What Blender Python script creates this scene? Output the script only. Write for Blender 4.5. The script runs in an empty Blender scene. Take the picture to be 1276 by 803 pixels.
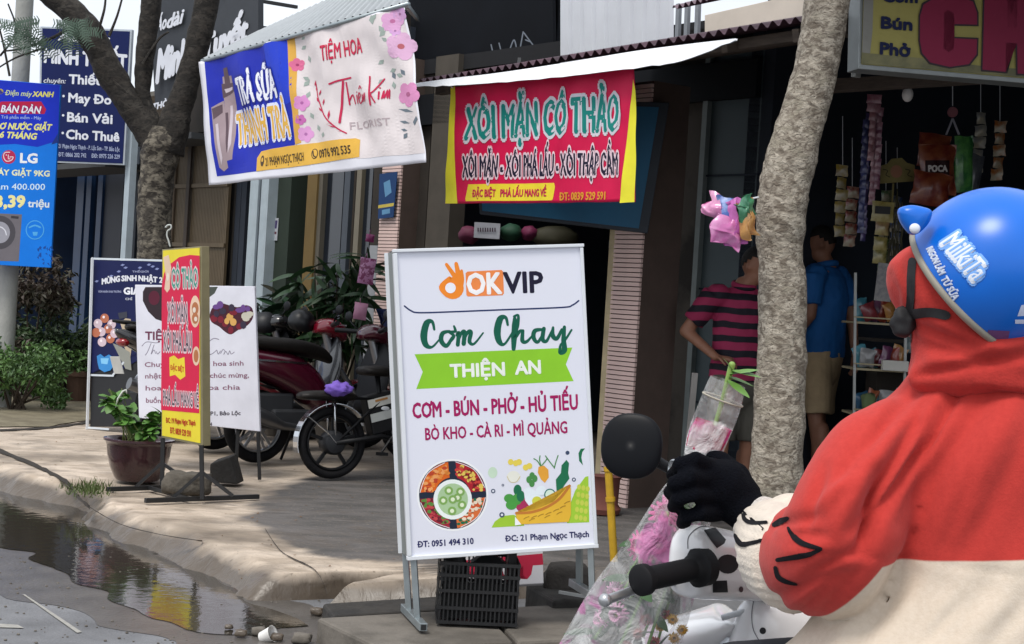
import bpy, bmesh, math, random
from mathutils import Vector, Matrix, noise
from mathutils.bvhtree import BVHTree
V = Vector
R = math.radians
random.seed(7)
scene = bpy.context.scene
COL = scene.collection

# ------------------------------------------------------------------ camera
F_PX = 2000.0
CAM = V((0, 0, 1.35))
PITCH = math.atan(26.5 / F_PX)
ROLL = R(3.5)
FW = V((0, math.cos(PITCH), -math.sin(PITCH)))
R0 = V((1, 0, 0)); U0 = V((0, math.sin(PITCH), math.cos(PITCH)))
CR = R0 * math.cos(ROLL) + U0 * math.sin(ROLL)
CU = -R0 * math.sin(ROLL) + U0 * math.cos(ROLL)
cd = bpy.data.cameras.new('camera'); co = bpy.data.objects.new('camera', cd); COL.objects.link(co)
cd.sensor_width = 36; cd.lens = 36 * F_PX / 1276; cd.clip_start = 0.1; cd.clip_end = 3000
mx = Matrix((CR, CU, -FW)).transposed().to_4x4(); mx.translation = CAM
co.matrix_world = mx
scene.camera = co

# ------------------------------------------------------------------ sky, sun, exposure
w = bpy.data.worlds.new('World'); scene.world = w; w.use_nodes = True
nt = w.node_tree; nt.nodes.clear()
SUN_EL, SUN_AZ = R(60), R(213)          # azimuth clockwise from +Y; behind-left of the camera
sky = nt.nodes.new('ShaderNodeTexSky'); sky.sky_type = 'NISHITA'; sky.sun_disc = False
sky.sun_elevation = SUN_EL; sky.sun_rotation = SUN_AZ; sky.dust_density = 3.0; sky.air_density = 1.0
hs = nt.nodes.new('ShaderNodeHueSaturation'); hs.inputs['Saturation'].default_value = 0.35
hs.inputs['Value'].default_value = 1.0
tc = nt.nodes.new('ShaderNodeTexCoord'); nz = nt.nodes.new('ShaderNodeTexNoise')
nz.inputs['Scale'].default_value = 2.2; nz.inputs['Detail'].default_value = 5
rmp = nt.nodes.new('ShaderNodeMapRange'); rmp.inputs[1].default_value = .3; rmp.inputs[2].default_value = .7
mixc = nt.nodes.new('ShaderNodeMix'); mixc.data_type = 'RGBA'
mixc.inputs[7].default_value = (9.5, 10.0, 10.8, 1)     # bright cloud
bg = nt.nodes.new('ShaderNodeBackground'); bg.inputs['Strength'].default_value = 0.094
wo = nt.nodes.new('ShaderNodeOutputWorld')
L = nt.links.new
L(sky.outputs[0], hs.inputs['Color']); L(hs.outputs[0], mixc.inputs[6])
L(tc.outputs['Generated'], nz.inputs['Vector']); L(nz.outputs[0], rmp.inputs[0])
rmp.inputs[3].default_value = .55; rmp.inputs[4].default_value = 1.0
L(rmp.outputs[0], mixc.inputs[0]); L(mixc.outputs[2], bg.inputs[0]); L(bg.outputs[0], wo.inputs[0])
sl = bpy.data.lights.new('sun', 'SUN'); sl.energy = 1.75; sl.angle = R(20); sl.color = (1, .95, .88)
so = bpy.data.objects.new('sun', sl); COL.objects.link(so)
sd = V((math.sin(SUN_AZ) * math.cos(SUN_EL), math.cos(SUN_AZ) * math.cos(SUN_EL), math.sin(SUN_EL)))
so.rotation_euler = sd.to_track_quat('Z', 'Y').to_euler(); so.location = (0, 0, 30)
vs = scene.view_settings; vs.view_transform = 'Standard'; vs.look = 'None'; vs.exposure = 0.42; vs.gamma = 1
scene.cycles.max_bounces = 6; scene.cycles.transparent_max_bounces = 12
scene.cycles.caustics_reflective = False; scene.cycles.caustics_refractive = False

# ------------------------------------------------------------------ geometry of the view
def ray(px, py):
    return FW + CR * ((px - 638) / F_PX) + CU * ((401.5 - py) / F_PX)
def at(px, py, Y):
    d = ray(px, py); return CAM + d * (Y / d.y)
def gnd(px, py, z=0.0):
    d = ray(px, py); return CAM + d * ((z - CAM.z) / d.z)
SO = V((-0.5, 6.4, 0)); SD = V((-.616, .788, 0)).normalized(); SP = V((.788, .616, 0)).normalized()
def st(t, p, z=0.0):
    q = SO + SD * t + SP * p; q.z = z; return q
def tp(q):
    d = V((q.x, q.y, 0)) - SO; return d.dot(SD), d.dot(SP)
def fac(px, py, p):
    d = ray(px, py); k = (p - (CAM - SO).to_2d().dot(SP.to_2d())) / d.dot(SP)
    return CAM + d * k
def ftz(px, py, p):
    q = fac(px, py, p); return tp(q)[0], q.z
UP = V((0, 0, 1))
def topx(q):
    d = q - CAM; z = d.dot(FW); return 638 + F_PX * d.dot(CR) / z, 401.5 - F_PX * d.dot(CU) / z
def crease(lst):
    def f(a, n):
        if n.y > .35: return 0
        x, y = topx(a); s = 0
        for x0, y0, x1, y1, w_, am in lst:
            dx, dy = x1 - x0, y1 - y0; L2 = dx * dx + dy * dy; t = ((x - x0) * dx + (y - y0) * dy) / L2
            if t < -.25 or t > 1.25: continue
            tt = max(0, min(1, t)); e = math.hypot(x - x0 - dx * tt, y - y0 - dy * tt) / w_
            if e < 2.6: s += am * math.exp(-e * e) * math.sin(math.pi * (.12 + .76 * tt)) ** .8
        return s * min(1, (.35 - n.y) / .35)
    return f

# ------------------------------------------------------------------ materials
def lin(h):
    if isinstance(h, (tuple, list)): return (*h[:3], 1)
    h = h.lstrip('#'); c = [int(h[i:i + 2], 16) / 255 for i in (0, 2, 4)]
    return (*[x / 12.92 if x <= .04045 else ((x + .055) / 1.055) ** 2.4 for x in c], 1)
MATS = {}
def M(name, col='#808080', rough=.6, metal=0, var=.12, scale=8, bump=0, bscale=40, coat=0, col2=None, lo=.42, hi=.6,
      sheen=0, trans=0, spec=.5, stretch=(1, 1, 1), detail=6):
    if name in MATS: return MATS[name]
    m = bpy.data.materials.new(name); m.use_nodes = True; MATS[name] = m
    n = m.node_tree; P = n.nodes['Principled BSDF']; lk = n.links.new
    c = lin(col)
    P.inputs['Roughness'].default_value = rough; P.inputs['Metallic'].default_value = metal
    P.inputs['Specular IOR Level'].default_value = spec
    if coat: P.inputs['Coat Weight'].default_value = coat; P.inputs['Coat Roughness'].default_value = .06
    if sheen: P.inputs['Sheen Weight'].default_value = sheen
    if trans: P.inputs['Transmission Weight'].default_value = trans
    t = n.nodes.new('ShaderNodeTexCoord'); mp = n.nodes.new('ShaderNodeMapping'); mp.inputs['Scale'].default_value = stretch
    lk(t.outputs['Object'], mp.inputs[0])
    a = n.nodes.new('ShaderNodeTexNoise'); a.inputs['Scale'].default_value = scale; a.inputs['Detail'].default_value = detail
    a.inputs['Roughness'].default_value = .6
    lk(mp.outputs[0], a.inputs['Vector'])
    mr = n.nodes.new('ShaderNodeMapRange'); mr.inputs[1].default_value = lo if col2 else .3; mr.inputs[2].default_value = hi if col2 else .7
    lk(a.outputs[0], mr.inputs[0])
    mi = n.nodes.new('ShaderNodeMix'); mi.data_type = 'RGBA'; lk(mr.outputs[0], mi.inputs[0])
    if col2: mi.inputs[6].default_value = c; mi.inputs[7].default_value = lin(col2)
    else:
        mi.inputs[6].default_value = (*[x * (1 - var) for x in c[:3]], 1)
        mi.inputs[7].default_value = (*[min(1, x * (1 + var)) for x in c[:3]], 1)
    lk(mi.outputs[2], P.inputs['Base Color'])
    if bump:
        b = n.nodes.new('ShaderNodeTexNoise'); b.inputs['Scale'].default_value = bscale; b.inputs['Detail'].default_value = 5
        lk(mp.outputs[0], b.inputs['Vector'])
        bp = n.nodes.new('ShaderNodeBump'); bp.inputs['Strength'].default_value = min(1, bump); bp.inputs['Distance'].default_value = .01
        lk(b.outputs[0], bp.inputs['Height']); lk(bp.outputs[0], P.inputs['Normal'])
    return m
def PR(col, rough=.45):     # printed vinyl / ink
    return M('print_' + str(col).strip('#') + ('' if rough == .45 else str(rough)), col, rough + .1, var=.07, scale=5, spec=.22)

# ------------------------------------------------------------------ objects
OFF = {}
def thing(name, label, cat, loc, group=None, mat=None):
    o = bpy.data.objects.new(name, None); COL.objects.link(o); o.empty_display_size = .1
    if mat is not None: o.matrix_world = mat; OFF[o] = V((0, 0, 0))
    else: o.location = loc; OFF[o] = V(loc)
    o['label'] = label; o['category'] = cat
    if group: o['group'] = group
    return o
def tag(o, label=None, cat=None, group=None, kind=None):
    if label: o['label'] = label
    if cat: o['category'] = cat
    if group: o['group'] = group
    if kind: o['kind'] = kind
    return o
def copy_tree(o, parent=None):
    c = o.copy(); COL.objects.link(c); c.parent = parent; OFF[c] = OFF[o]
    for ch in list(o.children): copy_tree(ch, c)
    return c

class MB:
    def __init__(s): s.v = []; s.f = []; s.m = []; s.cm = 0
    def add(s, vs, fs, mi=None):
        b = len(s.v); s.v += [V(x) for x in vs]; s.f += [tuple(b + i for i in f) for f in fs]
        s.m += [s.cm if mi is None else mi] * len(fs); return s
    def box(s, c, sz, rot=None, bev=0):
        x, y, z = [a / 2 for a in sz]
        P = [V((i * x, j * y, k * z)) for k in (-1, 1) for j in (-1, 1) for i in (-1, 1)]
        if rot is not None: P = [rot @ q for q in P]
        c = V(c)
        return s.add([c + q for q in P], [(0, 2, 3, 1), (4, 5, 7, 6), (0, 1, 5, 4), (2, 6, 7, 3), (0, 4, 6, 2), (1, 3, 7, 5)])
    def hexa(s, bot, top):   # two quads of points
        return s.add(list(bot) + list(top), [(3, 2, 1, 0), (4, 5, 6, 7), (0, 1, 5, 4), (1, 2, 6, 5), (2, 3, 7, 6), (3, 0, 4, 7)])
    def beam(s, a, b, wd, ht, up=UP):
        a = V(a); b = V(b); d = (b - a).normalized(); x = d.cross(up)
        if x.length < 1e-4: x = d.cross(V((1, 0, 0)))
        x.normalize(); z = x.cross(d)
        q = [x * (i * wd / 2) + z * (j * ht / 2) for i, j in ((-1, -1), (1, -1), (1, 1), (-1, 1))]
        return s.hexa([a + k for k in q], [b + k for k in q])
    def rings(s, rings, close=True, caps=True):
        n = len(rings[0]); vs = [p for r in rings for p in r]; fs = []
        for i in range(len(rings) - 1):
            for j in range(n if close else n - 1):
                k = (j + 1) % n; fs.append((i * n + j, i * n + k, (i + 1) * n + k, (i + 1) * n + j))
        if caps:
            fs.append(tuple(range(n - 1, -1, -1))); fs.append(tuple((len(rings) - 1) * n + j for j in range(n)))
        return s.add(vs, fs)
    def tube(s, pts, rad, n=10, caps=True, round_=False, flat=None, up=None):
        pts = [V(p) for p in pts]
        if not isinstance(rad, (list, tuple)): rad = [rad] * len(pts)
        rad = list(rad)
        if round_:
            d0 = (pts[0] - pts[1]).normalized(); d1 = (pts[-1] - pts[-2]).normalized()
            p0, r0, p1, r1 = pts[0], rad[0], pts[-1], rad[-1]
            A = [(.95, .3), (.75, .66), (.4, .92)]
            pts = [p0 + d0 * r0 * a for a, b in A] + pts + [p1 + d1 * r1 * a for a, b in reversed(A)]
            rad = [r0 * b for a, b in A] + rad + [r1 * b for a, b in reversed(A)]
        rs = []; ref = V(up) if up else V((.13, .21, .97))
        for i, p in enumerate(pts):
            d = (pts[min(i + 1, len(pts) - 1)] - pts[max(i - 1, 0)]).normalized()
            x = ref - d * ref.dot(d)
            if x.length < 1e-3: x = V((1, 0, 0)) - d * d.x
            x.normalize()
            if not up: ref = x
            y = d.cross(x); r = rad[i]
            fx, fy = (1, 1) if not flat else flat
            rs.append([p + x * (r * fx * math.cos(2 * math.pi * j / n)) + y * (r * fy * math.sin(2 * math.pi * j / n)) for j in range(n)])
        return s.rings(rs, caps=caps)
    def ball(s, c, r, n=14, rot=None):
        if not isinstance(r, (tuple, list)): r = (r, r, r)
        m = max(6, n // 2 + 1); vs = []; fs = []; c = V(c)
        for i in range(1, m):
            a = math.pi * i / m
            for j in range(n):
                b = 2 * math.pi * j / n; vs.append(V((r[0] * math.sin(a) * math.cos(b), r[1] * math.sin(a) * math.sin(b), r[2] * math.cos(a))))
        t = len(vs); vs += [V((0, 0, r[2])), V((0, 0, -r[2]))]
        for i in range(m - 2):
            for j in range(n):
                k = (j + 1) % n; fs.append((i * n + j, (i + 1) * n + j, (i + 1) * n + k, i * n + k))
        for j in range(n):
            k = (j + 1) % n; fs.append((t, j, k)); fs.append((t + 1, (m - 2) * n + k, (m - 2) * n + j))
        if rot is not None: vs = [rot @ q for q in vs]
        return s.add([c + q for q in vs], fs)
    def lathe(s, c, prof, n=24, axis=UP, caps=True):
        q = V(axis).to_track_quat('Z', 'Y'); c = V(c)
        rs = [[c + q @ V((r * math.cos(2 * math.pi * j / n), r * math.sin(2 * math.pi * j / n), h)) for j in range(n)] for r, h in prof]
        return s.rings(rs, caps=caps)
    def torus(s, c, Rr, r, axis, n=32, k=8, sq=1):
        q = V(axis).to_track_quat('Z', 'Y'); c = V(c); vs = []; fs = []
        for i in range(n):
            a = 2 * math.pi * i / n
            for j in range(k):
                b = 2 * math.pi * j / k
                vs.append(c + q @ V(((Rr + r * math.cos(b)) * math.cos(a), (Rr + r * math.cos(b)) * math.sin(a), r * sq * math.sin(b))))
        for i in range(n):
            for j in range(k):
                fs.append((i * k + j, ((i + 1) % n) * k + j, ((i + 1) % n) * k + (j + 1) % k, i * k + (j + 1) % k))
        return s.add(vs, fs)
    def grid(s, fn, nu, nv):
        vs = [fn(i / nu, j / nv) for j in range(nv + 1) for i in range(nu + 1)]
        fs = [(j * (nu + 1) + i, j * (nu + 1) + i + 1, (j + 1) * (nu + 1) + i + 1, (j + 1) * (nu + 1) + i) for j in range(nv) for i in range(nu)]
        return s.add(vs, fs)
    def slab(s, fn, nu, nv, thick):   # fn(u,v,h)
        s.grid(lambda u, v: fn(u, v, 0), nu, nv)
        s.grid(lambda u, v: fn(1 - u, v, -thick), nu, nv)
        for a in ((lambda u, v: fn(u, 0, -thick * v)), (lambda u, v: fn(1 - u, 1, -thick * v))): s.grid(lambda u, v, a=a: a(1 - u, v), nu, 1)
        for a in ((lambda u, v: fn(0, u, -thick * v)), (lambda u, v: fn(1, 1 - u, -thick * v))): s.grid(lambda u, v, a=a: a(u, v), nv, 1)
        return s
    def build(s, name, mats, parent=None, smooth=False, bevel=0, kind=None, label=None):
        if not isinstance(mats, (list, tuple)): mats = [mats]
        me = bpy.data.meshes.new(name)
        lo = V([min(v[i] for v in s.v) for i in range(3)]); hi = V([max(v[i] for v in s.v) for i in range(3)])
        c = (lo + hi) / 2
        if parent is None: c.z = lo.z
        me.from_pydata([tuple(v - c) for v in s.v], [], s.f)
        for m in mats: me.materials.append(m)
        me.polygons.foreach_set('material_index', s.m)
        if smooth: me.polygons.foreach_set('use_smooth', [True] * len(me.polygons))
        me.update()
        o = bpy.data.objects.new(name, me); COL.objects.link(o); OFF[o] = c
        if parent is not None: o.parent = parent; o.location = c - OFF[parent]
        else: o.location = c
        if bevel:
            b = o.modifiers.new('bevel', 'BEVEL'); b.width = bevel; b.segments = 2; b.limit_method = 'ANGLE'; b.angle_limit = R(40)
        if smooth and smooth != 1:
            me.set_sharp_from_angle(angle=R(smooth))
        if kind: o['kind'] = kind
        if label: o['label'] = label
        return o
def merge(me):
    bm = bmesh.new(); bm.from_mesh(me); bmesh.ops.remove_doubles(bm, verts=bm.verts, dist=1e-5)
    bmesh.ops.recalc_face_normals(bm, faces=bm.faces); bm.to_mesh(me); bm.free()
def fuse(mb, voxel=.01, smooth=6, disp=None, dec=0):
    """union of overlapping closed shapes as one continuous skin; returns a new MB"""
    me = bpy.data.meshes.new('tmp'); me.from_pydata([tuple(v) for v in mb.v], [], mb.f); me.update()
    bm = bmesh.new(); bm.from_mesh(me); bmesh.ops.recalc_face_normals(bm, faces=bm.faces); bm.to_mesh(me); bm.free()
    o = bpy.data.objects.new('tmp', me); COL.objects.link(o)
    r = o.modifiers.new('r', 'REMESH'); r.mode = 'VOXEL'; r.voxel_size = voxel; r.adaptivity = 0
    if smooth: q = o.modifiers.new('s', 'SMOOTH'); q.iterations = smooth; q.factor = .5
    if dec: q = o.modifiers.new('d', 'DECIMATE'); q.ratio = dec
    e = o.evaluated_get(bpy.context.evaluated_depsgraph_get()); m2 = e.to_mesh()
    out = MB(); vs = [v.co.copy() for v in m2.vertices]; ns = [v.normal.copy() for v in m2.vertices]
    if disp: vs = [a + b * disp(a, b) for a, b in zip(vs, ns)]
    out.add(vs, [tuple(p.vertices) for p in m2.polygons])
    e.to_mesh_clear(); bpy.data.objects.remove(o); bpy.data.meshes.remove(me)
    return out

# ------------------------------------------------------------------ printed surfaces
class Face:
    """a flat (or wavy) printed face; print shapes are given by where they show"""
    def __init__(s, a, b, c, wave=None):
        s.o = V(a); s.n = (V(b) - V(a)).cross(V(c) - V(a)).normalized()
        if s.n.dot(CAM - s.o) < 0: s.n = -s.n
        s.wave = wave; s.base = 0; s.L = 6 if wave else 0; s.hs = .4 if wave else .2
    def pt(s, px, py, h=0):
        d = ray(px, py); q = CAM + d * ((s.o - CAM).dot(s.n) / d.dot(s.n))
        if s.wave: h += s.wave(px, py)
        return q + s.n * h
    def ink(s, px, py, h): return s.pt(px, py, s.base + h)
class Skin:
    """print on a curved body: found by a ray onto its mesh"""
    def __init__(s, mb, L=3):
        s.t = BVHTree.FromPolygons([tuple(v) for v in mb.v], mb.f); s.L = L; s.hs = .45; s.ink = s.pt
    def pt(s, px, py, h=0):
        d = ray(px, py).normalized(); q, n, i, ds = s.t.ray_cast(CAM, d)
        if q is None:
            k = s.t.find_nearest(CAM + d * 2.6); q, n = k[0], k[1]
        if n.dot(d) > 0: n = -n
        return q + n * h
def refine(v2, fs, Lmax):
    bm = bmesh.new(); vv = [bm.verts.new((x, y, 0)) for x, y in v2]
    for f in fs:
        try: bm.faces.new([vv[i] for i in f])
        except ValueError: pass
    bmesh.ops.triangulate(bm, faces=bm.faces[:])
    if Lmax:
        for _ in range(7):
            es = [e for e in bm.edges if e.calc_length() > Lmax]
            if not es: break
            bmesh.ops.subdivide_edges(bm, edges=es, cuts=1); bmesh.ops.triangulate(bm, faces=[f for f in bm.faces if len(f.verts) > 3])
    bm.verts.index_update()
    r = [(v.co.x, v.co.y) for v in bm.verts], [tuple(v.index for v in f.verts) for f in bm.faces]
    bm.free(); return r
class Ink:
    """collects flat print of one colour on a Face/Skin"""
    def __init__(s, face, h=.002): s.face = face; s.h = h; s.mb = MB(); s.k = 0
    def raw(s, v2, fs):
        v2, fs = refine(v2, fs, s.face.L)
        hs_ = s.face.hs; pts = [s.face.ink(x, y, (s.h + s.k * .0004) * hs_) for x, y in v2]; s.k = (s.k + 1) % 6
        # keep faces towards the camera
        out = []
        for f in fs:
            a, b, c = [pts[i] for i in f[:3]]
            out.append(f if (b - a).cross(c - a).dot(CAM - a) > 0 else tuple(reversed(f)))
        s.mb.add(pts, out); return s
    def poly(s, pts): return s.raw(pts, [tuple(range(len(pts)))])
    def disc(s, x, y, rx, ry=None, n=20, a0=0, a1=360):
        ry = ry or rx
        P = [(x + rx * math.cos(R(a0 + (a1 - a0) * i / n)), y + ry * math.sin(R(a0 + (a1 - a0) * i / n))) for i in range(n + (a1 - a0 < 360))]
        if a1 - a0 < 360: P.append((x, y))
        return s.poly(P)
    def stroke(s, pts, wd, n=5, taper=False, closed=False):
        P = spline(pts, n); N = len(P); Lf = []; Rt = []
        W = wd if isinstance(wd, (list, tuple)) else [wd] * len(pts)
        for i, (x, y) in enumerate(P):
            a = P[max(0, i - 1)]; b = P[min(N - 1, i + 1)]; dx, dy = b[0] - a[0], b[1] - a[1]; l = math.hypot(dx, dy) or 1
            q = i / (N - 1) * (len(W) - 1); k = min(int(q), len(W) - 2) if len(W) > 1 else 0
            ww = (W[k] + (W[min(k + 1, len(W) - 1)] - W[k]) * (q - k)) / 2
            Lf.append((x - dy / l * ww, y + dx / l * ww)); Rt.append((x + dy / l * ww, y - dx / l * ww))
        vs = Lf + Rt; fs = [(i, i + 1, N + i + 1, N + i) for i in range(N - 1)]
        s.raw(vs, fs)
        for e, ww in ((P[0], W[0]), (P[-1], W[-1])):
            if ww > 1.2: s.disc(e[0], e[1], ww / 2, n=8)
        return s
    def text(s, body, p0, p1, cap, bold=.0, shear=0, up=(0, -1), font_w=None):
        vs, fs, x0, x1, ch = glyphs(body, 0, shear); c0, c1 = cap if isinstance(cap, tuple) else (cap, cap)
        ul = math.hypot(*up); u = (up[0] / ul, up[1] / ul); o = []
        for a, b in vs:
            k = (a - x0) / (x1 - x0); c = c0 + (c1 - c0) * k
            o.append((p0[0] + (p1[0] - p0[0]) * k + u[0] * b / ch * c, p0[1] + (p1[1] - p0[1]) * k + u[1] * b / ch * c))
        if not bold: return s.raw(o, fs)
        # heavier weight: the glyph struck again round a small circle
        sy = (c0 + c1) / 2 / ch * bold; sx = min(sy, math.hypot(p1[0] - p0[0], p1[1] - p0[1]) / (x1 - x0) * bold * 1.25); n = 12 if bold > .06 else 8
        h0 = s.h
        for i in range(n):
            a = 2 * math.pi * (i + .5) / n; s.h = h0 + i * .0003; s.raw([(x + sx * math.cos(a), y + sy * math.sin(a)) for x, y in o], fs)
        s.h = h0; return s
    def build(s, parent, col, name='print', rough=.45, label=None):
        return s.mb.build(name, PR(col, rough), parent, label=label)
def spline(pts, n=5):
    if len(pts) < 3:
        return [(pts[0][0] + (pts[-1][0] - pts[0][0]) * i / n, pts[0][1] + (pts[-1][1] - pts[0][1]) * i / n) for i in range(n + 1)]
    Q = [pts[0]] + list(pts) + [pts[-1]]; o = []
    for i in range(1, len(Q) - 2):
        a, b, c, d = Q[i - 1:i + 3]
        for j in range(n):
            t = j / n
            o.append(tuple(.5 * (2 * b[k] + (c[k] - a[k]) * t + (2 * a[k] - 5 * b[k] + 4 * c[k] - d[k]) * t * t + (3 * b[k] - a[k] - 3 * c[k] + d[k]) * t ** 3) for k in range(len(b))))
    o.append(tuple(pts[-1])); return o
GC = {}
def _tm(body, off, shear):
    c = bpy.data.curves.new('t', 'FONT'); c.body = body; c.offset = off; c.shear = shear; c.resolution_u = 2; c.fill_mode = 'FRONT'
    o = bpy.data.objects.new('t', c); COL.objects.link(o)
    me = bpy.data.meshes.new_from_object(o.evaluated_get(bpy.context.evaluated_depsgraph_get()))
    vs = [(v.co.x, v.co.y) for v in me.vertices]; fs = [tuple(p.vertices) for p in me.polygons]
    bpy.data.objects.remove(o); bpy.data.curves.remove(c); bpy.data.meshes.remove(me); return vs, fs
SUBS = {'Đ': ('D', 'bar'), 'Ơ': ('O', 'horn'), 'ơ': ('o', 'horn'), 'Ở': ('Ỏ', 'horn'), 'ở': ('ỏ', 'horn'), 'Ờ': ('Ò', 'horn'), 'ờ': ('ò', 'horn'), 'Ư': ('U', 'hornu'), 'ư': ('u', 'hornu'), 'Ữ': ('Ũ', 'hornu'), 'ữ': ('ũ', 'hornu'), 'Ừ': ('Ù', 'hornu'), 'ừ': ('ù', 'hornu'), 'Ớ': ('Ó', 'horn'), 'ớ': ('ó', 'horn'), 'Ư': ('U', 'hornu')}
XH = 'acemnorsuvwxz'
def plain(body, shear):
    sub = ''.join(SUBS.get(c, (c, 0))[0] for c in body)
    vs, fs = _tm(sub, 0, shear)
    for i, c in enumerate(body):
        if c not in SUBS: continue
        base, kind = SUBS[c]; root = {'Ỏ': 'O', 'Ò': 'O', 'Ó': 'O', 'ỏ': 'o', 'ò': 'o', 'ó': 'o', 'Ũ': 'U', 'Ù': 'U', 'ũ': 'u', 'ù': 'u'}.get(base, base)
        sv, _ = _tm(root, 0, shear); x0, x1, yh = min(v[0] for v in sv), max(v[0] for v in sv), max(v[1] for v in sv); pv, _ = _tm(sub[:i] + root, 0, shear); dx = max(v[0] for v in pv) - x1
        b = len(vs); w_ = x1 - x0
        if kind == 'bar': q = [(x0 - .12 * w_, .42 * yh), (x0 + .45 * w_, .42 * yh), (x0 + .45 * w_, .53 * yh), (x0 - .12 * w_, .53 * yh)]; fs = fs + [(b, b + 1, b + 2, b + 3)]
        else:
            ex = x1 - (.16 * w_ if kind == 'horn' else .02 * w_); q = [(ex - .02, .80 * yh), (ex + .12 * w_, .90 * yh), (ex + .15 * w_, 1.06 * yh), (ex + .27 * w_, 1.06 * yh), (ex + .24 * w_, .86 * yh), (ex + .05 * w_, .72 * yh)]
            fs = fs + [(b, b + 1, b + 4, b + 5), (b + 1, b + 2, b + 3, b + 4)]
        vs = vs + [(x + dx, y) for x, y in q]
    return vs, fs
def glyphs(body, bold, shear):
    k = (body, bold, shear)
    if k not in GC:
        if 'H' not in GC: GC['H'] = max(y for x, y in _tm('H', 0, 0)[0])
        v0, _ = plain(body, shear); vs, fs = v0, _
        GC[k] = (vs, fs, min(x for x, y in v0), max(x for x, y in v0), GC['H'])
    return GC[k]
def Z(ox, oy, s):
    return lambda *a: [(ox + a[i] / s, oy + a[i + 1] / s) for i in range(0, len(a), 2)]
def lines(face, parent, rows, z=None, h=.003, up=(0, -1)):
    """rows: (text, x0, y0, x1, y1, cap, colour, bold, shear[, outline colour, outline width])"""
    for r in rows:
        t, x0, y0, x1, y1, cap, col, bold, sh = r[:9]
        if z:
            (x0, y0), (x1, y1) = z(x0, y0, x1, y1); s = 1 / (z(1, 0)[0][0] - z(0, 0)[0][0])
            cap = cap / s if not isinstance(cap, tuple) else (cap[0] / s, cap[1] / s)
        if len(r) > 9:
            Ink(face, h).text(t, (x0, y0), (x1, y1), cap, r[10], sh, up).build(parent, r[9], 'lettering_outline')
        Ink(face, h + (.0025 if len(r) > 9 else 0)).text(t, (x0, y0), (x1, y1), cap, bold, sh, up).build(parent, col, 'lettering')
def board(face, quad, thick, name, mat, parent, bevel=.003, h=0):
    mb = MB(); f = [face.pt(x, y, h) for x, y in quad]; b = [q - face.n * thick for q in f]
    mb.hexa(b, f); o = mb.build(name, mat, parent, bevel=bevel); merge(o.data); return o
def wob(x, y, s, a, seed=0):
    return a * noise.noise(V((x * s, y * s, seed)))
# ================================================================== GROUND
def smooth(x): x = max(0, min(1, x)); return x * x * (3 - 2 * x)
KPX = [(-160, 572), (0, 614), (50, 628), (92, 636), (108, 662), (180, 692), (240, 714), (300, 750), (352, 770), (395, 766), (430, 752), (520, 744), (700, 742), (900, 748), (1300, 775)]
KT = sorted(tp(gnd(x, y, 0)) for x, y in KPX)
def pk(t):
    if t <= KT[0][0]: return KT[0][1]
    if t >= KT[-1][0]: return KT[-1][1]
    for (a, b), (c, d) in zip(KT, KT[1:]):
        if a <= t <= c: return b + (d - b) * smooth((t - a) / (c - a))
def G(x, y):
    t, p = tp(V((x, y, 0))); d = p - pk(t)
    d += .06 * noise.noise(V((x * 2.2, y * 2.2, 0))) + .035 * noise.noise(V((x * 8, y * 8, 1))) + .02 * noise.noise(V((x * 19, y * 19, 1)))
    z = -.03 + .145 * smooth(d / .21 + .12) + .03 * smooth((d - .3) / 3)
    return z + .007 * noise.noise(V((x * 1.3, y * 1.3, 3))) + .004 * noise.noise(V((x * 6, y * 6, 3))) + .012 * noise.noise(V((x * 11, y * 11, 3))) * math.exp(-(d / .3) ** 2)
def GP(px, py):
    q = gnd(px, py, .12)
    for _ in range(4): q = gnd(px, py, G(q.x, q.y))
    return q
asphalt = M('asphalt', '#6e6f72', .8, var=.3, scale=3, bump=.6, bscale=60)
mb = MB(); mb.add([(-900, -600, 0), (900, -600, 0), (900, 1500, 0), (-900, 1500, 0)], [(0, 1, 2, 3)])
tag(mb.build('road', asphalt), kind='structure')

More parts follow.
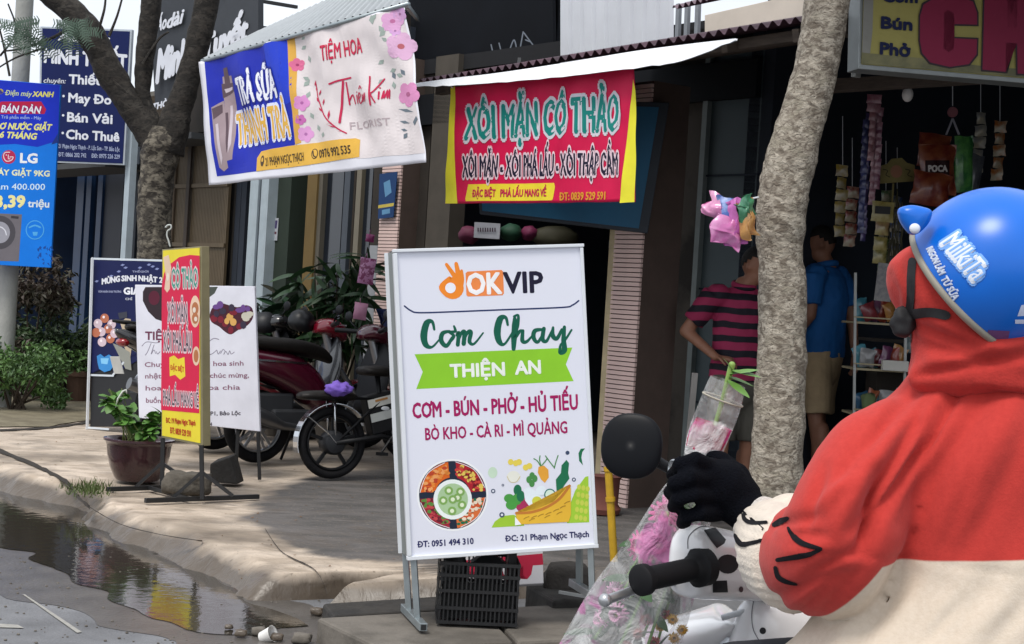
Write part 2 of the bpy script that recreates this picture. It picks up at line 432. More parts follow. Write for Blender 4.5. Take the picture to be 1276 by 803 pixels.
def concrete_mat(name, c1, c2, c3, low, rough=.85):
    m = bpy.data.materials.new(name); m.use_nodes = True; n = m.node_tree; P = n.nodes['Principled BSDF']; lk = n.links.new
    t = n.nodes.new('ShaderNodeTexCoord'); mp = n.nodes.new('ShaderNodeMapping'); mp.inputs['Rotation'].default_value = (0, 0, R(-20)); mp.inputs['Scale'].default_value = (1.1, 2.6, 1)
    lk(t.outputs['Object'], mp.inputs[0])
    def N(sc, det, vec, dist=0):
        a = n.nodes.new('ShaderNodeTexNoise'); a.inputs['Scale'].default_value = sc; a.inputs['Detail'].default_value = det; a.inputs['Distortion'].default_value = dist
        lk(vec, a.inputs['Vector']); return a.outputs[0]
    def ramp(v, a, b):
        r = n.nodes.new('ShaderNodeMapRange'); r.inputs[1].default_value = a; r.inputs[2].default_value = b; lk(v, r.inputs[0]); return r.outputs[0]
    def mix(f, a, b):
        r = n.nodes.new('ShaderNodeMix'); r.data_type = 'RGBA'; lk(f, r.inputs[0])
        for i, q in ((6, a), (7, b)):
            if isinstance(q, str): r.inputs[i].default_value = lin(q)
            else: lk(q, r.inputs[i])
        return r.outputs[2]
    a = mix(ramp(N(2.5, 8, mp.outputs[0], .8), .38, .62), c1, c2)
    b = mix(ramp(N(1.1, 6, t.outputs['Object']), .52, .68), a, c3)
    at_n = n.nodes.new('ShaderNodeAttribute'); at_n.attribute_name = 'apron'
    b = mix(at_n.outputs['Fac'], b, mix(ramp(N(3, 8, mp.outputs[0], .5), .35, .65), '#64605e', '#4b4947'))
    s = ramp(N(70, 3, t.outputs['Object']), .62, .72)
    b = mix(s, b, c3)
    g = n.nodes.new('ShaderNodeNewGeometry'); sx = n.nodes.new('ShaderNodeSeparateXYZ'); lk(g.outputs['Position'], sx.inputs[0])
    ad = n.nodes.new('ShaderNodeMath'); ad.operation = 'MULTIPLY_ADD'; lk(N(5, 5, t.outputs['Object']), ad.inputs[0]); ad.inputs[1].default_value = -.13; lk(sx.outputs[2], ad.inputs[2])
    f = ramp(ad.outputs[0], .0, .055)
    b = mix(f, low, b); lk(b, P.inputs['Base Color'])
    rr = n.nodes.new('ShaderNodeMapRange'); lk(f, rr.inputs[0]); rr.inputs[3].default_value = .35; rr.inputs[4].default_value = rough; lk(rr.outputs[0], P.inputs['Roughness'])
    bp = n.nodes.new('ShaderNodeBump'); bp.inputs['Strength'].default_value = .8; bp.inputs['Distance'].default_value = .015
    lk(N(9, 9, mp.outputs[0], .5), bp.inputs['Height']); lk(bp.outputs[0], P.inputs['Normal'])
    return m
pave = concrete_mat('pavement_concrete', '#c9baa9', '#aa9b8a', '#877b6d', '#5b5146')
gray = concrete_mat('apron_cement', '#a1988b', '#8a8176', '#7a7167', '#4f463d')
mb = MB()
ps = [-.14 + .018 * i for i in range(42)] + [.64 + .06 * i for i in range(6)] + [1.0 + .12 * i for i in range(9)] + [2.1 + .4 * i for i in range(36)]
ts = [-12, -9, -7] + [-6 + .045 * i for i in range(355)] + [10 + .1 * i for i in range(72)] + [17.3 + i for i in range(25)]
def gp(t, d):
    q = st(t, pk(t) + d); q.z = G(q.x, q.y); return q
mb.add([gp(t, d) for t in ts for d in ps], [(i * len(ps) + j, i * len(ps) + j + 1, (i + 1) * len(ps) + j + 1, (i + 1) * len(ps) + j) for i in range(len(ts) - 1) for j in range(len(ps) - 1)])
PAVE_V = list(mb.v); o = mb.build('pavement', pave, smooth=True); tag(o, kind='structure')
AP = [gnd(x, y, .12) for x, y in [(312, 648), (318, 626), (345, 606), (420, 592), (560, 580), (820, 585), (1010, 600), (1100, 690), (1100, 760), (760, 745), (560, 715), (490, 700), (420, 695), (372, 682), (335, 665)]]
def apron(q):
    best = 1e9; ins = False
    for a_, b_ in zip(AP, AP[1:] + AP[:1]):
        d_ = b_ - a_; t_ = max(0, min(1, ((q.x - a_.x) * d_.x + (q.y - a_.y) * d_.y) / (d_.x ** 2 + d_.y ** 2))); best = min(best, math.hypot(q.x - a_.x - d_.x * t_, q.y - a_.y - d_.y * t_))
        if (a_.y > q.y) != (b_.y > q.y) and q.x < (b_.x - a_.x) * (q.y - a_.y) / (b_.y - a_.y) + a_.x: ins = not ins
    s_ = (best if ins else -best) + .10 * noise.noise(V((q.x * 3, q.y * 3, 8))) + .05 * noise.noise(V((q.x * 9, q.y * 9, 8)))
    return smooth(s_ / .09 + .5)
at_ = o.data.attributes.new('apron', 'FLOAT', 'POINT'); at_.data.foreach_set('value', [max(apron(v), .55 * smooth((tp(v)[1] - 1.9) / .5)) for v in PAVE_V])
if o.data.polygons[0].normal.z < 0: o.data.flip_normals()

def drape(name, px, dz, mat, L_=.14, jit=0, flat=None, zpick=.12, kind='structure'):
    P = [gnd(x, y, zpick if flat is None else flat) for x, y in px]
    if jit:
        Q = []
        for a, b in zip(P, P[1:] + P[:1]):
            n_ = max(1, int((b - a).length / .05))
            for i in range(n_):
                q = a.lerp(b, i / n_); Q.append(q + V((noise.noise(q * 4), noise.noise(q * 4 + V((9, 9, 9))), 0)) * jit)
        P = Q
    v2, fs = refine([(q.x, q.y) for q in P], [tuple(range(len(P)))], L_)
    mb = MB(); mb.add([V((x, y, (G(x, y) if flat is None else flat) + dz)) for x, y in v2], fs)
    o = mb.build(name, mat, smooth=True)
    me = o.data
    if sum(p.normal.z for p in me.polygons) < 0: me.flip_normals()
    if kind: tag(o, kind=kind)
    return o
soil = M('soil', '#6b6350', .95, col2='#7d7560', scale=5, bump=.8, bscale=20)
drape('dirt_strip', [(-60, 492), (115, 502), (170, 520), (108, 527), (60, 534), (-60, 532)], .008, soil, jit=.05)
wetm = M('wet_asphalt', '#56524e', .33, var=.3, scale=5, bump=.35, bscale=50)
drape('wet_road', [(-120, 560), (0, 590), (95, 618), (130, 650), (250, 700), (420, 770), (600, 790), (600, 840), (330, 870), (230, 800), (130, 782), (60, 752), (0, 738), (-120, 720)], .002, wetm, flat=0.0, jit=.08)
water = bpy.data.materials.new('puddle_water'); water.use_nodes = True
P = water.node_tree.nodes['Principled BSDF']; P.inputs['Base Color'].default_value = (.032, .028, .022, 1); P.inputs['Roughness'].default_value = .06; P.inputs['IOR'].default_value = 1.4
P.inputs['Specular IOR Level'].default_value = .6
n = water.node_tree; t = n.nodes.new('ShaderNodeTexCoord'); a = n.nodes.new('ShaderNodeTexNoise'); a.inputs['Scale'].default_value = 14; a.inputs['Detail'].default_value = 4
b = n.nodes.new('ShaderNodeBump'); b.inputs['Strength'].default_value = .35; b.inputs['Distance'].default_value = .004
n.links.new(t.outputs['Object'], a.inputs['Vector']); n.links.new(a.outputs[0], b.inputs['Height']); n.links.new(b.outputs[0], P.inputs['Normal'])
drape('puddle', [(-120, 585), (0, 598), (95, 628), (120, 652), (190, 688), (260, 722), (330, 762), (372, 782), (330, 800), (260, 792), (190, 772), (120, 738), (60, 706), (0, 684), (-120, 664)], .005, water, flat=0.0, jit=.13)
# painted scratches on the road
paint = M('road_paint', '#989690', .8, var=.2, scale=30)
for q in ([(28, 742), (31, 742), (102, 789), (96, 790)], [(-10, 778), (22, 780), (30, 784), (-10, 783)]):
    drape('road_marking', q, .004, paint, flat=0.0, kind='structure')
# crack in the pavement with grass at its end
mb = MB(); dark = M('crack_dirt', '#2f2a24', .95)
cr = spline([(-20, 556), (30, 575), (62, 590), (86, 604), (98, 622), (112, 634)], 6)
A_ = [GP(x, y - 2.5 - wob(x, 0, .2, 2)) for x, y in cr]; B_ = [GP(x, y + 2.5 + wob(x, 9, .2, 2)) for x, y in cr]
mb.add([q + V((0, 0, .006)) for q in A_ + B_], [(i, i + 1, len(cr) + i + 1, len(cr) + i) for i in range(len(cr) - 1)])
o = mb.build('pavement_joint', dark); tag(o, kind='structure')
for cr_, w_0 in (([(-20, 538), (30, 536), (70, 533), (112, 527), (150, 523)], 2.2), ([(112, 634), (150, 655), (200, 668), (252, 676)], 1.0), ([(330, 660), (352, 690), (392, 712), (408, 742)], 1.0)):
    cr = spline(cr_, 8); mb = MB(); A_ = [GP(x, y - w_0 * (.5 + .7 * abs(noise.noise(V((x * .3, y, 1)))))) for x, y in cr]; B_ = [GP(x, y + w_0 * (.3 + .7 * abs(noise.noise(V((x * .3, y, 5)))))) for x, y in cr]
    mb.add([q + V((0, 0, .006)) for q in A_ + B_], [(i, i + 1, len(cr) + i + 1, len(cr) + i) for i in range(len(cr) - 1)]); tag(mb.build('pavement_crack', dark), kind='structure')

# slabs, stones and rubble at the kerb under the big sign
slabm = M('old_slab', '#6f6961', .9, col2='#57524b', scale=4, bump=.8, bscale=18)
darkm = M('black_gutter_stone', '#33302c', .85, col2='#23211f', scale=5, bump=.9, bscale=15)
def rock(c, r, seed=0, n=14, rot=0):
    m = MB(); m.ball((0, 0, 0), 1, n)
    q = Matrix.Rotation(rot, 3, 'Z')
    m.v = [V(c) + q @ V((x * r[0], y * r[1], z * r[2])) for x, y, z in [v * (1 + .28 * noise.noise(v * 1.6 + V((seed, 0, 0))) + .1 * noise.noise(v * 5 + V((seed, 3, 0)))) for v in [V((max(-.75, min(.75, a)) , max(-.75, min(.75, b)), max(-.7, min(.7, c_)))) for a, b, c_ in m.v]]]
    return m
def slab(px4, z, th, name, m, label, seed):
    P = [gnd(x, y, z) for x, y in px4]
    v2, fs = refine([(q.x, q.y) for q in P], [(0, 1, 2, 3)], .08)
    f = lambda x, y: .008 * noise.noise(V((x * 5, y * 5, seed)))
    k = MB(); k.hexa([V((q.x, q.y, z - th)) for q in P], P)
    o = k.build(name, m, bevel=.012); merge(o.data); tag(o, label, 'stone slab')
slab([(402, 752), (560, 742), (575, 758), (415, 768)], .085, .14, 'kerb_stone', darkm, 'black damp kerb stone behind the steel feet of the menu sign', 3)
slab([(395, 770), (600, 758), (640, 800), (470, 806)], .095, .14, 'paving_slab', slabm, 'flat grey concrete slab under the feet of the white menu sign', 1)
slab([(604, 758), (760, 750), (830, 790), (645, 799)], .10, .15, 'paving_slab', slabm, 'grey concrete slab lying to the right of the black crate', 2)
slab([(655, 728), (760, 724), (850, 742), (690, 748)], .135, .16, 'kerb_stone', darkm, 'dark kerb stone behind the wrapped bouquet and beside the red and white board', 4)
slab([(470, 810), (830, 795), (900, 860), (480, 880)], .05, .08, 'broken_kerb', M('pale_kerb', '#8d8072', .9, col2='#6e6459', scale=5, bump=.8), 'pale broken kerb edge in the foreground below the black crate', 5)
random.seed(3)
for i, (x, y, s) in enumerate([(395, 765, .035), (415, 778, .05), (300, 792, .03), (322, 790, .035), (345, 797, .03), (376, 800, .045), (285, 783, .02), (450, 783, .03)]):
    q = gnd(x, y, .01); k = rock(q + V((0, 0, s * .3)), (s, s * .8, s * .55), i)
    o = k.build('rubble_stone', slabm if i % 2 else pave, smooth=True)
    tag(o, ['small grey stone just left of the dark kerb stone', 'broad stone at the pavement foot below the grey apron', 'small pebble at the tip of the puddle nearest the pavement', 'stone left of the crumpled white cup', 'stone right of the crumpled white cup', 'larger stone between the cup and the paving slab', 'tiny leftmost stone at the puddle end', 'pale stone against the corner of the paving slab'][i], 'stone', group='rubble in the gutter beside the puddle')
# litter in gutter: crumpled white cup
q = gnd(326, 795, .01); k = MB(); k.lathe(q, [(.022, 0), (.03, .05), (.033, .055), (.029, .05), (.02, .004)], 14, axis=(.7, -.3, .35), caps=False)
tag(k.build('paper_cup', M('white_paper', '#e2e0dc', .6), smooth=True), 'crumpled white cup lying in the gutter at the foot of the pavement', 'cup')

# ================================================================== BUILDINGS
def wb(mb, t0, t1, p0, p1, z0, z1):
    return mb.hexa([st(t0, p0, z0), st(t1, p0, z0), st(t1, p1, z0), st(t0, p1, z0)], [st(t0, p0, z1), st(t1, p0, z1), st(t1, p1, z1), st(t0, p1, z1)])
def TT(px, p=4, y=300): return ftz(px, y, p)[0]
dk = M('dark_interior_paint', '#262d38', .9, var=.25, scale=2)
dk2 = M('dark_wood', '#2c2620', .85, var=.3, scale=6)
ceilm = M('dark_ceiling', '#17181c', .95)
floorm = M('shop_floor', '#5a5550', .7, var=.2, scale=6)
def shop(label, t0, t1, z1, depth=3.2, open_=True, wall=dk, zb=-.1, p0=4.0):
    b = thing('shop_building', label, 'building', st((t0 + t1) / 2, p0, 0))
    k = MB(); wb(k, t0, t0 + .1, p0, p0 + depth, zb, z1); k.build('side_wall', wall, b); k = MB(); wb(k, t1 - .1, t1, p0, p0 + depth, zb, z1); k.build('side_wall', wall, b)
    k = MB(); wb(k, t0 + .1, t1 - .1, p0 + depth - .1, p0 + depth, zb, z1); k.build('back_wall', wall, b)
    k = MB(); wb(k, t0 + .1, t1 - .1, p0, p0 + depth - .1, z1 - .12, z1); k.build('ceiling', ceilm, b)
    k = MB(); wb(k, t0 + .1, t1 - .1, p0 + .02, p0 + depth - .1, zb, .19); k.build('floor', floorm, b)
    return b
tA0, tA1 = -3.5, TT(938)
tB1 = TT(497); tC1 = TT(300, y=260); tD1 = TT(207, y=260); tE1 = TT(70, y=200)
# ---- right shop (grocery)
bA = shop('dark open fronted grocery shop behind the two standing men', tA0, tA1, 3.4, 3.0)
# ---- middle shop
bB = shop('middle shop with pink ribbed pillar under the purple corrugated roof', tA1 + .01, tB1, 3.3, 3.2)
def upright(b, name, x0, x1, mat, p0=3.9, p1=4.1, z0=.1, z1=3.3, y=300):
    k = MB(); wb(k, TT(x1, p0, y), TT(x0, p0, y), p0, p1, z0, z1); return k.build(name, mat, b)
def dirtywall():
    m = M('weathered_wall', '#4c463f', .95, col2='#2a2622', scale=1.6, bump=.5, bscale=12, lo=.45, hi=.58); return m
upright(bB, 'weathered_wall', 807, 866, dirtywall(), 4.0, 4.15, .1, 3.25, 350)
upright(bB, 'door_panel', 868, 936, M('grey_green_paint', '#48565a', .6, var=.08, scale=2), 4.0, 4.06, .1, 3.1, 350)
for z in (.75, 1.5, 2.25):
    k = MB(); wb(k, TT(936, 3.99, 350), TT(868, 3.99, 350), 3.985, 4.0, z, z + .012); k.build('door_seam', dk, bB)
upright(bB, 'door_frame', 862, 868, M('frame_grey', '#77807e', .6), 3.96, 4.06, .1, 3.1, 350)
# ribbed pillars: each tile a piece
pink = M('pink_tile', '#dcc0b8', .7, var=.12, scale=4, bump=.3)
pink2 = M('pink_tile_dark', '#c9aaa2', .75, var=.15, scale=4)
grout = M('tile_grout', '#54463f', .9)
def pillar(b, x0, x1, p, z0, z1, y, step=.0285, strip=True):
    ta, tb = TT(x1, p, y), TT(x0, p, y)
    k = MB(); wb(k, ta, tb, p, p + .3, z0, z1); pl = k.build('pillar', grout, b)
    me = None; n_ = int((z1 - z0) / step)
    for i in range(n_):
        z = z0 + step * (i + .1)
        c = (st(ta, p - .008, z) + st(tb, p + .002, z)) / 2
        if me is None:
            k = MB(); wb(k, ta + .004, tb - .004, p - .016, p + .002, z, z + step * .78); o = k.build('tile', pink, pl); me = o.data; off = OFF[o]; z_ = z
        else:
            o = bpy.data.objects.new('tile', me); COL.objects.link(o); o.parent = pl; q = off.copy(); q.z += z - z_; OFF[o] = q
            o.location = q - OFF[pl] + V((random.uniform(-1, 1), random.uniform(-1, 1), 0)) * .0012
    return pl
pillar(bB, 768, 804, 3.0, .14, 2.72, 290)
upright(bB, 'pillar_edge', 760, 767.5, M('cream_plaster', '#b9a986', .8, var=.2, scale=8), 2.99, 3.3, .13, 2.72, 290)
k = MB(); wb(k, tA1 + .01, tB1, 3.95, 4.09, 2.75, 3.0); k.build('lintel', M('black_lintel', '#101318', .8, spec=.2), bB)
upright(bB, 'door_post', 530, 558, M('brown_grey_post', '#4a443c', .85, var=.15, scale=5), 3.95, 4.1)
upright(bB, 'shutter_leaf', 500, 529, dk2, 4.02, 4.1)
# upper wall of the middle shop (dark) and pale corrugated sheets
k = MB(); wb(k, TT(692, 4.1, 40), tB1 + .3, 4.12, 4.3, 3.31, 6.0); k.build('upper_wall', M('dark_upper_wall', '#0e1116', .85, spec=.15, col2='#15181e', scale=2), bB)
# dark signboard on the upper wall with scratched white letters
f = Face(fac(510, 0, 4.05), fac(690, 0, 4.05), fac(690, 80, 4.05))
o = board(f, [(520, -40), (688, -40), (690, 76), (512, 96)], .03, 'dark_signboard', M('dark_board', '#0d1016', .8, var=.2, scale=3, spec=.15), bB)
i_ = Ink(f, .004)
for a in ([(612, 56), (615, 68), (617, 72)], [(622, 54), (626, 70)], [(636, 60), (641, 50), (645, 68)], [(652, 40), (648, 62)], [(652, 40), (664, 56)], [(655, 50), (660, 52)]):
    i_.stroke(a, 1.6)
i_.build(bB, '#6f7680')
mwh = M('pale_metal_sheet', '#c9ccd2', .45, var=.05, scale=3, spec=.6)
def corr(name, P00, P10, P01, P11, nw, amp, mat, parent, n_up=1, prof='sin', th=.002):
    P00, P10, P01, P11 = map(V, (P00, P10, P01, P11)); nn = (P10 - P00).cross(P01 - P00).normalized()
    if nn.z < 0 or (abs(nn.z) < .3 and nn.dot(CAM - P00) < 0): nn = -nn
    per = 8
    def fn(u, v, h=0):
        q = P00.lerp(P10, u).lerp(P01.lerp(P11, u), v)
        x = u * nw
        if prof == 'sin': z = math.sin(x * 2 * math.pi)
        else: fr = x % 1; z = 1 if fr < .12 else (-1 if fr > .2 else 1 - (fr - .12) / .04) if fr < .2 else -1
        return q + nn * (amp * z + h)
    k = MB(); k.slab(fn, int(nw * per), n_up, th); return k.build(name, mat, parent, smooth=50 if prof == 'sin' else False)
corr('metal_sheet', fac(697, 92, 3.95), fac(838, 74, 3.95), fac(697, -160, 3.95), fac(838, -180, 3.95), 9, .012, mwh, bB, prof='rib')
# purple corrugated roof
purple = M('purple_roof_sheet', '#4a2d3a', .55, col2='#35222c', scale=4)
e0 = fac(522, 106, 2.0); e1 = fac(1000, 26, 2.0)
e0.z = e0.z; tt0, tt1 = tp(e0)[0], tp(e1)[0]
zE = (fac(560, 100, 2.0).z + fac(800, 63, 2.0).z) / 2
roofz0, roofz1 = fac(560, 99, 2.0).z, fac(950, 32, 2.0).z
print('eave z', roofz0, roofz1, fac(800, 60, 2.0).z)
tR = tt1 - .15
corr('roof', st(tt0, 2.0, roofz0 + .01), st(tR, 2.0, roofz1 + .01), st(tt0, 4.1, roofz0 + .55), st(tR, 4.1, roofz1 + .55), 46, .014, purple, bB)
# rafters under the roof
k = MB()
for i in range(7):
    t_ = tt0 + (tR - tt0) * (i + .5) / 7; z_ = roofz0 + (roofz1 - roofz0) * (i + .5) / 7
    k.beam(st(t_, 2.05, z_ - .05), st(t_, 4.0, z_ + .44), .04, .06)
    
k.beam(st(tt0, 2.15, roofz0 - .03), st(tR, 2.15, roofz1 - .03), .05, .05); k.beam(st(tt0, 3.2, roofz0 + .22), st(tR, 3.2, roofz1 + .22), .05, .05)
k.build('rafter', M('old_timber', '#4a4038', .9, var=.3, scale=10, stretch=(1, 1, 6)), bB)
# roof of the right shop, with beam and cream fascia
corr('roof', st(tR - .02, 1.75, 2.98), st(tA0, 1.75, 2.98), st(tR - .02, 4.1, 3.42), st(tA0, 4.1, 3.42), 40, .014, M('rusty_sheet', '#4b4644', .7, col2='#39302c', scale=5), bA)
f = Face(fac(880, 20, 2.6), fac(1000, 10, 2.6), fac(880, 45, 2.6))
board(f, [(878, 19), (1060, -22), (1060, 16), (878, 41)], .05, 'fascia', M('cream_fascia', '#c9bfb2', .7, var=.08, scale=5), bB)
f = Face(fac(1000, 100, 2.9), fac(1200, 90, 2.9), fac(1000, 120, 2.9))
board(f, [(996, 100), (1290, 84), (1290, 98), (996, 116)], .08, 'beam', M('old_timber', '#4a4038'), bA)
f = Face(fac(1062, 0, 2.4), fac(1070, 0, 2.4), fac(1062, 90, 2.4))
board(f, [(1066, -40), (1072, -40), (1066, 96), (1060, 96)], .04, 'post', M('pale_post', '#8f908c', .7), bA)
corr('small_roof', fac(838, 10, 2.9), fac(905, -8, 2.9), fac(838, 10, 2.9) + SP * .8 + UP * .25, fac(905, -8, 2.9) + SP * .8 + UP * .25, 9, .012, M('grey_purple_sheet', '#75636c', .6, var=.1), bB)
f = Face(fac(840, 30, 3.5), fac(870, 30, 3.5), fac(840, 60, 3.5))
for x in (842, 853, 866): board(f, [(x, 5), (x + 4, 4), (x + 2, 58), (x - 2, 58)], .03, 'bracket_post', M('grey_metal', '#8a8f94', .5, metal=.3), bB)
# white plastic valance hanging at the eave
k = MB(); top = spline([(517, 104), (560, 98), (620, 91), (700, 79), (790, 64), (850, 56), (917, 48)], 6)
bot = spline([(517, 108), (560, 107), (620, 103), (700, 96), (790, 85), (850, 76), (917, 50)], 6)
nT = len(top)
def val(i, h):
    q = fac(*top[i], 1.96) if h == 0 else fac(bot[i][0], bot[i][1] + wob(i * 1.0, 0, .9, 1.6), 1.83)
    return q
for a, b in ((0, 1),):
    k.add([val(i, 0) for i in range(nT)] + [val(i, 1) for i in range(nT)], [(i, i + 1, nT + i + 1, nT + i) for i in range(nT - 1)])
    k.add([val(i, 0) + SP * .01 for i in range(nT)] + [val(i, 1) + SP * .01 for i in range(nT)], [(i, nT + i, nT + i + 1, i + 1) for i in range(nT - 1)])
k.build('valance', M('white_plastic_sheet', '#e4e6ea', .4, var=.03), bB, label='white plastic strip along the eave')

# ---- C: shop with ochre column, glass doors and pink pillar
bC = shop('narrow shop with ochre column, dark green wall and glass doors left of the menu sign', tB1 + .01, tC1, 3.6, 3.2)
greenw = M('dark_green_wall', '#28342a', .9, var=.12, scale=3)
upright(bC, 'green_wall', 331, 359, greenw, 3.9, 4.1, z1=3.5)
upright(bC, 'post', 322, 331, M('white_blue_post', '#a9b6bd', .6, var=.08), 3.8, 3.9, z1=3.5)
upright(bC, 'column', 379, 391, M('ochre_plaster', '#6f5a30', .8, var=.1, scale=4), 3.9, 4.1, z1=3.5)
upright(bC, 'column_side', 391.5, 398, M('grey_beige', '#5c574c', .8, var=.1, scale=4), 3.92, 4.1, z1=3.5)
gl = M('smoky_glass', '#1c222b', .12, var=.1, spec=.7)
for a, b, m_ in ((399, 424, gl), (433, 439, M('brown_frame', '#3a332c', .7)), (447, 460, gl)): upright(bC, 'door_leaf', a, b, m_, 3.97, 4.02, z1=3.3)
for a, b, c in ((425, 432, '#3c434c'), (440, 446, '#6f6858')): upright(bC, 'door_frame', a, b, M('frame' + c, c, .5, var=.06), 3.93, 4.03, z1=3.3)
upright(bC, 'shutter_panel', 461, 471, M('pale_panel', '#8f9296', .6), 3.95, 4.05, z0=.2, z1=1.75)
upright(bC, 'upper_panel', 461, 471, dk2, 3.95, 4.05, z0=1.751, z1=3.3)
pillar(bC, 473, 497, 3.85, .16, 3.3, 300)
k = MB(); wb(k, tB1 + .02, tC1 + .25, 3.85, 4.0, 3.3, 3.7); k.build('lintel', dk2, bC)
f = Face(fac(476, 220, 3.8), fac(496, 220, 3.8), fac(476, 260, 3.8))
po = board(f, [(473, 217), (495, 214), (490, 271), (471, 273)], .006, 'poster', PR('#1b3c6a'), bC, bevel=0)
Ink(f, .003).poly([(471.5, 256), (491, 253), (490.5, 257), (471.3, 260)]).build(po, '#c4b050')
Ink(f, .003).poly([(478, 228), (486, 224), (488, 240), (480, 246)]).poly([(476, 262), (486, 260), (486, 266), (476, 268)]).build(po, '#5f8fb4')
f = Face(fac(340, 280, 3.89), fac(350, 280, 3.89), fac(340, 300, 3.89))
po = board(f, [(337, 272), (347, 272), (345, 300), (335, 300)], .004, 'notice', PR('#b8bcc2'), bC, bevel=0)
Ink(f, .003).poly([(338, 275), (346, 275), (344.6, 285), (337.4, 285)]).build(po, '#4a3f6a'); Ink(f, .003).poly([(337.2, 289), (344.6, 289), (344.2, 292), (337, 292)]).build(po, '#6a3f4a')
# ---- D: folding steel gate
bD = shop('closed shop with a brown folding steel gate behind the roadside signs', tC1 + .01, tD1, 3.9, 2.5)
slat = M('brown_gate_steel', '#62543f', .6, metal=.2, var=.15, scale=5)
k = MB(); ta, tb = tC1 + .12, tD1 - .03; n_ = 46
for i in range(n_):
    t_ = ta + (tb - ta) * (i + .5) / n_; wb(k, t_ - .013, t_ + .013, 3.92, 3.95, .16, 2.85)
o = k.build('gate_slats', slat, bD); o['kind'] = 'stuff'
k = MB()
for z in (.25, 1.05, 1.7, 2.3, 2.8): wb(k, ta, tb, 3.90, 3.92, z, z + .04)
k.build('gate_rail', slat, bD)
k = MB(); wb(k, ta + (tb - ta) * .52, ta + (tb - ta) * .52 + .07, 3.88, 3.9, .16, 2.85); k.build('gate_post', M('gate_dark', '#3a3028', .7), bD)
k = MB(); wb(k, ta, tb, 4.0, 4.02, .16, 2.85); k.build('gate_backing', M('gate_back', '#2b2824', .9), bD)
k = MB(); wb(k, tC1 + .02, tD1, 3.9, 4.05, 2.86, 3.9); k.build('upper_wall', dk2, bD)
upright(bD, 'post', 308, 318, M('white_blue_post', '#a9b6bd'), 3.8, 3.9, z1=3.4)
upright(bD, 'pipe', 318.5, 321.5, M('grey_pipe', '#4d545c', .5), 3.82, 3.88, z1=3.4)
# ---- E: blue shop
bE = shop('blue painted shop behind the tree on the left', tD1 + .01, tE1 + 1.5, 3.3, 3.0, wall=M('deep_blue_wall', '#1c2f4d', .7, var=.2, scale=2))
bl = M('blue_door', '#143052', .5, var=.15, scale=3)
for a, b in ((92, 101), (104, 110), (118, 124)): upright(bE, 'door_leaf', a, b, bl, 3.95, 4.0, z1=2.7)
upright(bE, 'wall_panel', 126, 150, M('navy_panel', '#101826', .6), 3.98, 4.05, z1=2.6)
upright(bE, 'post', 151, 157, M('white_blue_post', '#a9b6bd'), 3.3, 3.37, z0=.1, z1=3.0)
upright(bE, 'side_pier', 158, 168, M('blue_pier', '#17232f', .7), 3.85, 4.0, z1=3.3)
upright(bE, 'wall_edge', 169, 214, M('brown_wall', '#5e5040', .9, var=.15), 3.9, 4.0, z1=3.3)
k = MB(); wb(k, tD1 + .02, tE1 + 1.4, 3.9, 4.0, 2.85, 3.35); k.build('lintel', M('grey_lintel', '#6a655e', .8), bE)
# far buildings closing the street on the left
bF = shop('distant brown shop beyond the hedge at the left edge', tE1 + 1.6, tE1 + 9, 3.0, 3, wall=M('brown_far', '#584a40', .9))
k = MB(); wb(k, tE1 + 1.7, tE1 + 8.9, 3.95, 4.0, .1, 2.9); k.build('front_wall', M('brown_far2', '#4a3d35', .9, var=.2), bF)

# ================================================================== TREES
def bark_mat(name, c1, c2, c3, sc=14):
    m = bpy.data.materials.new(name); m.use_nodes = True; n = m.node_tree; P = n.nodes['Principled BSDF']; lk = n.links.new
    P.inputs['Roughness'].default_value = .9
    t = n.nodes.new('ShaderNodeTexCoord'); mp = n.nodes.new('ShaderNodeMapping'); mp.inputs['Scale'].default_value = (1, 1, 1.5); lk(t.outputs['Object'], mp.inputs[0])
    def N(s, d, dist=0):
        a = n.nodes.new('ShaderNodeTexNoise'); a.inputs['Scale'].default_value = s; a.inputs['Detail'].default_value = d; a.inputs['Distortion'].default_value = dist; lk(mp.outputs[0], a.inputs['Vector']); return a.outputs[0]
    def rp(v, a, b):
        r = n.nodes.new('ShaderNodeMapRange'); r.inputs[1].default_value = a; r.inputs[2].default_value = b; lk(v, r.inputs[0]); return r.outputs[0]
    def mx_(f, a, b):
        r = n.nodes.new('ShaderNodeMix'); r.data_type = 'RGBA'; lk(f, r.inputs[0])
        for i, q in ((6, a), (7, b)):
            if isinstance(q, str): r.inputs[i].default_value = lin(q)
            else: lk(q, r.inputs[i])
        return r.outputs[2]
    a = mx_(rp(N(sc, 9, .8), .38, .62), c1, c2); b = mx_(rp(N(sc * .55, 5, 1), .54, .62), a, c3)
    c = mx_(rp(N(sc * 2.6, 6, .8), .56, .64), b, c2)
    lk(c, P.inputs['Base Color'])
    bp = n.nodes.new('ShaderNodeBump'); bp.inputs['Strength'].default_value = .9; bp.inputs['Distance'].default_value = .012
    lk(N(sc * 1.6, 7, 1), bp.inputs['Height']); lk(bp.outputs[0], P.inputs['Normal']); return m
pale_bark = bark_mat('pale_bark', '#b0a798', '#6c6256', '#8f8778', 22)
grey_bark = bark_mat('grey_bark', '#7a7366', '#2e2924', '#403b35', 13)
dark_bark = bark_mat('dark_bark', '#332e29', '#191613', '#3a3631', 11)
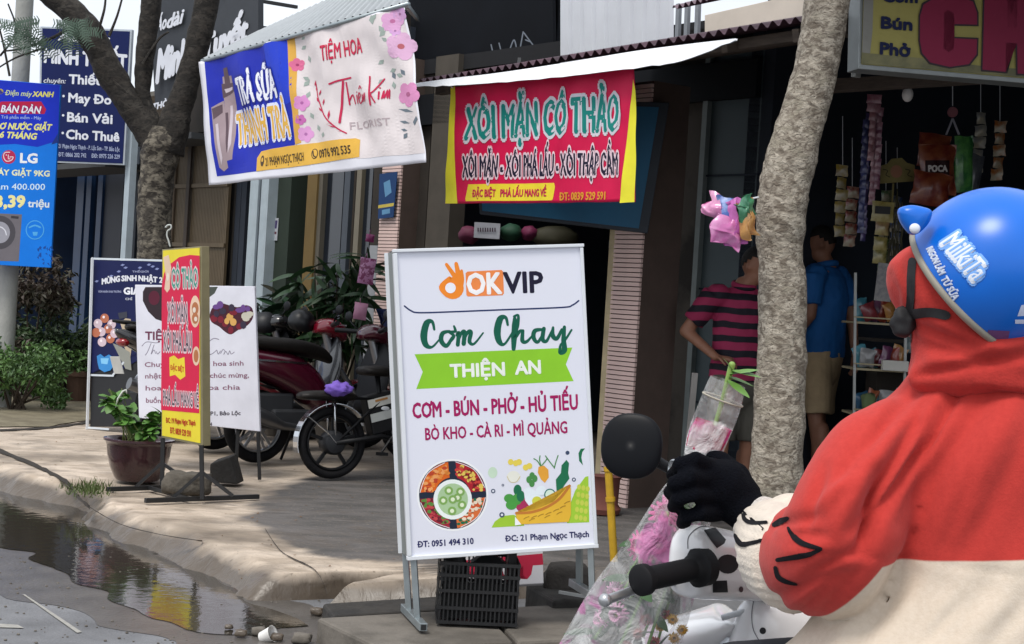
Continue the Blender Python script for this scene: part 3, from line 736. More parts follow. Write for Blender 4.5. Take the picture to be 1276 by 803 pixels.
def limb(mb, px, Y, n=26, seed=0, rough=.09, sub=8, dY=0):
    q = spline([(x, y, r) for x, y, r in px], sub); c = [at(x, y, Y + dY * i / len(q)) for i, (x, y, r) in enumerate(q)]
    rs = []
    for i, p in enumerate(c):
        d = (c[min(i + 1, len(c) - 1)] - c[max(i - 1, 0)]).normalized(); x = d.cross(V((0, 1, 0))).normalized(); y = x.cross(d)
        r = q[i][2] / F_PX * Y; ring = []
        for j in range(n):
            a = 2 * math.pi * j / n; u = x * math.cos(a) + y * math.sin(a); w_ = p + u * r
            k = 1 + rough * noise.noise(w_ * 6 + V((seed, 0, 0))) + rough * .6 * noise.noise(w_ * 18) + rough * .4 * noise.noise(w_ * 45)
            ring.append(p + u * r * k)
        rs.append(ring)
    mb.rings(rs)
TY = 7.0
b0 = gnd(962, 735, .12); 
tr = thing('street_tree', 'pale mottled tree trunk between the two standing men', 'tree', V((at(960, 700, TY).x, TY, .13)))
k = MB(); limb(k, [(950, 745, 52), (956, 700, 43), (961, 640, 37), (965, 600, 34.5), (971, 500, 31.5), (974, 400, 29.5), (972, 300, 29), (978, 240, 31), (988, 190, 31), (1005, 130, 28.5), (1020, 70, 27), (1032, 0, 27), (1044, -80, 26), (1060, -180, 25), (1070, -300, 24)], TY, 40, rough=.11, sub=10)
k.build('trunk', pale_bark, tr, smooth=True)
k = MB(); limb(k, [(1070, -290, 20), (1100, -400, 16), (1180, -520, 10), (1230, -640, 5)], TY); limb(k, [(1068, -290, 20), (1020, -400, 15), (960, -500, 10), (900, -560, 5)], TY, dY=-.6)
limb(k, [(1070, -290, 18), (1075, -420, 13), (1060, -600, 8)], TY, dY=.9)
k.build('limb', pale_bark, tr, smooth=True)
leafg = M('tree_leaf', '#3f5a2c', .5, var=.35, scale=3)
def leaves(mb, c, rad, n, size, seed=0, droop=.3, shape=.45):
    rnd = random.Random(seed); c = V(c)
    for _ in range(n):
        while True:
            d = V((rnd.uniform(-1, 1), rnd.uniform(-1, 1), rnd.uniform(-1, 1)))
            if d.length < 1 and d.length > .25: break
        p = c + V((d.x * rad[0], d.y * rad[1], d.z * rad[2]))
        a = V((rnd.uniform(-1, 1), rnd.uniform(-1, 1), rnd.uniform(-.8, .5) - droop)).normalized(); b = a.cross(V((rnd.uniform(-1, 1), rnd.uniform(-1, 1), rnd.uniform(-1, 1)))).normalized()
        s = size * rnd.uniform(.6, 1.3); w_ = s * shape; u = a.cross(b) * (.18 * s)
        mb.add([p, p + a * s * .5 + b * w_ * .5 + u, p + a * s, p + a * s * .5 - b * w_ * .5 + u, p + a * s * .5], [(0, 1, 4), (1, 2, 4), (4, 2, 3), (0, 4, 3)])
k = MB()
for i, (x, y, dy) in enumerate([(1180, -540, 0), (1230, -640, 0), (960, -520, -.6), (900, -580, -.6), (1060, -620, .9), (1110, -480, .3), (1010, -480, -.3)]):
    leaves(k, at(x, y, TY + dy), (.5, .5, .35), 160, .09, i)
k.build('crown', leafg, tr)

LY = 13.5
tl = thing('street_tree', 'dark forked tree on the left in front of the tailor signs', 'tree', V((at(195, 520, LY).x, LY, .13)))
k = MB(); limb(k, [(192, 545, 27), (194, 500, 23), (194, 420, 22), (193, 330, 21), (192, 260, 21), (196, 215, 22), (203, 180, 25), (206, 160, 20)], LY, 32, rough=.12)
k.build('trunk', grey_bark, tl, smooth=True)
for li in ([(203, 192, 21), (183, 160, 18), (160, 128, 17), (138, 92, 17), (118, 52, 17), (97, 22, 17), (66, -6, 16), (20, -40, 14)],
           [(198, 172, 14), (185, 138, 9), (178, 110, 10), (182, 60, 12), (188, 10, 12), (196, -60, 11)],
           [(207, 190, 23), (218, 150, 19), (232, 105, 15), (246, 55, 15), (256, 10, 15), (270, -70, 13)]):
    k = MB(); limb(k, li, LY, 22, rough=.13); k.build('limb', dark_bark, tl, smooth=True)
k = MB()
for tw in ([(160, 118, 2), (138, 98, 1.8), (120, 78, 1.4)], [(136, 45, 2), (146, 20, 1.5), (153, -5, 1.2)], [(122, 40, 2), (130, 12, 1.6), (132, -10, 1.2)], [(178, 80, 2.2), (197, 50, 1.6), (210, 40, 1.2)], [(55, 60, 1.6), (20, 72, 1.2), (-10, 90, 1)], [(0, 70, 1.5), (20, 40, 1.2), (10, 5, 1)], [(12, 95, 1.6), (3, 50, 1.3), (-8, 10, 1)], [(100, 25, 2.4), (70, 45, 2), (30, 60, 1.5), (5, 64, 1)]):
    limb(k, tw, LY - .1, 6, rough=.02, sub=4)
k.build('twig', dark_bark, tl)
k = MB(); rnd = random.Random(5)
for i in range(46):   # pinnate sprays
    x, y = rnd.choice([(30, 48), (55, 40), (84, 48), (60, 55), (36, 55), (92, 38), (100, 45), (20, 50)]); x += rnd.uniform(-14, 14); y += rnd.uniform(-9, 7) - 11
    p = at(x, y, LY - rnd.uniform(.1, .6)); d = V((rnd.uniform(-1, 1), rnd.uniform(-.5, .5), rnd.uniform(-.9, .1))).normalized(); sd_ = d.cross(V((0, 1, 0))).normalized()
    for j in range(9):
        q = p + d * (.022 * j)
        for s in (-1, 1):
            e = q + sd_ * s * .038 + d * .016; k.add([q, q + d * .010, e + d * .007, e], [(0, 1, 2, 3)])
k.build('crown', M('feathery_leaf', '#44584a', .6, var=.4, scale=6), tl)

# utility pole
py_ = 14.2; k_pole = MB(); top_ = at(31, 0, py_); r_ = .075
k_pole.tube([V((top_.x, py_, 0)), V((top_.x, py_, 7))], [.082, .07], 20)
# canopies that shade the gate and the blue shop
for b_, t0, t1, z, p0 in ((bD, tC1 + .05, tD1, 2.72, 3.45), (bE, tD1 + .02, tE1 + 1.4, 2.48, 3.3)):
    k = MB(); wb(k, t0, t1, p0, 3.89, z, z + .06); k.build('canopy', M('dark_canopy', '#3a3c3e', .8), b_)
tag(k_pole.build('utility_pole', M('pole_concrete', '#9b9c98', .9, var=.12, scale=5, bump=.4), smooth=60), 'round grey concrete pole behind the blue appliance advert at the left edge', 'pole')
# ================================================================== SIGNS
steel = M('galvanised_steel', '#9aa3a6', .4, metal=.7, var=.12, scale=12)
white_frame = M('white_painted_metal', '#d9dde2', .4, var=.04, scale=6)
blackm = M('black_painted_metal', '#1d1e20', .5, var=.2, scale=10)

# ---- big white menu sign ------------------------------------------------
sg = thing('menu_sign', 'large white double sided restaurant menu board on steel legs in front of the black crate', 'sign', at(615, 775, 6.15))
F1 = Face(at(492, 312, 6.05), at(724, 305, 6.21), at(510, 697, 6.03))
QF = [(492, 312), (724, 305), (742, 681), (510, 697)]
vinyl = M('white_vinyl', '#dfe1ec', .38, var=.015, scale=2)
DEP = .2
# frame tubes round the face, then side skin
fr = MB()
def ftube(a, b, w_=5.5):
    (x0, y0), (x1, y1) = a, b; l = math.hypot(x1 - x0, y1 - y0); nx, ny = -(y1 - y0) / l * w_ / 2, (x1 - x0) / l * w_ / 2
    q = [(x0 + nx, y0 + ny), (x1 + nx, y1 + ny), (x1 - nx, y1 - ny), (x0 - nx, y0 - ny)]
    f = [F1.pt(x, y, .012) for x, y in q]; fr.hexa([p - F1.n * .03 for p in f], f)
ftube((489, 313), (727, 306), 4); ftube((507, 696), (745, 680), 5); ftube((492, 316), (510, 693), 5); ftube((724, 309), (742, 678), 4)
fr.build('front_frame', white_frame, sg, bevel=.002)
pn = board(F1, QF, .012, 'front_panel', vinyl, sg, bevel=0)
mb = MB(); bq = [F1.pt(x, y, -DEP) for x, y in QF]; ff = [F1.pt(x, y, -.012) for x, y in QF]
board(F1, QF, .012, 'back_panel', vinyl, sg, bevel=0, h=-DEP)
k = MB(); k.hexa([bq[0], bq[3], bq[3] + (bq[1] - bq[0]).normalized() * .006, bq[0] + (bq[1] - bq[0]).normalized() * .006], [ff[0], ff[3], ff[3] + (bq[1] - bq[0]).normalized() * .006, ff[0] + (bq[1] - bq[0]).normalized() * .006])
k.build('side_panel', M('grey_side_sheet', '#7c8280', .5, metal=.2, var=.12, scale=4), sg)
k = MB()
for i, j in ((0, 1), (3, 2)):
    k.hexa([bq[i], bq[j], bq[j] + (bq[3 - i] - bq[i]).normalized() * .006, bq[i] + (bq[3 - i] - bq[i]).normalized() * .006], [ff[i], ff[j], ff[j] + (ff[3 - i] - ff[i]).normalized() * .006, ff[i] + (ff[3 - i] - ff[i]).normalized() * .006])
k.hexa([bq[1], bq[2], bq[2] - (bq[1] - bq[0]).normalized() * .006, bq[1] - (bq[1] - bq[0]).normalized() * .006], [ff[1], ff[2], ff[2] - (bq[1] - bq[0]).normalized() * .006, ff[1] - (bq[1] - bq[0]).normalized() * .006])
k.build('edge_panel', white_frame, sg)
k = MB(); k.beam(bq[0] + F1.n * .01, bq[3] + F1.n * .01, .022, .022); k.build('back_frame', white_frame, sg)
for (x, y), (x2, y2), h_ in (((516, 694), (521, 775), -.01), ((737, 684), (739, 742), -.01)):
    a = F1.pt(x, y, h_); b = F1.pt(x2, y2, h_); k = MB(); k.beam(a, b, .022, .022); k.build('leg', steel, sg)
    a2 = F1.pt(x - (2 if x < 600 else 0), y - 2, -DEP + .02); b2 = F1.pt(x2 - 2, y2 - 2, -DEP + .02); k = MB(); k.beam(a2, b2, .022, .022); k.build('leg', steel, sg)
    k = MB(); dd = (b - b2).normalized(); q0, q1 = b2 - dd * .10, b + dd * .11
    k.beam(q0, q1, .03, .03); k.build('foot', steel, sg, bevel=.002)
    k = MB(); k.beam(q1 - dd * .002, q1 + dd * .003, .02, .02); k.build('foot_opening', blackm, sg)
z2 = Z(470, 290, 3.824); z3 = Z(470, 480, 3.648)
upv = (-.045, -1)
# logo
i_ = Ink(F1); o1 = '#f08a2c'
i_.disc(*z2(360, 265)[0], 13.8); i_.stroke(z2(395, 245, 360, 195, 330, 152), [6, 5.5, 4]); i_.stroke(z2(385, 240, 385, 195, 376, 148), [7, 6.5, 4.5]); i_.stroke(z2(398, 270, 405, 225, 402, 182), [5, 5, 3.5]); i_.stroke(z2(330, 300, 305, 260, 345, 218), [4, 6, 5])
i_.build(pn, o1, 'logo_hand'); Ink(F1, .005).disc(*z2(349, 264)[0], 6.6).build(pn, '#eceef6', 'logo_hole')
Ink(F1).poly(z2(430, 186, 592, 178, 600, 186, 604, 290, 597, 299, 432, 305, 425, 298, 421, 194)).build(pn, '#ee8a4a', 'logo_box')
lines(F1, pn, [('OK', 432, 294, 592, 289, 96, '#f6f4f4', .035, 0)], z2, .005, upv)
lines(F1, pn, [('VIP', 606, 288, 790, 283, 96, '#1a1830', .03, 0)], z2, .002, upv)
Ink(F1).stroke(z2(130, 350, 160, 372, 200, 382, 350, 378, 600, 368, 880, 357, 930, 346, 960, 325), 1.9).build(pn, '#1c2c5c', 'rule')
# brush script
g_ = '#0f5c48'; i_ = Ink(F1)
S_ = lambda w_, *a: i_.stroke(z2(*a), w_, n=7)
S_([3, 4, 8, 9, 7, 3, 2], 272, 462, 262, 425, 236, 432, 222, 490, 232, 535, 262, 545, 300, 505)             # C
S_([3, 5.5, 6, 5, 3.5], 345, 470, 312, 480, 305, 515, 330, 540, 358, 500); S_([4, 4, 3], 342, 472, 365, 495, 340, 528); S_([2.5, 4, 2.5], 350, 472, 372, 470, 366, 446)
S_([3, 5, 5], 378, 490, 388, 478, 384, 535); S_([3, 4, 5.5, 5.5], 384, 520, 402, 478, 416, 476, 412, 530); S_([3, 4, 5.5, 5, 3, 2], 412, 515, 432, 474, 446, 476, 440, 520, 462, 530, 505, 478)
S_([3, 4, 8, 9, 7, 3, 2.5], 622, 440, 612, 405, 586, 412, 572, 470, 582, 520, 608, 530, 648, 470)
S_([3, 7, 7.5, 5], 655, 400, 655, 440, 652, 500, 650, 555); S_([3, 3, 5, 5, 4, 2.5], 652, 400, 672, 395, 668, 440, 654, 500, 680, 470, 694, 468); S_([4, 5.5, 4, 2], 694, 468, 692, 515, 712, 520, 740, 490)
S_([3, 5.5, 5.5, 4, 3], 790, 462, 752, 468, 745, 500, 765, 522, 792, 480); S_([5, 5.5, 4, 2], 794, 458, 788, 508, 808, 516, 835, 460)
S_([3, 6, 5, 3.5], 838, 452, 836, 490, 856, 505, 880, 462); S_([4, 6, 7, 5, 3], 892, 450, 888, 510, 892, 560, 872, 572, 872, 540); S_([3, 3, 2.5], 874, 535, 900, 505, 926, 464)
i_.build(pn, g_, 'script_lettering')
Ink(F1, .0015).poly(z2(178, 580, 930, 548, 899, 628, 936, 708, 186, 746, 217, 664)).build(pn, '#8cc92f', 'ribbon')
lines(F1, pn, [('THIỆN', 350, 690, 607, 680, 60, '#eef2ea', .04, 0), ('AN', 660, 675, 778, 670, 60, '#eef2ea', .04, 0)], z2, .004, upv)
lines(F1, pn, [('CƠM - BÚN - PHỞ - HỦ TIẾU', 163, 150, 912, 110, 66, '#a4155c', .03, 0), ('BÒ KHO - CÀ RI - MÌ QUẢNG', 220, 250, 864, 218, 53, '#a4155c', .022, 0),
               ('ĐT: 0951 494 310', 184, 738, 438, 722, 27, '#23265c', .03, 0), ('ĐC: 21 Phạm Ngọc Thạch', 583, 711, 962, 690, 26, '#23265c', .03, 0)], z3, .002, upv)
# round food tray
cx, cy = 343, 500
Ink(F1, .001).disc(*z3(cx, cy)[0], 44.5, 45, n=40).build(pn, '#eef0f2', 'tray'); Ink(F1, .0018).disc(*z3(cx, cy)[0], 42, 42.5, n=40).build(pn, '#1f2a3c', 'tray_ground')
rnd = random.Random(2)
for a0, cols in ((186, ['#d8651f', '#e0883a', '#b8452a', '#e8a060']), (277, ['#a8202c', '#c8403a', '#7c1a24', '#e0c25a']), (6, ['#d8703a', '#1d6b4a', '#cf5a30', '#e8d8c0']), (97, ['#a02638', '#c2484c', '#6a2030', '#5c8a40'])):
    i_ = Ink(F1, .003); C0 = z3(cx, cy)[0]
    seg = [(C0[0] + 41 * math.cos(R(a)), C0[1] + 41.5 * math.sin(R(a))) for a in range(a0 - 2, a0 + 80, 6)] + [(C0[0] + 22 * math.cos(R(a)), C0[1] + 22 * math.sin(R(a))) for a in range(a0 + 74, a0 + 2, -6)]
    i_.poly(seg).build(pn, cols[0], 'tray_food')
    for ci, c_ in enumerate(cols[1:]):
        i_ = Ink(F1, .0045 + ci * .0006)
        for _ in range(22):
            a = R(a0 + rnd.uniform(2, 74)); r = rnd.uniform(26, 38); i_.disc(C0[0] + r * math.cos(a), C0[1] + r * math.sin(a), rnd.uniform(1.5, 3.6), rnd.uniform(1.3, 2.6), 7)
        i_.build(pn, c_, 'tray_food')
    i_ = Ink(F1, .0066)
    i_.stroke([seg[0], seg[len(seg) // 4], seg[12 if len(seg) > 12 else -1]], .8)
    i_.build(pn, '#e8ecf0', 'tray_line')
C0 = z3(343, 520)[0]; Ink(F1, .008).disc(*C0, 24, 25, 30).build(pn, '#e9f0ee', 'bowl'); Ink(F1, .009).disc(*C0, 19, 20, 26).build(pn, '#a9c79a', 'bowl_food')
i_ = Ink(F1, .010); j_ = Ink(F1, .0112)
for x, y in ((325, 480), (378, 485), (300, 525), (343, 520), (385, 545), (340, 572), (365, 512)):
    c = z3(x, y)[0]; i_.disc(*c, 5.4, 5.4, 12); j_.disc(*c, 2.7, 2.7, 9)
i_.build(pn, '#7fa85a', 'fruit'); j_.build(pn, '#dfeccb', 'fruit_centre')
# vegetables and yellow bowl
def pl(col, h, *a, name='picture'): Ink(F1, h).poly(z3(*a)).build(pn, col, name)
pl('#9ec83a', .002, 520, 648, 535, 620, 570, 595, 620, 590, 650, 605, 668, 632, 668, 640)
pl('#9ec83a', .002, 862, 628, 870, 560, 900, 480, 945, 418, 960, 414, 964, 624)
i_ = Ink(F1, .003)
for r in range(5):
    for c in range(3): i_.disc(*z3(905 + c * 20 + r * 3, 600 - r * 34 + c * 4)[0], 2.6, 3.6, 8)
i_.build(pn, '#c3cf52', 'corn')
pl('#1f6e4b', .003, 815, 480, 812, 430, 835, 400, 838, 365, 860, 340, 872, 355, 868, 400, 874, 425, 855, 450, 830, 488)
pl('#1f6e4b', .003, 918, 345, 915, 310, 925, 290, 945, 288, 932, 305, 928, 330, 935, 365)
i_ = Ink(F1, .003); i_.disc(*z3(665, 545)[0], 10, 9.5); i_.build(pn, '#a8325c', 'beet')
i_ = Ink(F1, .004); [i_.disc(*z3(x, y)[0], rx, ry) for x, y, rx, ry in ((600, 515, 6.5, 5.5), (610, 545, 7, 6), (635, 520, 6, 7))]; i_.build(pn, '#4a9a45', 'leaf')
i_ = Ink(F1, .0045); [i_.disc(*z3(x, y)[0], rx, ry) for x, y, rx, ry in ((638, 478, 5, 7), (652, 505, 5, 7))]; i_.build(pn, '#1f6e4b', 'leaf')
i_ = Ink(F1, .005); i_.poly(z3(665, 475, 690, 464, 725, 485, 755, 520, 768, 548, 700, 562, 672, 525)).disc(*z3(745, 480)[0], 6.5, 6); i_.build(pn, '#e4eef4', 'egg')
Ink(F1, .006).disc(*z3(726, 528)[0], 6.2, 6).build(pn, '#cfd04a', 'yolk')
Ink(F1, .007).disc(*z3(785, 498)[0], 7.2, 7.4).build(pn, '#1f6e6a', 'slice'); Ink(F1, .008).disc(*z3(785, 498)[0], 5.8, 6).build(pn, '#d6ead8', 'slice_face')
pl('#e2a23c', .003, 733, 372, 758, 366, 778, 385, 780, 420, 762, 445, 745, 430, 730, 398, name='carrot')
i_ = Ink(F1, .004); [i_.stroke(z3(*a), 1.3) for a in ((742, 368, 728, 345, 712, 335), (744, 366, 738, 340, 740, 322), (748, 366, 765, 345, 772, 335), (805, 375, 785, 350, 765, 322), (805, 378, 812, 350, 822, 320))]; [i_.disc(*z3(x, y)[0], 3.4, 4.4) for x, y in ((690, 430), (716, 425), (704, 412), (703, 448))]; i_.build(pn, '#4a8a4a', 'leaf')
i_ = Ink(F1, .003); [i_.disc(*z3(x, y)[0], 3.6, 3.8) for x, y in ((607, 350), (630, 355), (645, 350), (675, 375), (692, 368))]; i_.build(pn, '#e4cf58', 'corn')
i_ = Ink(F1, .002); i_.disc(*z3(525, 398)[0], 5.8, 7); i_.build(pn, '#c5dcc4', 'cabbage'); i_ = Ink(F1, .002); i_.disc(*z3(620, 418)[0], 8.5, 7.5); i_.build(pn, '#e6e6da', 'onion'); i_ = Ink(F1, .003); i_.stroke(z3(590, 415, 605, 440, 632, 440, 650, 415), .8); i_.build(pn, '#c8b88a', 'onion_line')
i_ = Ink(F1, .003); [i_.disc(*z3(x, y)[0], r, r, 10) for x, y, r in ((865, 308, 2.6), (894, 430, 2.6), (527, 482, 2.8), (567, 590, 3.4), (571, 455, 1.6))]; i_.build(pn, '#3c4a66', 'ring'); i_ = Ink(F1, .004); [i_.disc(*z3(x, y)[0], r, r, 10) for x, y, r in ((894, 430, 1.3), (527, 482, 1.5), (567, 590, 1.6), (571, 455, .7))]; i_.build(pn, '#dcdfe8', 'ring_hole')
pl('#e3b53a', .009, 628, 580, 720, 566, 800, 530, 873, 452, 880, 470, 880, 590, 870, 622, 640, 634)
pl('#f2f4f8', .0095, 626, 598, 655, 634, 626, 638)
Ink(F1, .010).stroke(z3(632, 582, 700, 578, 770, 555, 830, 515, 874, 458), 3.4).build(pn, '#c07a34', 'bowl_rim')
i_ = Ink(F1, .011); [i_.stroke(z3(x, y, x + 12, y - 8, x + 26, y - 12), 1.1, n=3) for x, y in ((665, 610), (700, 606), (730, 598), (765, 590), (800, 575), (830, 560), (690, 618), (760, 604), (815, 588), (850, 540))]; i_.build(pn, '#b0862c', 'bowl_pattern')

# ---- small red and yellow sticky rice sign --------------------------------
rs = thing('standing_sign', 'narrow red and yellow sticky rice sign on a black stand beside the flower pot', 'sign', at(235, 622, 9.2))
F2 = Face(at(202, 311, 9.32), at(251, 307, 8.95), at(202, 545, 9.32))
QR = [(202, 311), (251, 307), (252.5, 556), (201, 545.5)]
galv = M('brass_toned_frame', '#8f8768', .5, metal=.4, var=.12)
o = board(F2, QR, .05, 'box_frame', galv, rs, bevel=.002)
face2 = board(F2, [(203.5, 312.5), (249, 309), (250, 552.5), (202.5, 543)], .003, 'front_panel', PR('#e8d63c'), rs, bevel=0, h=.003)
F2.base = .003; z5 = Z(100, 300, 5.317); z4 = Z(100, 430, 3.825)
Ink(F2, .005).poly(z5(545, 290, 560, 215, 600, 155, 660, 110, 730, 95, 795, 100) + z4(570, 326, 388, 310)).build(face2, '#d8244c', 'red_panel')
vv = (-.02, -1); gy = '#4a4450'
lines(F2, face2, [('CÔ THẢO', 612, 312, 785, 305, 120, '#3f9a86', .03, 0, '#e2c9cc', .1), ('XÔI MẶN', 585, 538, 715, 538, 118, gy, .02, 0, '#e8ccd2', .1), ('XÔI PHÁ LẤU', 556, 728, 745, 733, 120, gy, .02, 0, '#e8ccd2', .1)], z5, .007, vv)
lines(F2, face2, [('PHÁ LẤU MANG VỀ', 400, 282, 568, 296, 64, gy, .02, 0, '#e8ccd2', .1), ('ĐC: 19 Phạm Ngọc Thạch', 412, 370, 552, 384, 24, '#c04028', .03, 0), ('ĐT: 0839 529 591', 432, 420, 530, 438, 28, '#c04028', .03, 0)], z4, .007, vv)
i_ = Ink(F2, .007); i_.poly(z4(428, 60, 450, 50, 470, 68, 500, 58, 504, 150, 480, 166, 455, 142, 430, 150)); i_.build(face2, '#ecd63c', 'flag')
lines(F2, face2, [('ĐẶC BIỆT', 434, 118, 498, 128, 22, '#d06a28', .04, 0)], z4, .009, vv)
i_ = Ink(F2, .006); i_.disc(*z5(765, 470)[0], 6.4, 20).disc(*z5(772, 765)[0], 4.6, 12); i_.poly(z5(555, 110, 590, 95, 608, 180, 600, 250, 598, 320, 580, 345, 562, 320, 572, 240)); i_.build(face2, '#e6c8ae', 'food_photo')
i_ = Ink(F2, .0075); i_.disc(*z5(766, 450)[0], 4.2, 8).disc(*z5(766, 515)[0], 4, 7).disc(*z5(772, 765)[0], 3, 8); i_.build(face2, '#b8734a', 'food_photo')
i_ = Ink(F2, .0085); i_.disc(*z5(760, 460)[0], 2, 3.4).disc(*z5(770, 520)[0], 2, 3).disc(*z5(585, 240)[0], 1.6, 5); i_.build(face2, '#e8dccc', 'food_photo')
# wire hook on top
k = MB(); hk = spline([(212, 308), (210, 300), (208, 294), (209, 288), (213, 285), (213, 281), (209, 281), (206, 284)], 4)
k.tube([at(x, y, 9.27) for x, y in hk], .005, 6); k.build('hook', M('pale_wire', '#b9bdb8', .5), rs, smooth=True)
# stand
def bar(mb, pts, Y, w_=.022):
    for a, b in zip(pts, pts[1:]): mb.beam(at(a[0], a[1], Y if not isinstance(Y, tuple) else Y[0]), at(b[0], b[1], Y if not isinstance(Y, tuple) else Y[1]), w_, w_)
gr_ = lambda x, y: gnd(x, y, .135).y
Yb, Yf = gr_(190, 608), gr_(250, 624)
k = MB(); bar(k, [(203, 546), (202, 609)], Yb); k.build('leg', blackm, rs)
k = MB(); bar(k, [(251, 555), (252, 622)], Yf); k.build('leg', blackm, rs)
k = MB(); k.beam(gnd(134, 610, .14), gnd(214, 607, .14), .025, .025); k.build('foot', blackm, rs)
k = MB(); k.beam(gnd(181, 624, .14), gnd(322, 619, .14), .025, .025); k.build('foot', blackm, rs)
k = MB(); k.beam(gnd(186, 608, .141), gnd(236, 622, .141), .02, .02); k.build('cross_bar', blackm, rs)
for a, b, Y in (((202, 577), (168, 608), Yb), ((203, 578), (222, 591), Yb), ((252, 588), (216, 620), Yf), ((252, 589), (290, 618), Yf)):
    k = MB(); bar(k, [a, b], Y, .018); k.build('brace', blackm, rs)
# ---- white flower shop board ---------------------------------------------
fs_ = thing('standing_sign', 'white flower shop board with a heart shaped bouquet photo, partly behind the red sign', 'sign', at(296, 600, 10.4))
F3 = Face(at(168, 355, 10.5), at(317, 357, 10.1), at(323, 538, 10.05))
p3 = board(F3, [(168, 355), (317, 357), (323.5, 538), (173, 521)], .02, 'panel', PR('#dcdce6', .5), fs_)
plum = '#6e3a52'
i_ = Ink(F3); i_.poly(z5(432, 308, 545, 308, 545, 535, 500, 520, 450, 470, 415, 400, 415, 340)).build(p3, '#352a30', 'photo_heart')
i_ = Ink(F3, .004); i_.disc(*z5(490, 380)[0], 7, 9).build(p3, '#5a2234', 'photo_flower')
i_ = Ink(F3); i_.poly(z5(828, 308, 912, 306, 890, 350, 850, 380, 828, 384)).build(p3, '#4c524c', 'photo_leaf')
hz = spline([(960, 420), (925, 415), (880, 440), (858, 490), (870, 540), (920, 570), (960, 605), (1000, 622), (1050, 590), (1110, 560), (1145, 510), (1140, 450), (1100, 428), (1040, 442), (960, 420)], 3)
i_ = Ink(F3); i_.poly([z5(x, y)[0] for x, y in hz[:-1]]).build(p3, '#4a2330', 'photo_heart')
rnd = random.Random(9)
for ci, (c_, pts) in enumerate((('#6c4a8a', [(1080, 450), (1060, 462), (1110, 452), (900, 440), (930, 430)]), ('#7a2434', [(930, 520), (890, 520), (960, 560), (1000, 590), (1050, 575), (1020, 480)]), ('#d8a860', [(990, 510), (975, 540), (1020, 545)]), ('#c9c4b4', [(1100, 520), (1090, 505), (1118, 500), (1125, 480)]), ('#3c3446', [(900, 480), (950, 470), (1000, 450), (1080, 560)]))):
    i_ = Ink(F3, .0035 + ci * .0008); [i_.disc(*z5(x + rnd.uniform(-6, 6), y + rnd.uniform(-6, 6))[0], rnd.uniform(3, 5.5), rnd.uniform(3, 5), 9) for x, y in pts]; i_.build(p3, c_, 'photo_flower')
lines(F3, p3, [('TIỆM HOA', 432, 656, 800, 664, 52, plum, .03, 0)], z5, .003)
i_ = Ink(F3, .002)
for a in ((408, 700, 440, 672, 500, 678, 525, 672), (470, 680, 445, 740, 430, 760), (490, 690, 470, 752, 488, 725, 500, 750), (505, 735, 512, 752, 530, 735),
          (920, 655, 880, 650, 840, 690, 838, 745, 870, 752, 905, 725), (905, 725, 915, 752, 930, 730), (930, 750, 945, 722, 960, 735, 950, 755, 965, 735, 980, 755, 990, 730, 1000, 752, 1022, 738)):
    i_.stroke(z5(*a), .9, n=5)
i_.build(p3, '#8a8494', 'script_lettering')
pk_ = '#8c6478'
lines(F3, p3, [('Chuyên hoa cưới, hoa sinh', 308, 105, 778, 98, 22, pk_, .02, 0), ('nhật, khai trương, chúc mừng,', 310, 160, 804, 155, 22, pk_, .02, 0), ('hoa tang lễ, hoa chia', 312, 217, 762, 213, 22, pk_, .02, 0), ('buồn', 314, 275, 384, 277, 22, pk_, .02, 0), ('P1, Bảo Lộc', 622, 336, 764, 334, 18, '#4a4450', .03, 0), ('914', 602, 386, 628, 386, 16, '#4a4450', .03, 0)], z4, .002)
for a, b, Y in (((296.6, 537), (293.5, 594), 10.15), ((321.5, 539), (323.5, 598), 10.05), ((175, 521), (174, 575), 10.45)):
    k = MB(); bar(k, [a, b], Y, .02); k.build('leg', blackm, fs_)
# ---- navy birthday board --------------------------------------------------
nb = thing('standing_sign', 'navy blue birthday sale board with balloons in a thin white frame, leftmost standing board', 'sign', at(112, 532, 12.7))
F4 = Face(at(115, 322, 12.8), at(215, 326, 12.4), at(110, 468, 12.7))
board(F4, [(116, 324), (222, 327), (222, 532), (111, 532)], .02, 'black_panel', M('black_panel', '#15161a', .5), nb, h=-.01)
p4 = board(F4, [(116, 324), (222, 327), (222, 420), (141, 467), (111, 467)], .004, 'panel', PR('#151c4a'), nb, bevel=0)
i_ = Ink(F4, .008)
for a in ((115, 322.5, 224, 325.5), (115, 322, 108.5, 535), (111, 467.5, 141, 468.5), (140, 468.5, 154, 452), (109, 533, 135, 535)):
    i_.stroke([(a[0], a[1]), (a[2], a[3])], 2.4, n=1)
i_.mb.v = i_.mb.v; i_.build(nb, '#c8d0d8', 'frame')
k = MB(); k.beam(at(115, 322, 12.75), at(108.5, 535, 12.65), .018, .018); k.build('frame_post', white_frame, nb)
lines(F4, p4, [('MỪNG', 145, 290, 262, 270, 36, '#d8dae2', .05, 0), ('SINH', 275, 268, 372, 266, 34, '#d8dae2', .05, 0), ('NHẬT 2', 388, 266, 545, 280, 34, '#d8dae2', .05, 0),
               ('VÒM NHÃN KHAI TRƯƠNG', 120, 345, 272, 345, 13, '#9aa0c0', .03, 0), ('GIẢM', 290, 355, 440, 356, 42, '#e4e6ee', .05, 0), ('CHỈ', 300, 394, 345, 394, 14, '#c4c8d8', .03, 0), ('THẾGIỚI', 345, 212, 452, 212, 12, '#9aa0c0', .03, 0)], z5, .003)
i_ = Ink(F4, .003)
for x, y in ((255, 205), (300, 180), (280, 162), (205, 235), (455, 160), (480, 172), (508, 188), (108, 270), (395, 180)): i_.poly(z5(x - 14, y + 2, x, y - 8, x + 16, y - 3, x + 2, y + 8))
i_.build(p4, '#7f88b4', 'confetti')
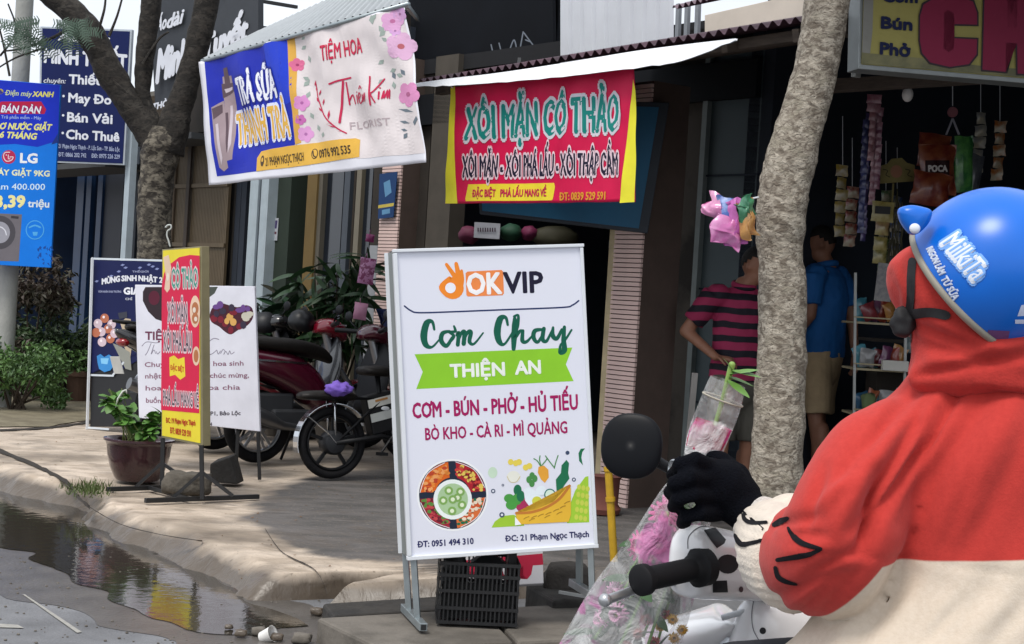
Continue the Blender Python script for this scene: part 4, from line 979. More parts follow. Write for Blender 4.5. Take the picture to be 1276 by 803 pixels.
for col, pts in (('#b06a50', [(162, 515), (185, 585), (200, 650), (105, 610)]), ('#c9b4be', [(118, 550), (208, 555), (140, 605), (228, 615), (145, 672)])):
    i_ = Ink(F4, .004); [i_.disc(*z5(x, y)[0], 5.4, 5.8) for x, y in pts]; i_.build(p4, col, 'balloon')
i_ = Ink(F4, .006); [i_.disc(*z5(x - 6, y - 8)[0], 1.6, 1.8, 8) for x, y in ((162, 515), (185, 585), (200, 650), (118, 550), (208, 555), (140, 605), (228, 615), (145, 672))]; i_.build(p4, '#e8dce0', 'balloon_shine')
i_ = Ink(F4, .004); i_.poly(z5(110, 765, 135, 752, 160, 772, 190, 755, 212, 770, 205, 800, 222, 830, 200, 860, 160, 872, 125, 850, 115, 810)).build(p4, '#3a86c8', 'gift_bow')
i_ = Ink(F4, .005); i_.poly(z5(135, 780, 190, 780, 180, 820, 140, 815)).build(p4, '#7fc0e8', 'gift_bow')
i_ = Ink(F4, .004); i_.poly(z5(265, 545, 300, 515, 335, 520, 342, 700, 330, 790, 290, 700, 330, 660, 285, 610)).build(p4, '#b8a890', 'crumpled_print')
i_ = Ink(F4, .0048); i_.poly(z5(215, 680, 265, 700, 330, 740, 340, 860, 300, 850, 260, 770)).build(p4, '#8d8f88', 'crumpled_print')
i_ = Ink(F4, .005); i_.poly(z5(250, 480, 310, 470, 312, 510, 260, 520)).build(p4, '#3a3c48', 'crumpled_print')
# ---- blue appliance advert on the pole -------------------------------------
lg = thing('hanging_sign', 'bright blue appliance advert with washing machine hung on the concrete pole', 'sign', at(20, 330, 13.9))
F5 = Face(at(0, 100, 13.95), at(75, 105, 13.9), at(62, 333, 13.9))
p5 = board(F5, [(-58, 95), (75.5, 106), (63, 334), (-66, 327)], .03, 'panel', PR('#0d78e0'), lg)
z6 = Z(0, 90, 3.212)
Ink(F5).poly(z6(-180, 20, 240, 52, 232, 275, 150, 300, 60, 288, -190, 300)).build(p5, '#1430c0', 'upper_panel')
Ink(F5, .003).poly(z6(205, 290, 232, 245, 233, 282)).build(p5, '#16307c', 'corner')
Ink(F5, .004).poly(z6(-10, 130, 5, 118, 165, 118, 185, 150, 178, 168, -10, 168)).build(p5, '#b81e46', 'banner_patch')
uu = (.045, -1); wy = '#eef0f4'; ye = '#e8e48a'
lines(F5, p5, [('Điện máy', 20, 92, 128, 98, 20, '#d9e4a0', .01, .2), ('XANH', 130, 98, 215, 100, 20, '#e8e070', .04, .2), ('BÁN DÀN', 5, 160, 165, 165, 26, wy, .05, .2, '#8a1c70', .1), ('Trả phần mềm - Máy', 5, 186, 165, 190, 12, '#9fb4f0', .02, 0),
               ('Ơ NƯỚC GIẶT', 0, 228, 208, 234, 24, ye, .04, .25), ('6 THÁNG', 0, 262, 148, 270, 24, ye, .04, .25), ('LG', 82, 362, 148, 364, 36, wy, .045, 0), ('ÁY GIẶT 9KG', -8, 412, 198, 418, 22, '#e8ecc0', .035, 0),
               ('am 400.000', -14, 470, 180, 472, 24, '#d4ecfa', .01, 0), ('3,39', -18, 540, 98, 540, 44, '#eee6a0', .05, 0), ('triệu', 112, 540, 196, 542, 28, '#dce8ee', .03, 0)], z6, .0055, uu)
Ink(F5, .003).disc(*z6(35, 340)[0], 8.6).build(p5, '#b82a52', 'round_logo'); i_ = Ink(F5, .005); i_.stroke([(12.5, 190), (6, 190.5), (4.6, 196), (8, 201), (14, 200), (16.5, 196), (12, 196)], 1.1).stroke([(10.5, 193), (10.5, 198), (13, 198)], 1); i_.disc(8, 193.5, .9, n=6); i_.build(p5, '#ead4dc', 'round_logo_line')
Ink(F5, .002).disc(*z6(3, 78)[0], 3.4).build(p5, '#e8d04a', 'dot')
Ink(F5, .003).poly(z6(-140, 560, 88, 570, 75, 758, -150, 752)).build(p5, '#6e6a70', 'machine'); i_ = Ink(F5, .004); i_.disc(*z6(-2, 642)[0], 20, 21, 26).build(p5, '#4c4a50', 'machine_door')
Ink(F5, .005).disc(*z6(0, 642)[0], 12.5, 13.5, 24).build(p5, '#9a9aa4', 'machine_glass'); i_ = Ink(F5, .006); i_.stroke([(-6, 287), (0, 283), (6, 287), (8, 293)], 1.4).build(p5, '#d6d8e0', 'machine_shine')
Ink(F5, .005).poly(z6(45, 575, 75, 578, 74, 588, 44, 585)).build(p5, '#3c3a40', 'machine_panel')
i_ = Ink(F5, .004); i_.disc(*z6(140, 632)[0], 11.5, 12, 24).build(p5, '#52a8e4', 'badge'); i_ = Ink(F5, .005); i_.disc(*z6(140, 632)[0], 10.4, 10.9, 24).build(p5, '#0d78e0', 'badge'); i_ = Ink(F5, .006); i_.stroke(z6(118, 622, 140, 614, 162, 622), 2).poly(z6(130, 640, 152, 640, 148, 655, 134, 655)); i_.build(p5, '#52a8e4', 'badge_mark')
i_ = Ink(F5, .003); rnd = random.Random(4)
for _ in range(22): x, y = rnd.uniform(145, 205), rnd.uniform(695, 770); i_.poly(z6(x, y, x + rnd.uniform(5, 12), y - rnd.uniform(2, 8), x + rnd.uniform(4, 12), y + rnd.uniform(4, 12)))
i_.build(p5, '#1a4a9c', 'leaf_print')
k = MB(); k.beam(at(22, 104, 14.1), at(-40, 99, 14.1), .02, .02); k.beam(at(10, 300, 14.1), at(-40, 298, 14.1), .02, .02); k.build('bracket', steel, lg)

# ---- tailor signs ----------------------------------------------------------
t1 = thing('shop_sign', 'dark blue tailor price board with white rim behind the left tree', 'sign', at(108, 205, 16.2))
F6 = Face(at(50, 35, 16.3), at(165, 40, 16.1), at(165, 205, 16.1))
p6 = board(F6, [(50, 33), (164.5, 37), (155, 206), (48, 202)], .05, 'frame', M('white_rim', '#b4bcc4', .6), t1)
p6b = board(F6, [(53, 35.5), (162, 39.5), (153, 204), (50, 200)], .003, 'panel', PR('#0f1d52'), t1, bevel=0, h=.004)
F6.base = .004; z1 = Z(0, 0, 3.9875); wl = '#dfe2ea'
lines(F6, p6b, [('Áo dài', 290, 200, 545, 228, 40, wl, .04, 0), ('MiNH TUYẾT', 222, 310, 628, 342, 66, wl, .045, 0), ('chuyên:', 218, 412, 328, 416, 24, wl, .01, .2), ('Thiết kế', 344, 416, 590, 428, 44, wl, .035, 0), ('May Đo', 342, 508, 552, 520, 44, wl, .035, 0),
                ('Bán Vải', 336, 604, 558, 616, 44, wl, .035, 0), ('Cho Thuê', 330, 690, 592, 704, 44, wl, .035, 0), ('21 Phạm Ngọc Thạch - P. Lộc Sơn - TP. Bảo Lộc', 292, 736, 595, 754, 20, '#aab4d0', .02, 0), ('ĐT: 0866 202 742     ĐĐ: 0975 226 229', 292, 778, 596, 790, 20, '#aab4d0', .02, 0)], z1, .007, (.04, -1))
i_ = Ink(F6, .007); [i_.disc(x, y, 1.6, n=8) for x, y in ((79.5, 120), (79, 144), (78.5, 166))]; i_.build(p6b, wl, 'bullet')
t2 = thing('shop_sign', 'big charcoal tailor shop sign with raised white letters above the steel gate', 'sign', at(255, 140, 14.6))
F7 = Face(at(190, 20, 15.8), at(325, -40, 14.6), at(325, 60, 14.6))
p7 = board(F7, [(184, -30), (322, -60), (322, 52), (262, 124), (187, 134)], .06, 'panel', M('charcoal_sign', '#34383e', .6, var=.1), t2)
i_ = Ink(F7, .012)
for nm, a in (('Áo dài', (194, 36, 228, 22, 20)), ):
    lines(F7, p7, [('Áo', 194.5, 40, 207, 35, 17, wl, .03, .2), ('dài', 208, 36, 228, 28, 17, wl, .03, .2)], None, .012, (.1, -1))
lines(F7, p7, [('Minh', 195, 103, 232, 84, (40, 36), wl, .05, 0), ('Tuyết', 252, 76, 307, 50, (30, 30), wl, .05, 0)], None, .012, (.1, -1))
lines(F7, p7, [('THỜI TRANG', 190, 138, 245, 121, 8, wl, .04, 0)], None, .012, (.1, -1))
k = MB(); 
for x in (194, 316): k.beam(F7.pt(x, 0, -.06), F7.pt(x, 0, -.5), .03, .03)
k.build('bracket', blackm, t2)

# ---- yellow rice shop sign, top right ---------------------------------------
ch = thing('shop_sign', 'weathered yellow sign box with big maroon letters at the top right corner', 'sign', at(1180, 95, 7.2))
F8 = Face(at(1072, 0, 7.15), at(1276, 0, 7.32), at(1072, 82, 7.15))
agey = M('aged_yellow_panel', '#a59c56', .6, col2='#868048', scale=3, lo=.5, hi=.72, bump=.15)
board(F8, [(1073, -70), (1600, -60), (1600, 132), (1069.5, 86)], .12, 'box_frame', M('aluminium_frame', '#8f9494', .45, metal=.5, var=.12), ch)
p8 = board(F8, [(1077, -66), (1590, -56), (1590, 125), (1073, 80.5)], .003, 'panel', agey, ch, bevel=0, h=.006)
grime = M('grey_grime', '#6d6c52', .8, col2='#8a8660', scale=6)
k = MB(); Pg = [(1073, 80), (1073, 66), (1110, 70), (1160, 74), (1230, 84), (1300, 88), (1400, 100), (1400, 108)]; v2, f2 = refine(Pg, [tuple(range(len(Pg)))], 0); k.add([F8.pt(x, y, .0095) for x, y in v2], f2); k.build('grime_band', grime, p8)
k = MB(); Pg = [(1077, -60), (1089, -60), (1086, 40), (1083, 68), (1073, 70)]; v2, f2 = refine(Pg, [tuple(range(len(Pg)))], 0); k.add([F8.pt(x, y, .0092) for x, y in v2], f2); k.build('pale_edge', M('pale_grime', '#8e8d86', .7), p8)
F8.base = .0098; z8 = Z(840, 0, 2.927)
lines(F8, p8, [('Cơm', 758, 8, 882, 12, 38, '#1c2348', .05, 0), ('Bún', 752, 104, 862, 112, 40, '#1c2348', .055, 0), ('Phở', 748, 198, 855, 208, 40, '#1c2348', .055, 0)], z8, .011, (.03, -1))
i_ = Ink(F8, .012)
mar = '#8c2a48'
# letters C and H built as wide slabs
def ring_c(i_, dx, k_=0):
    out = [(893 + dx, 60), (905 + dx, 20), (950 + dx, -8), (1030 + dx, -10), (1085 + dx, 8), (1100 + dx, 50), (1100 + dx, 92), (1018 + dx, 90), (1016 + dx, 50), (995 + dx, 38), (980 + dx, 50), (978 + dx, 180), (996 + dx, 192), (1016 + dx, 180), (1018 + dx, 142), (1100 + dx, 146), (1098 + dx, 200), (1070 + dx, 236), (1000 + dx, 246), (930 + dx, 230), (900 + dx, 195), (892 + dx, 150)]
    i_.poly(z8(*[c for q in out for c in q]))
def ring_h(i_): i_.poly(z8(1128, -20, 1210, -20, 1212, 102, 1246, 103, 1246, -20, 1330, -20, 1330, 276, 1248, 270, 1246, 160, 1205, 158, 1204, 264, 1120, 256))
ring_c(i_, 0); ring_h(i_); i_.build(p8, mar, 'lettering')
i_ = Ink(F8, .0105)
C2 = [(887, 60), (900, 14), (948, -14), (1030, -16), (1090, 3), (1106, 48), (1106, 98), (1012, 96), (1010, 54), (995, 44), (986, 54), (984, 178), (996, 186), (1010, 178), (1012, 136), (1106, 140), (1104, 204), (1074, 242), (1000, 252), (926, 236), (894, 198), (886, 150)]
i_.poly(z8(*[c for q in C2 for c in q])).poly(z8(1122, -20, 1216, -20, 1218, 96, 1240, 97, 1240, -20, 1336, -20, 1336, 282, 1242, 276, 1240, 166, 1211, 164, 1210, 270, 1114, 262)); i_.build(p8, '#3f3138', 'lettering_outline')
k = MB(); [k.beam(F8.pt(x, -66, -.06), F8.pt(x, -66, -.06) + V((0, .5, .9)), .02, .02) for x in (1120, 1400)]; k.build('hanger_bar', blackm, ch)

# ================================================================== BANNERS
def cloth(name, label, face, quad, mat, nu=60, nv=30):
    th = thing(name, label, 'banner', face.pt((quad[0][0] + quad[2][0]) / 2, quad[2][1]))
    def fn(u, v, h):
        a = [quad[0][k] + (quad[1][k] - quad[0][k]) * u for k in (0, 1)]; b = [quad[3][k] + (quad[2][k] - quad[3][k]) * u for k in (0, 1)]
        x, y = a[0] + (b[0] - a[0]) * v, a[1] + (b[1] - a[1]) * v
        y += EDGE(name, u, v); return face.pt(x, y, h)
    k = MB(); k.slab(fn, nu, nv, .002); o = k.build('cloth', mat, th, smooth=60); merge(o.data); return th, o
def EDGE(name, u, v):
    e = 1.4 * math.sin(u * 23) * (1 - v) ** 2 + 1.2 * noise.noise(V((u * 9, 0, 4))) * (1 - v) if 'x' in name else 0
    return .9 * math.sin(u * 31 + 1) * (1 - v) ** 3 + 1.5 * noise.noise(V((u * 6, 2, v)))
# milk tea and florist banner
def w1(x, y): return .020 * math.sin((x - .35 * y) * .085) * noise.noise(V((x * .012, y * .01, 2))) * 2 + .018 * noise.noise(V((x * .022, y * .015, 5))) + .006 * noise.noise(V((x * .09, y * .04, 7)))
F9 = Face(fac(250, 80, 1.4), fac(500, 8, 1.4), fac(262, 230, 1.4), w1)
th9, c9 = cloth('hanging_banner', 'wide white and blue milk tea and florist banner hanging under the grey awning', F9, [(250, 77), (503, 8), (534, 203), (261, 231)], M('banner_white', '#dcdce4', .5, var=.02, scale=2, trans=0), 80, 40)
z9 = Z(240, 0, 3.347)
Ink(F9, .003).poly(z9(415, 150, 870, 38, 905, 200, 930, 400, 975, 640, 690, 662, 440, 600)).build(c9, '#ddd4d4', 'pink_white_panel')
Ink(F9, .003).poly(z9(55, 256, 395, 158, 412, 300, 432, 600, 275, 700, 272, 716, 98, 736, 75, 480)).build(c9, '#1526a8', 'blue_panel')
Ink(F9, .0045).poly(z9(300, 186, 395, 160, 410, 300, 425, 420, 330, 470)).build(c9, '#1c3cc8', 'blue_glow')
Ink(F9, .005).poly(z9(390, 155, 416, 150, 436, 400, 452, 596, 428, 604, 408, 360)).build(c9, '#d8a648', 'gold_strip')
Ink(F9, .007).poly(z9(268, 660, 285, 632, 400, 610, 560, 590, 670, 576, 688, 582, 693, 655, 480, 690, 272, 716)).build(c9, '#e0b048', 'gold_plate')
up9 = (-.12, -1)
lines(F9, c9, [('TRÀ SỮA', 198, 436, 356, 402, (100, 108), '#e8eaf4', .055, 0, '#16208c', .12), ('THANH TRÀ', 180, 602, 410, 566, (122, 128), '#e0b048', .04, 0, '#d8dcf0', .11), ('TIỆM HOA', 545, 256, 712, 220, 62, '#c8284c', .02, 0),
               ('FLORIST', 650, 540, 830, 522, 30, '#b8a8ac', -.0, 0), ('21 PHẠM NGỌC THẠCH', 312, 694, 468, 670, 34, '#4a3c2c', .01, 0), ('0976 992 535', 530, 660, 660, 640, 34, '#3c3228', .015, 0)], z9, .009, up9)
i_ = Ink(F9, .010); i_.disc(*z9(509, 642)[0], 4, 6.5, 14).disc(*z9(295, 672)[0], 2.4, 7, 12).build(c9, '#4a3c2c', 'icon'); i_ = Ink(F9, .0115); i_.disc(*z9(509, 642)[0], 3.1, 5.4, 14).disc(*z9(295, 668)[0], 1.3, 3, 8).build(c9, '#e0b048', 'icon_ground'); i_ = Ink(F9, .013); i_.stroke(z9(502, 632, 506, 650, 516, 656), 1.6).build(c9, '#4a3c2c', 'icon')
rd = '#c2244e'; i_ = Ink(F9, .009)
for wd, a in ((2.2, (575, 352, 610, 338, 660, 325)), (2.6, (628, 342, 622, 420, 616, 512)), (1.8, (640, 345, 645, 400, 648, 436)), (1.6, (648, 420, 662, 395, 670, 432)), (1.8, (682, 398, 684, 430)), (1.6, (693, 415, 706, 400, 700, 388, 692, 405, 700, 432, 715, 420)), (1.6, (716, 425, 718, 395, 718, 425, 732, 390, 730, 425)), (1.4, (700, 372, 707, 360, 714, 372)),
          (2.2, (748, 322, 752, 380, 756, 440)), (1.6, (800, 330, 770, 380, 758, 395, 775, 430)), (1.7, (785, 385, 786, 415)), (1.5, (796, 412, 800, 378, 802, 412, 812, 375, 812, 412, 820, 372, 820, 410)),
          (1.6, (505, 345, 520, 400, 555, 480, 600, 530, 640, 556))): i_.stroke(z9(*a), wd, n=4)
for x, y, dx, dy in ((500, 360, 6, -26), (515, 385, -8, -28), (528, 400, 10, -26), (530, 430, -14, -24), (548, 440, 4, -28), (545, 468, -16, -20), (575, 500, 2, -40), (590, 515, -28, 6), (612, 535, -40, -12), (628, 545, -24, 8)):
    i_.poly(z9(x, y, x + dx * .5 + 5, y + dy * .5, x + dx, y + dy, x + dx * .5 - 5, y + dy * .5 + 2))
for x, y in ((684, 385), (787, 368)): i_.disc(*z9(x, y)[0], 1, n=6)
i_.build(c9, rd, 'script_lettering')
# printed cups
for col, h_, ps_ in (('#a08d92', .005, ((118, 320, 160, 315, 168, 400, 165, 480, 168, 560, 165, 665, 145, 672, 135, 600, 125, 460), (82, 450, 122, 420, 130, 520, 148, 700, 130, 716, 112, 700, 98, 580))), ('#5c4a52', .0065, ((122, 285, 142, 280, 150, 360, 128, 365), (115, 350, 165, 345, 166, 380, 120, 410), (84, 455, 118, 435, 120, 470, 92, 500), (128, 470, 136, 468, 150, 600, 145, 640))), ('#c9bcc4', .008, ((142, 440, 150, 438, 158, 600, 150, 640), (100, 520, 108, 515, 128, 660, 122, 690), (125, 372, 160, 362, 158, 374, 130, 388)))):
    for a in ps_: Ink(F9, h_).poly(z9(*a)).build(c9, col, 'cup_picture')
# printed flowers and leaves
def bloom(face, par, x, y, r, col, colc, h, z, n=5, sy=1):
    i_ = Ink(face, h)
    for k_ in range(n): a = 2 * math.pi * k_ / n + x; c = (x + r * .55 * math.cos(a), y + r * .55 * math.sin(a) * sy); i_.disc(*z(*c)[0], r * .42 / 3.347, r * .5 * sy / 3.347, 10)
    i_.build(par, col, 'printed_flower'); Ink(face, h + .0025).disc(*z(x, y)[0], r * .2 / 3.347, n=8).build(par, colc, 'printed_flower_centre')
for x, y, r, c, cc in ((838, 90, 46, '#d4a0c8', '#b86c98'), (872, 195, 58, '#dcb0d0', '#b8646c'), (905, 395, 52, '#d48cb8', '#a85c84'), (865, 60, 30, '#c89cc8', '#9c6c94'), (428, 270, 28, '#d86c94', '#a83c6c'), (455, 430, 34, '#d48cc4', '#a85c9c'), (470, 560, 34, '#dc9cd0', '#b06ca8'), (450, 500, 22, '#c86cb0', '#984c88'), (850, 130, 22, '#cfa0d0', '#a070a0')):
    bloom(F9, c9, x, y, r, c, cc, .006, z9)
i_ = Ink(F9, .0055)
for x, y, dx, dy in ((445, 165, 18, -12), (440, 205, 22, -16), (470, 230, 12, 30), (450, 320, 26, 14), (455, 360, 20, -26), (480, 380, -8, 30), (490, 470, 14, 28), (520, 520, 12, 30), (545, 575, 6, -24), (755, 65, 8, 40), (775, 60, -16, 28), (790, 110, 20, 30), (800, 160, 24, 16), (815, 130, -22, 26), (800, 250, -24, 20), (820, 300, 30, -12), (850, 310, 30, 10), (835, 340, 6, 32), (800, 330, -20, 20)):
    i_.poly(z9(x, y, x + dx * .5 - dy * .3, y + dy * .5 + dx * .3, x + dx, y + dy, x + dx * .5 + dy * .3, y + dy * .5 - dx * .3))
i_.build(c9, '#9aa8a0', 'printed_leaf')
i_ = Ink(F9, .0055)
for x, y, dx, dy in ((855, 455, 75, 14), (860, 505, 46, 10), (868, 540, 26, 6), (880, 580, 14, -26), (940, 485, -8, 40), (830, 300, 14, 30), (870, 290, 20, 26)):
    i_.poly(z9(x, y, x + dx * .5 - dy * .3, y + dy * .5 + 6, x + dx, y + dy, x + dx * .5 + dy * .3, y + dy * .5 - 6))
i_.build(c9, '#6a7680', 'printed_leaf')
# grey corrugated awning above it
aL, aR = fac(252, 77, 1.4), fac(506, 6, 1.4); bL = aL + SP * 1.35 + UP * .80; bR = aR + SP * 1.35 + UP * .95
bL = fac(322, 40, 2.6); bR = fac(560, -70, 2.6)
aw = thing('awning', 'grey corrugated sheet awning above the milk tea banner', 'awning', aL)
corr('sheet', aL + UP * .01, aR + UP * .01, bL, bR, 30, .012, M('grey_awning_sheet', '#9a9fa2', .45, var=.1, scale=4, stretch=(1, 1, 1)), aw)
k = MB(); k.tube([aL, aR + (aR - aL) * .01], .013, 10); k.build('front_rail', steel, aw, smooth=True)
k = MB()
for q, q2 in ((aL, fac(322, 60, 3.9)), (aR, fac(520, 40, 3.9))): k.beam(q, q2 + UP * .1, .025, .025)
k.build('arm', steel, aw)
# red sticky rice banner
def w2(x, y): return .022 * noise.noise(V((x * .016, y * .008, 12))) + .013 * math.sin(x * .11 + y * .03) * max(0, 1 - (y - 90) / 130) + .006 * noise.noise(V((x * .07, y * .03, 3)))
F10 = Face(fac(565, 112, 1.93), fac(793, 85, 1.93), fac(555, 253, 1.93), w2)
th10, c10 = cloth('hanging_banner', 'red and yellow sticky rice banner hanging under the white edged eave', F10, [(564, 108), (792, 82), (791, 252), (555, 254)], PR('#d0144a', .4), 80, 36)
z10 = Z(560, 60, 3.823)
Ink(F10, .003).poly(z10(10, 190, 28, 184, 22, 400, 30, 600, 40, 741, -18, 741, -6, 480)).build(c10, '#e8e03a', 'yellow_edge')
Ink(F10, .003).poly(z10(882, 150, 888, 200, 889, 560, 880, 734, 808, 738, 838, 640, 862, 500, 876, 330)).build(c10, '#e8e03a', 'yellow_edge')
Ink(F10, .003).poly(z10(92, 650, 500, 643, 504, 660, 494, 722, 488, 726, 78, 730, 76, 718)).build(c10, '#ecd638', 'yellow_plate')
upr = (.02, -1)
lines(F10, c10, [('XÔI MẶN CÔ THẢO', 78, 432, 812, 388, (140, 160), '#16857c', .05, 0, '#d4d0d8', .125), ('XÔI MẶN - XÔI PHÁ LẤU - XÔI THẬP CẨM', 66, 613, 803, 600, (92, 98), '#1a1830', .045, 0, '#e8cfd8', .13),
                 ('ĐẶC BIỆT   PHÁ LẤU MANG VỀ', 112, 710, 462, 706, 34, '#c81e50', .03, 0), ('ĐT: 0839 529 591', 525, 726, 745, 722, 36, '#e09a34', .03, 0)], z10, .006, upr)
for p_, q_ in (((566, 110), (560, 106)), ((791, 84), (800, 82))):
    k = MB(); k.tube([F10.pt(*p_, .01), fac(*q_, 2.0)], .004, 5); k.build('tie_cord', white_frame, th10)
# dark blue signboard behind the red banner
bb = thing('shop_sign', 'plain dark blue board hanging behind the red banner', 'sign', at(700, 290, 9.6))
F11 = Face(at(600, 150, 9.7), at(832, 132, 9.6), at(805, 288, 9.6))
board(F11, [(590, 122), (834, 128), (807, 291), (598, 267)], .05, 'frame', M('dark_frame', '#26303a', .5), bb)
board(F11, [(594, 126), (821, 134), (796, 285), (601, 263)], .004, 'panel', M('deep_blue_panel', '#1d668c', .5, var=.12, scale=3), bb, h=.006, bevel=0)
k = MB(); k.beam(F11.pt(640, 130, -.03), F11.pt(640, 60, -.4), .02, .02); k.beam(F11.pt(780, 130, -.03), F11.pt(780, 60, -.4), .02, .02); k.build('hanger', blackm, bb)
# ================================================================== PLANTS AND STREET CLUTTER
# glazed pot with plant
pc = gnd(171, 598, .135)
pt_ = thing('potted_plant', 'leafy green plant in a glazed dark brown pot beside the red and yellow sign', 'plant', pc)
glaze = M('brown_glaze', '#3a2226', .22, var=.35, scale=7, coat=.5, bump=.2, bscale=14)
k = MB(); k.lathe(pc, [(.125, 0), (.14, .02), (.168, .08), (.185, .15), (.192, .21), (.2, .232), (.213, .238), (.213, .25), (.195, .252), (.18, .235), (.175, .20)], 36, caps=False); k.lathe(pc, [(.124, 0), (.0, .0)], 36, caps=False); k.build('pot', glaze, pt_, smooth=50)
k = MB(); k.lathe(pc, [(.18, .215), (.1, .225), (0, .23)], 20, caps=False); k.build('potting_soil', M('dark_soil', '#2c2118', .95), pt_)
def leaf_mesh(L_=.1, W_=.05, fold=.012, droop=.02, lobes=0):
    k = MB(); n = 6; vs = []
    for i in range(n + 1):
        u = i / n; w_ = W_ * math.sin(math.pi * min(1, u * .95 + .03)) ** .8 * (1 - .25 * u) * (1 + (.25 * (i % 2) if lobes else 0)); z = -droop * u * u
        vs += [V((-w_ / 2, u * L_, z + fold * (1 - u) * .6)), V((0, u * L_, z)), V((w_ / 2, u * L_, z + fold * (1 - u) * .6))]
    k.add(vs, [(3 * i + j, 3 * i + j + 1, 3 * i + j + 4, 3 * i + j + 3) for i in range(n) for j in (0, 1)]); return k
def leaf_part(mesh, parent, p, d, scale=1, roll=0, name='leaf'):
    o = bpy.data.objects.new(name, mesh); COL.objects.link(o); o.parent = parent
    q = V(d).normalized(); z = V((0, 0, 1)) - q * q.z
    if z.length < .05: z = V((1, 0, 0))
    z.normalize(); x = q.cross(z); m = Matrix((x, q, z)).transposed() @ Matrix.Rotation(roll, 3, 'Y')
    m = m.to_4x4() @ Matrix.Scale(scale, 4); m.translation = V(p) - OFF[parent]; o.matrix_local = m; OFF[o] = V(p); return o
def mesh_of(k, name, mat):
    me = bpy.data.meshes.new(name); me.from_pydata([tuple(v) for v in k.v], [], k.f); me.materials.append(mat); me.polygons.foreach_set('use_smooth', [True] * len(me.polygons)); return me
green1 = M('bright_leaf', '#4f7a34', .45, var=.35, scale=9, col2='#6d9440')
lm = mesh_of(leaf_mesh(.075, .055, lobes=1), 'leaf', green1)
rnd = random.Random(11); stems = MB()
for i in range(26):
    bx_, by_ = rnd.uniform(-.1, .1), rnd.uniform(-.08, .08)
    hx = rnd.uniform(-.22, .16); hz_ = rnd.uniform(.04, .16) + (.14 if hx < -.12 else 0)
    a = pc + V((bx_, by_, .22)); b = pc + V((hx, rnd.uniform(-.12, .1), .25 + hz_)); c = a.lerp(b, .5) + V((0, 0, .03)); stems.tube([a, c, b], [.004, .003, .002], 5)
    for j in range(7):
        q = c.lerp(b, rnd.uniform(0, 1)); leaf_part(lm, pt_, q, (rnd.uniform(-1, 1), rnd.uniform(-1, .6), rnd.uniform(-.5, .6)), rnd.uniform(.6, 1.15), rnd.uniform(-.6, .6))
stems.build('stem', M('plant_stem', '#6d7a3c', .6), pt_)
k = MB(); k.tube([at(x, y, pc.y - .1) for x, y in ((144, 508), (147, 497), (153, 488), (157, 486), (158, 491))], [.004, .006, .007, .008, .004], 6); k.build('pale_curl', M('white_curl', '#c9cdc4', .5), pt_, smooth=True)  # thin pale curved tube at the left of the leaves
# stone and concrete block under the red sign
k = rock(gnd(228, 618, .14) + V((0, .08, .06)), (.17, .11, .085), 4, 20, .25); tag(k.build('stone', M('grey_rock', '#57524a', .95, var=.3, scale=8, bump=.9), smooth=True), 'rough grey stone weighing down the feet of the red and yellow sign', 'stone')
b0_ = gnd(279, 602, .14); k = MB(); k.hexa([b0_ + V(a) for a in ((-.085, -.02, 0), (.09, -.03, 0), (.1, .14, 0), (-.06, .15, 0))], [b0_ + V(a) for a in ((-.09, -.01, .11), (.03, -.02, .16), (.05, .11, .175), (-.07, .12, .13))])
tag(k.build('concrete_block', M('dark_block', '#2f2d2b', .9, var=.3, scale=8, bump=.8), bevel=.008), 'dark wedge shaped block standing right of the rough stone, under the white flower board', 'block')
# grass tuft at the end of the joint
k = MB(); rnd = random.Random(8)
for i in range(420):
    q = GP(rnd.gauss(110, 14), rnd.gauss(611, 4)); a = rnd.uniform(0, 6.28); h_ = rnd.uniform(.015, .05); d = V((math.cos(a), math.sin(a), 0)) * .004; l_ = V((rnd.uniform(-.02, .02), rnd.uniform(-.02, .02), h_)); k.add([q - d, q + d, q + l_], [(0, 1, 2)])
tag(k.build('grass', M('weed_green', '#4c5a2c', .7, var=.3)), 'low weeds growing in the pavement joint before the pot', 'grass', kind='stuff')
# scattered dead leaves and grit on the pavement
k = MB()
for i in range(520):
    t_ = rnd.uniform(-1, 11); d_ = rnd.uniform(.1, 3.6); q = gp(t_, d_); s_ = rnd.uniform(.004, .014); a = rnd.uniform(0, 6.28); u_ = V((math.cos(a), math.sin(a), 0)) * s_; v_ = V((-u_.y, u_.x, 0)) * .6; z_ = V((0, 0, .004)); k.add([q + z_ - u_, q + z_ - v_, q + z_ * 1.8 + u_, q + z_ + v_], [(0, 1, 2, 3)])
tag(k.build('leaf_litter', M('dead_leaf', '#6a4f33', .9, var=.5, scale=3)), 'small dead leaves and grit scattered over the pavement', 'litter', kind='stuff')
k = MB()
for i in range(260):
    q = gnd(rnd.uniform(-20, 420), rnd.uniform(690, 803), .0); 
    if q.y > 12: continue
    s_ = rnd.uniform(.002, .007); m_ = MB(); m_.ball(q + V((0, 0, s_ * .5)), (s_, s_ * .8, s_ * .6), 6); k.add(m_.v, m_.f)
tag(k.build('grit', slabm), 'fine grit and pebbles lying on the wet road edge', 'grit', kind='stuff')

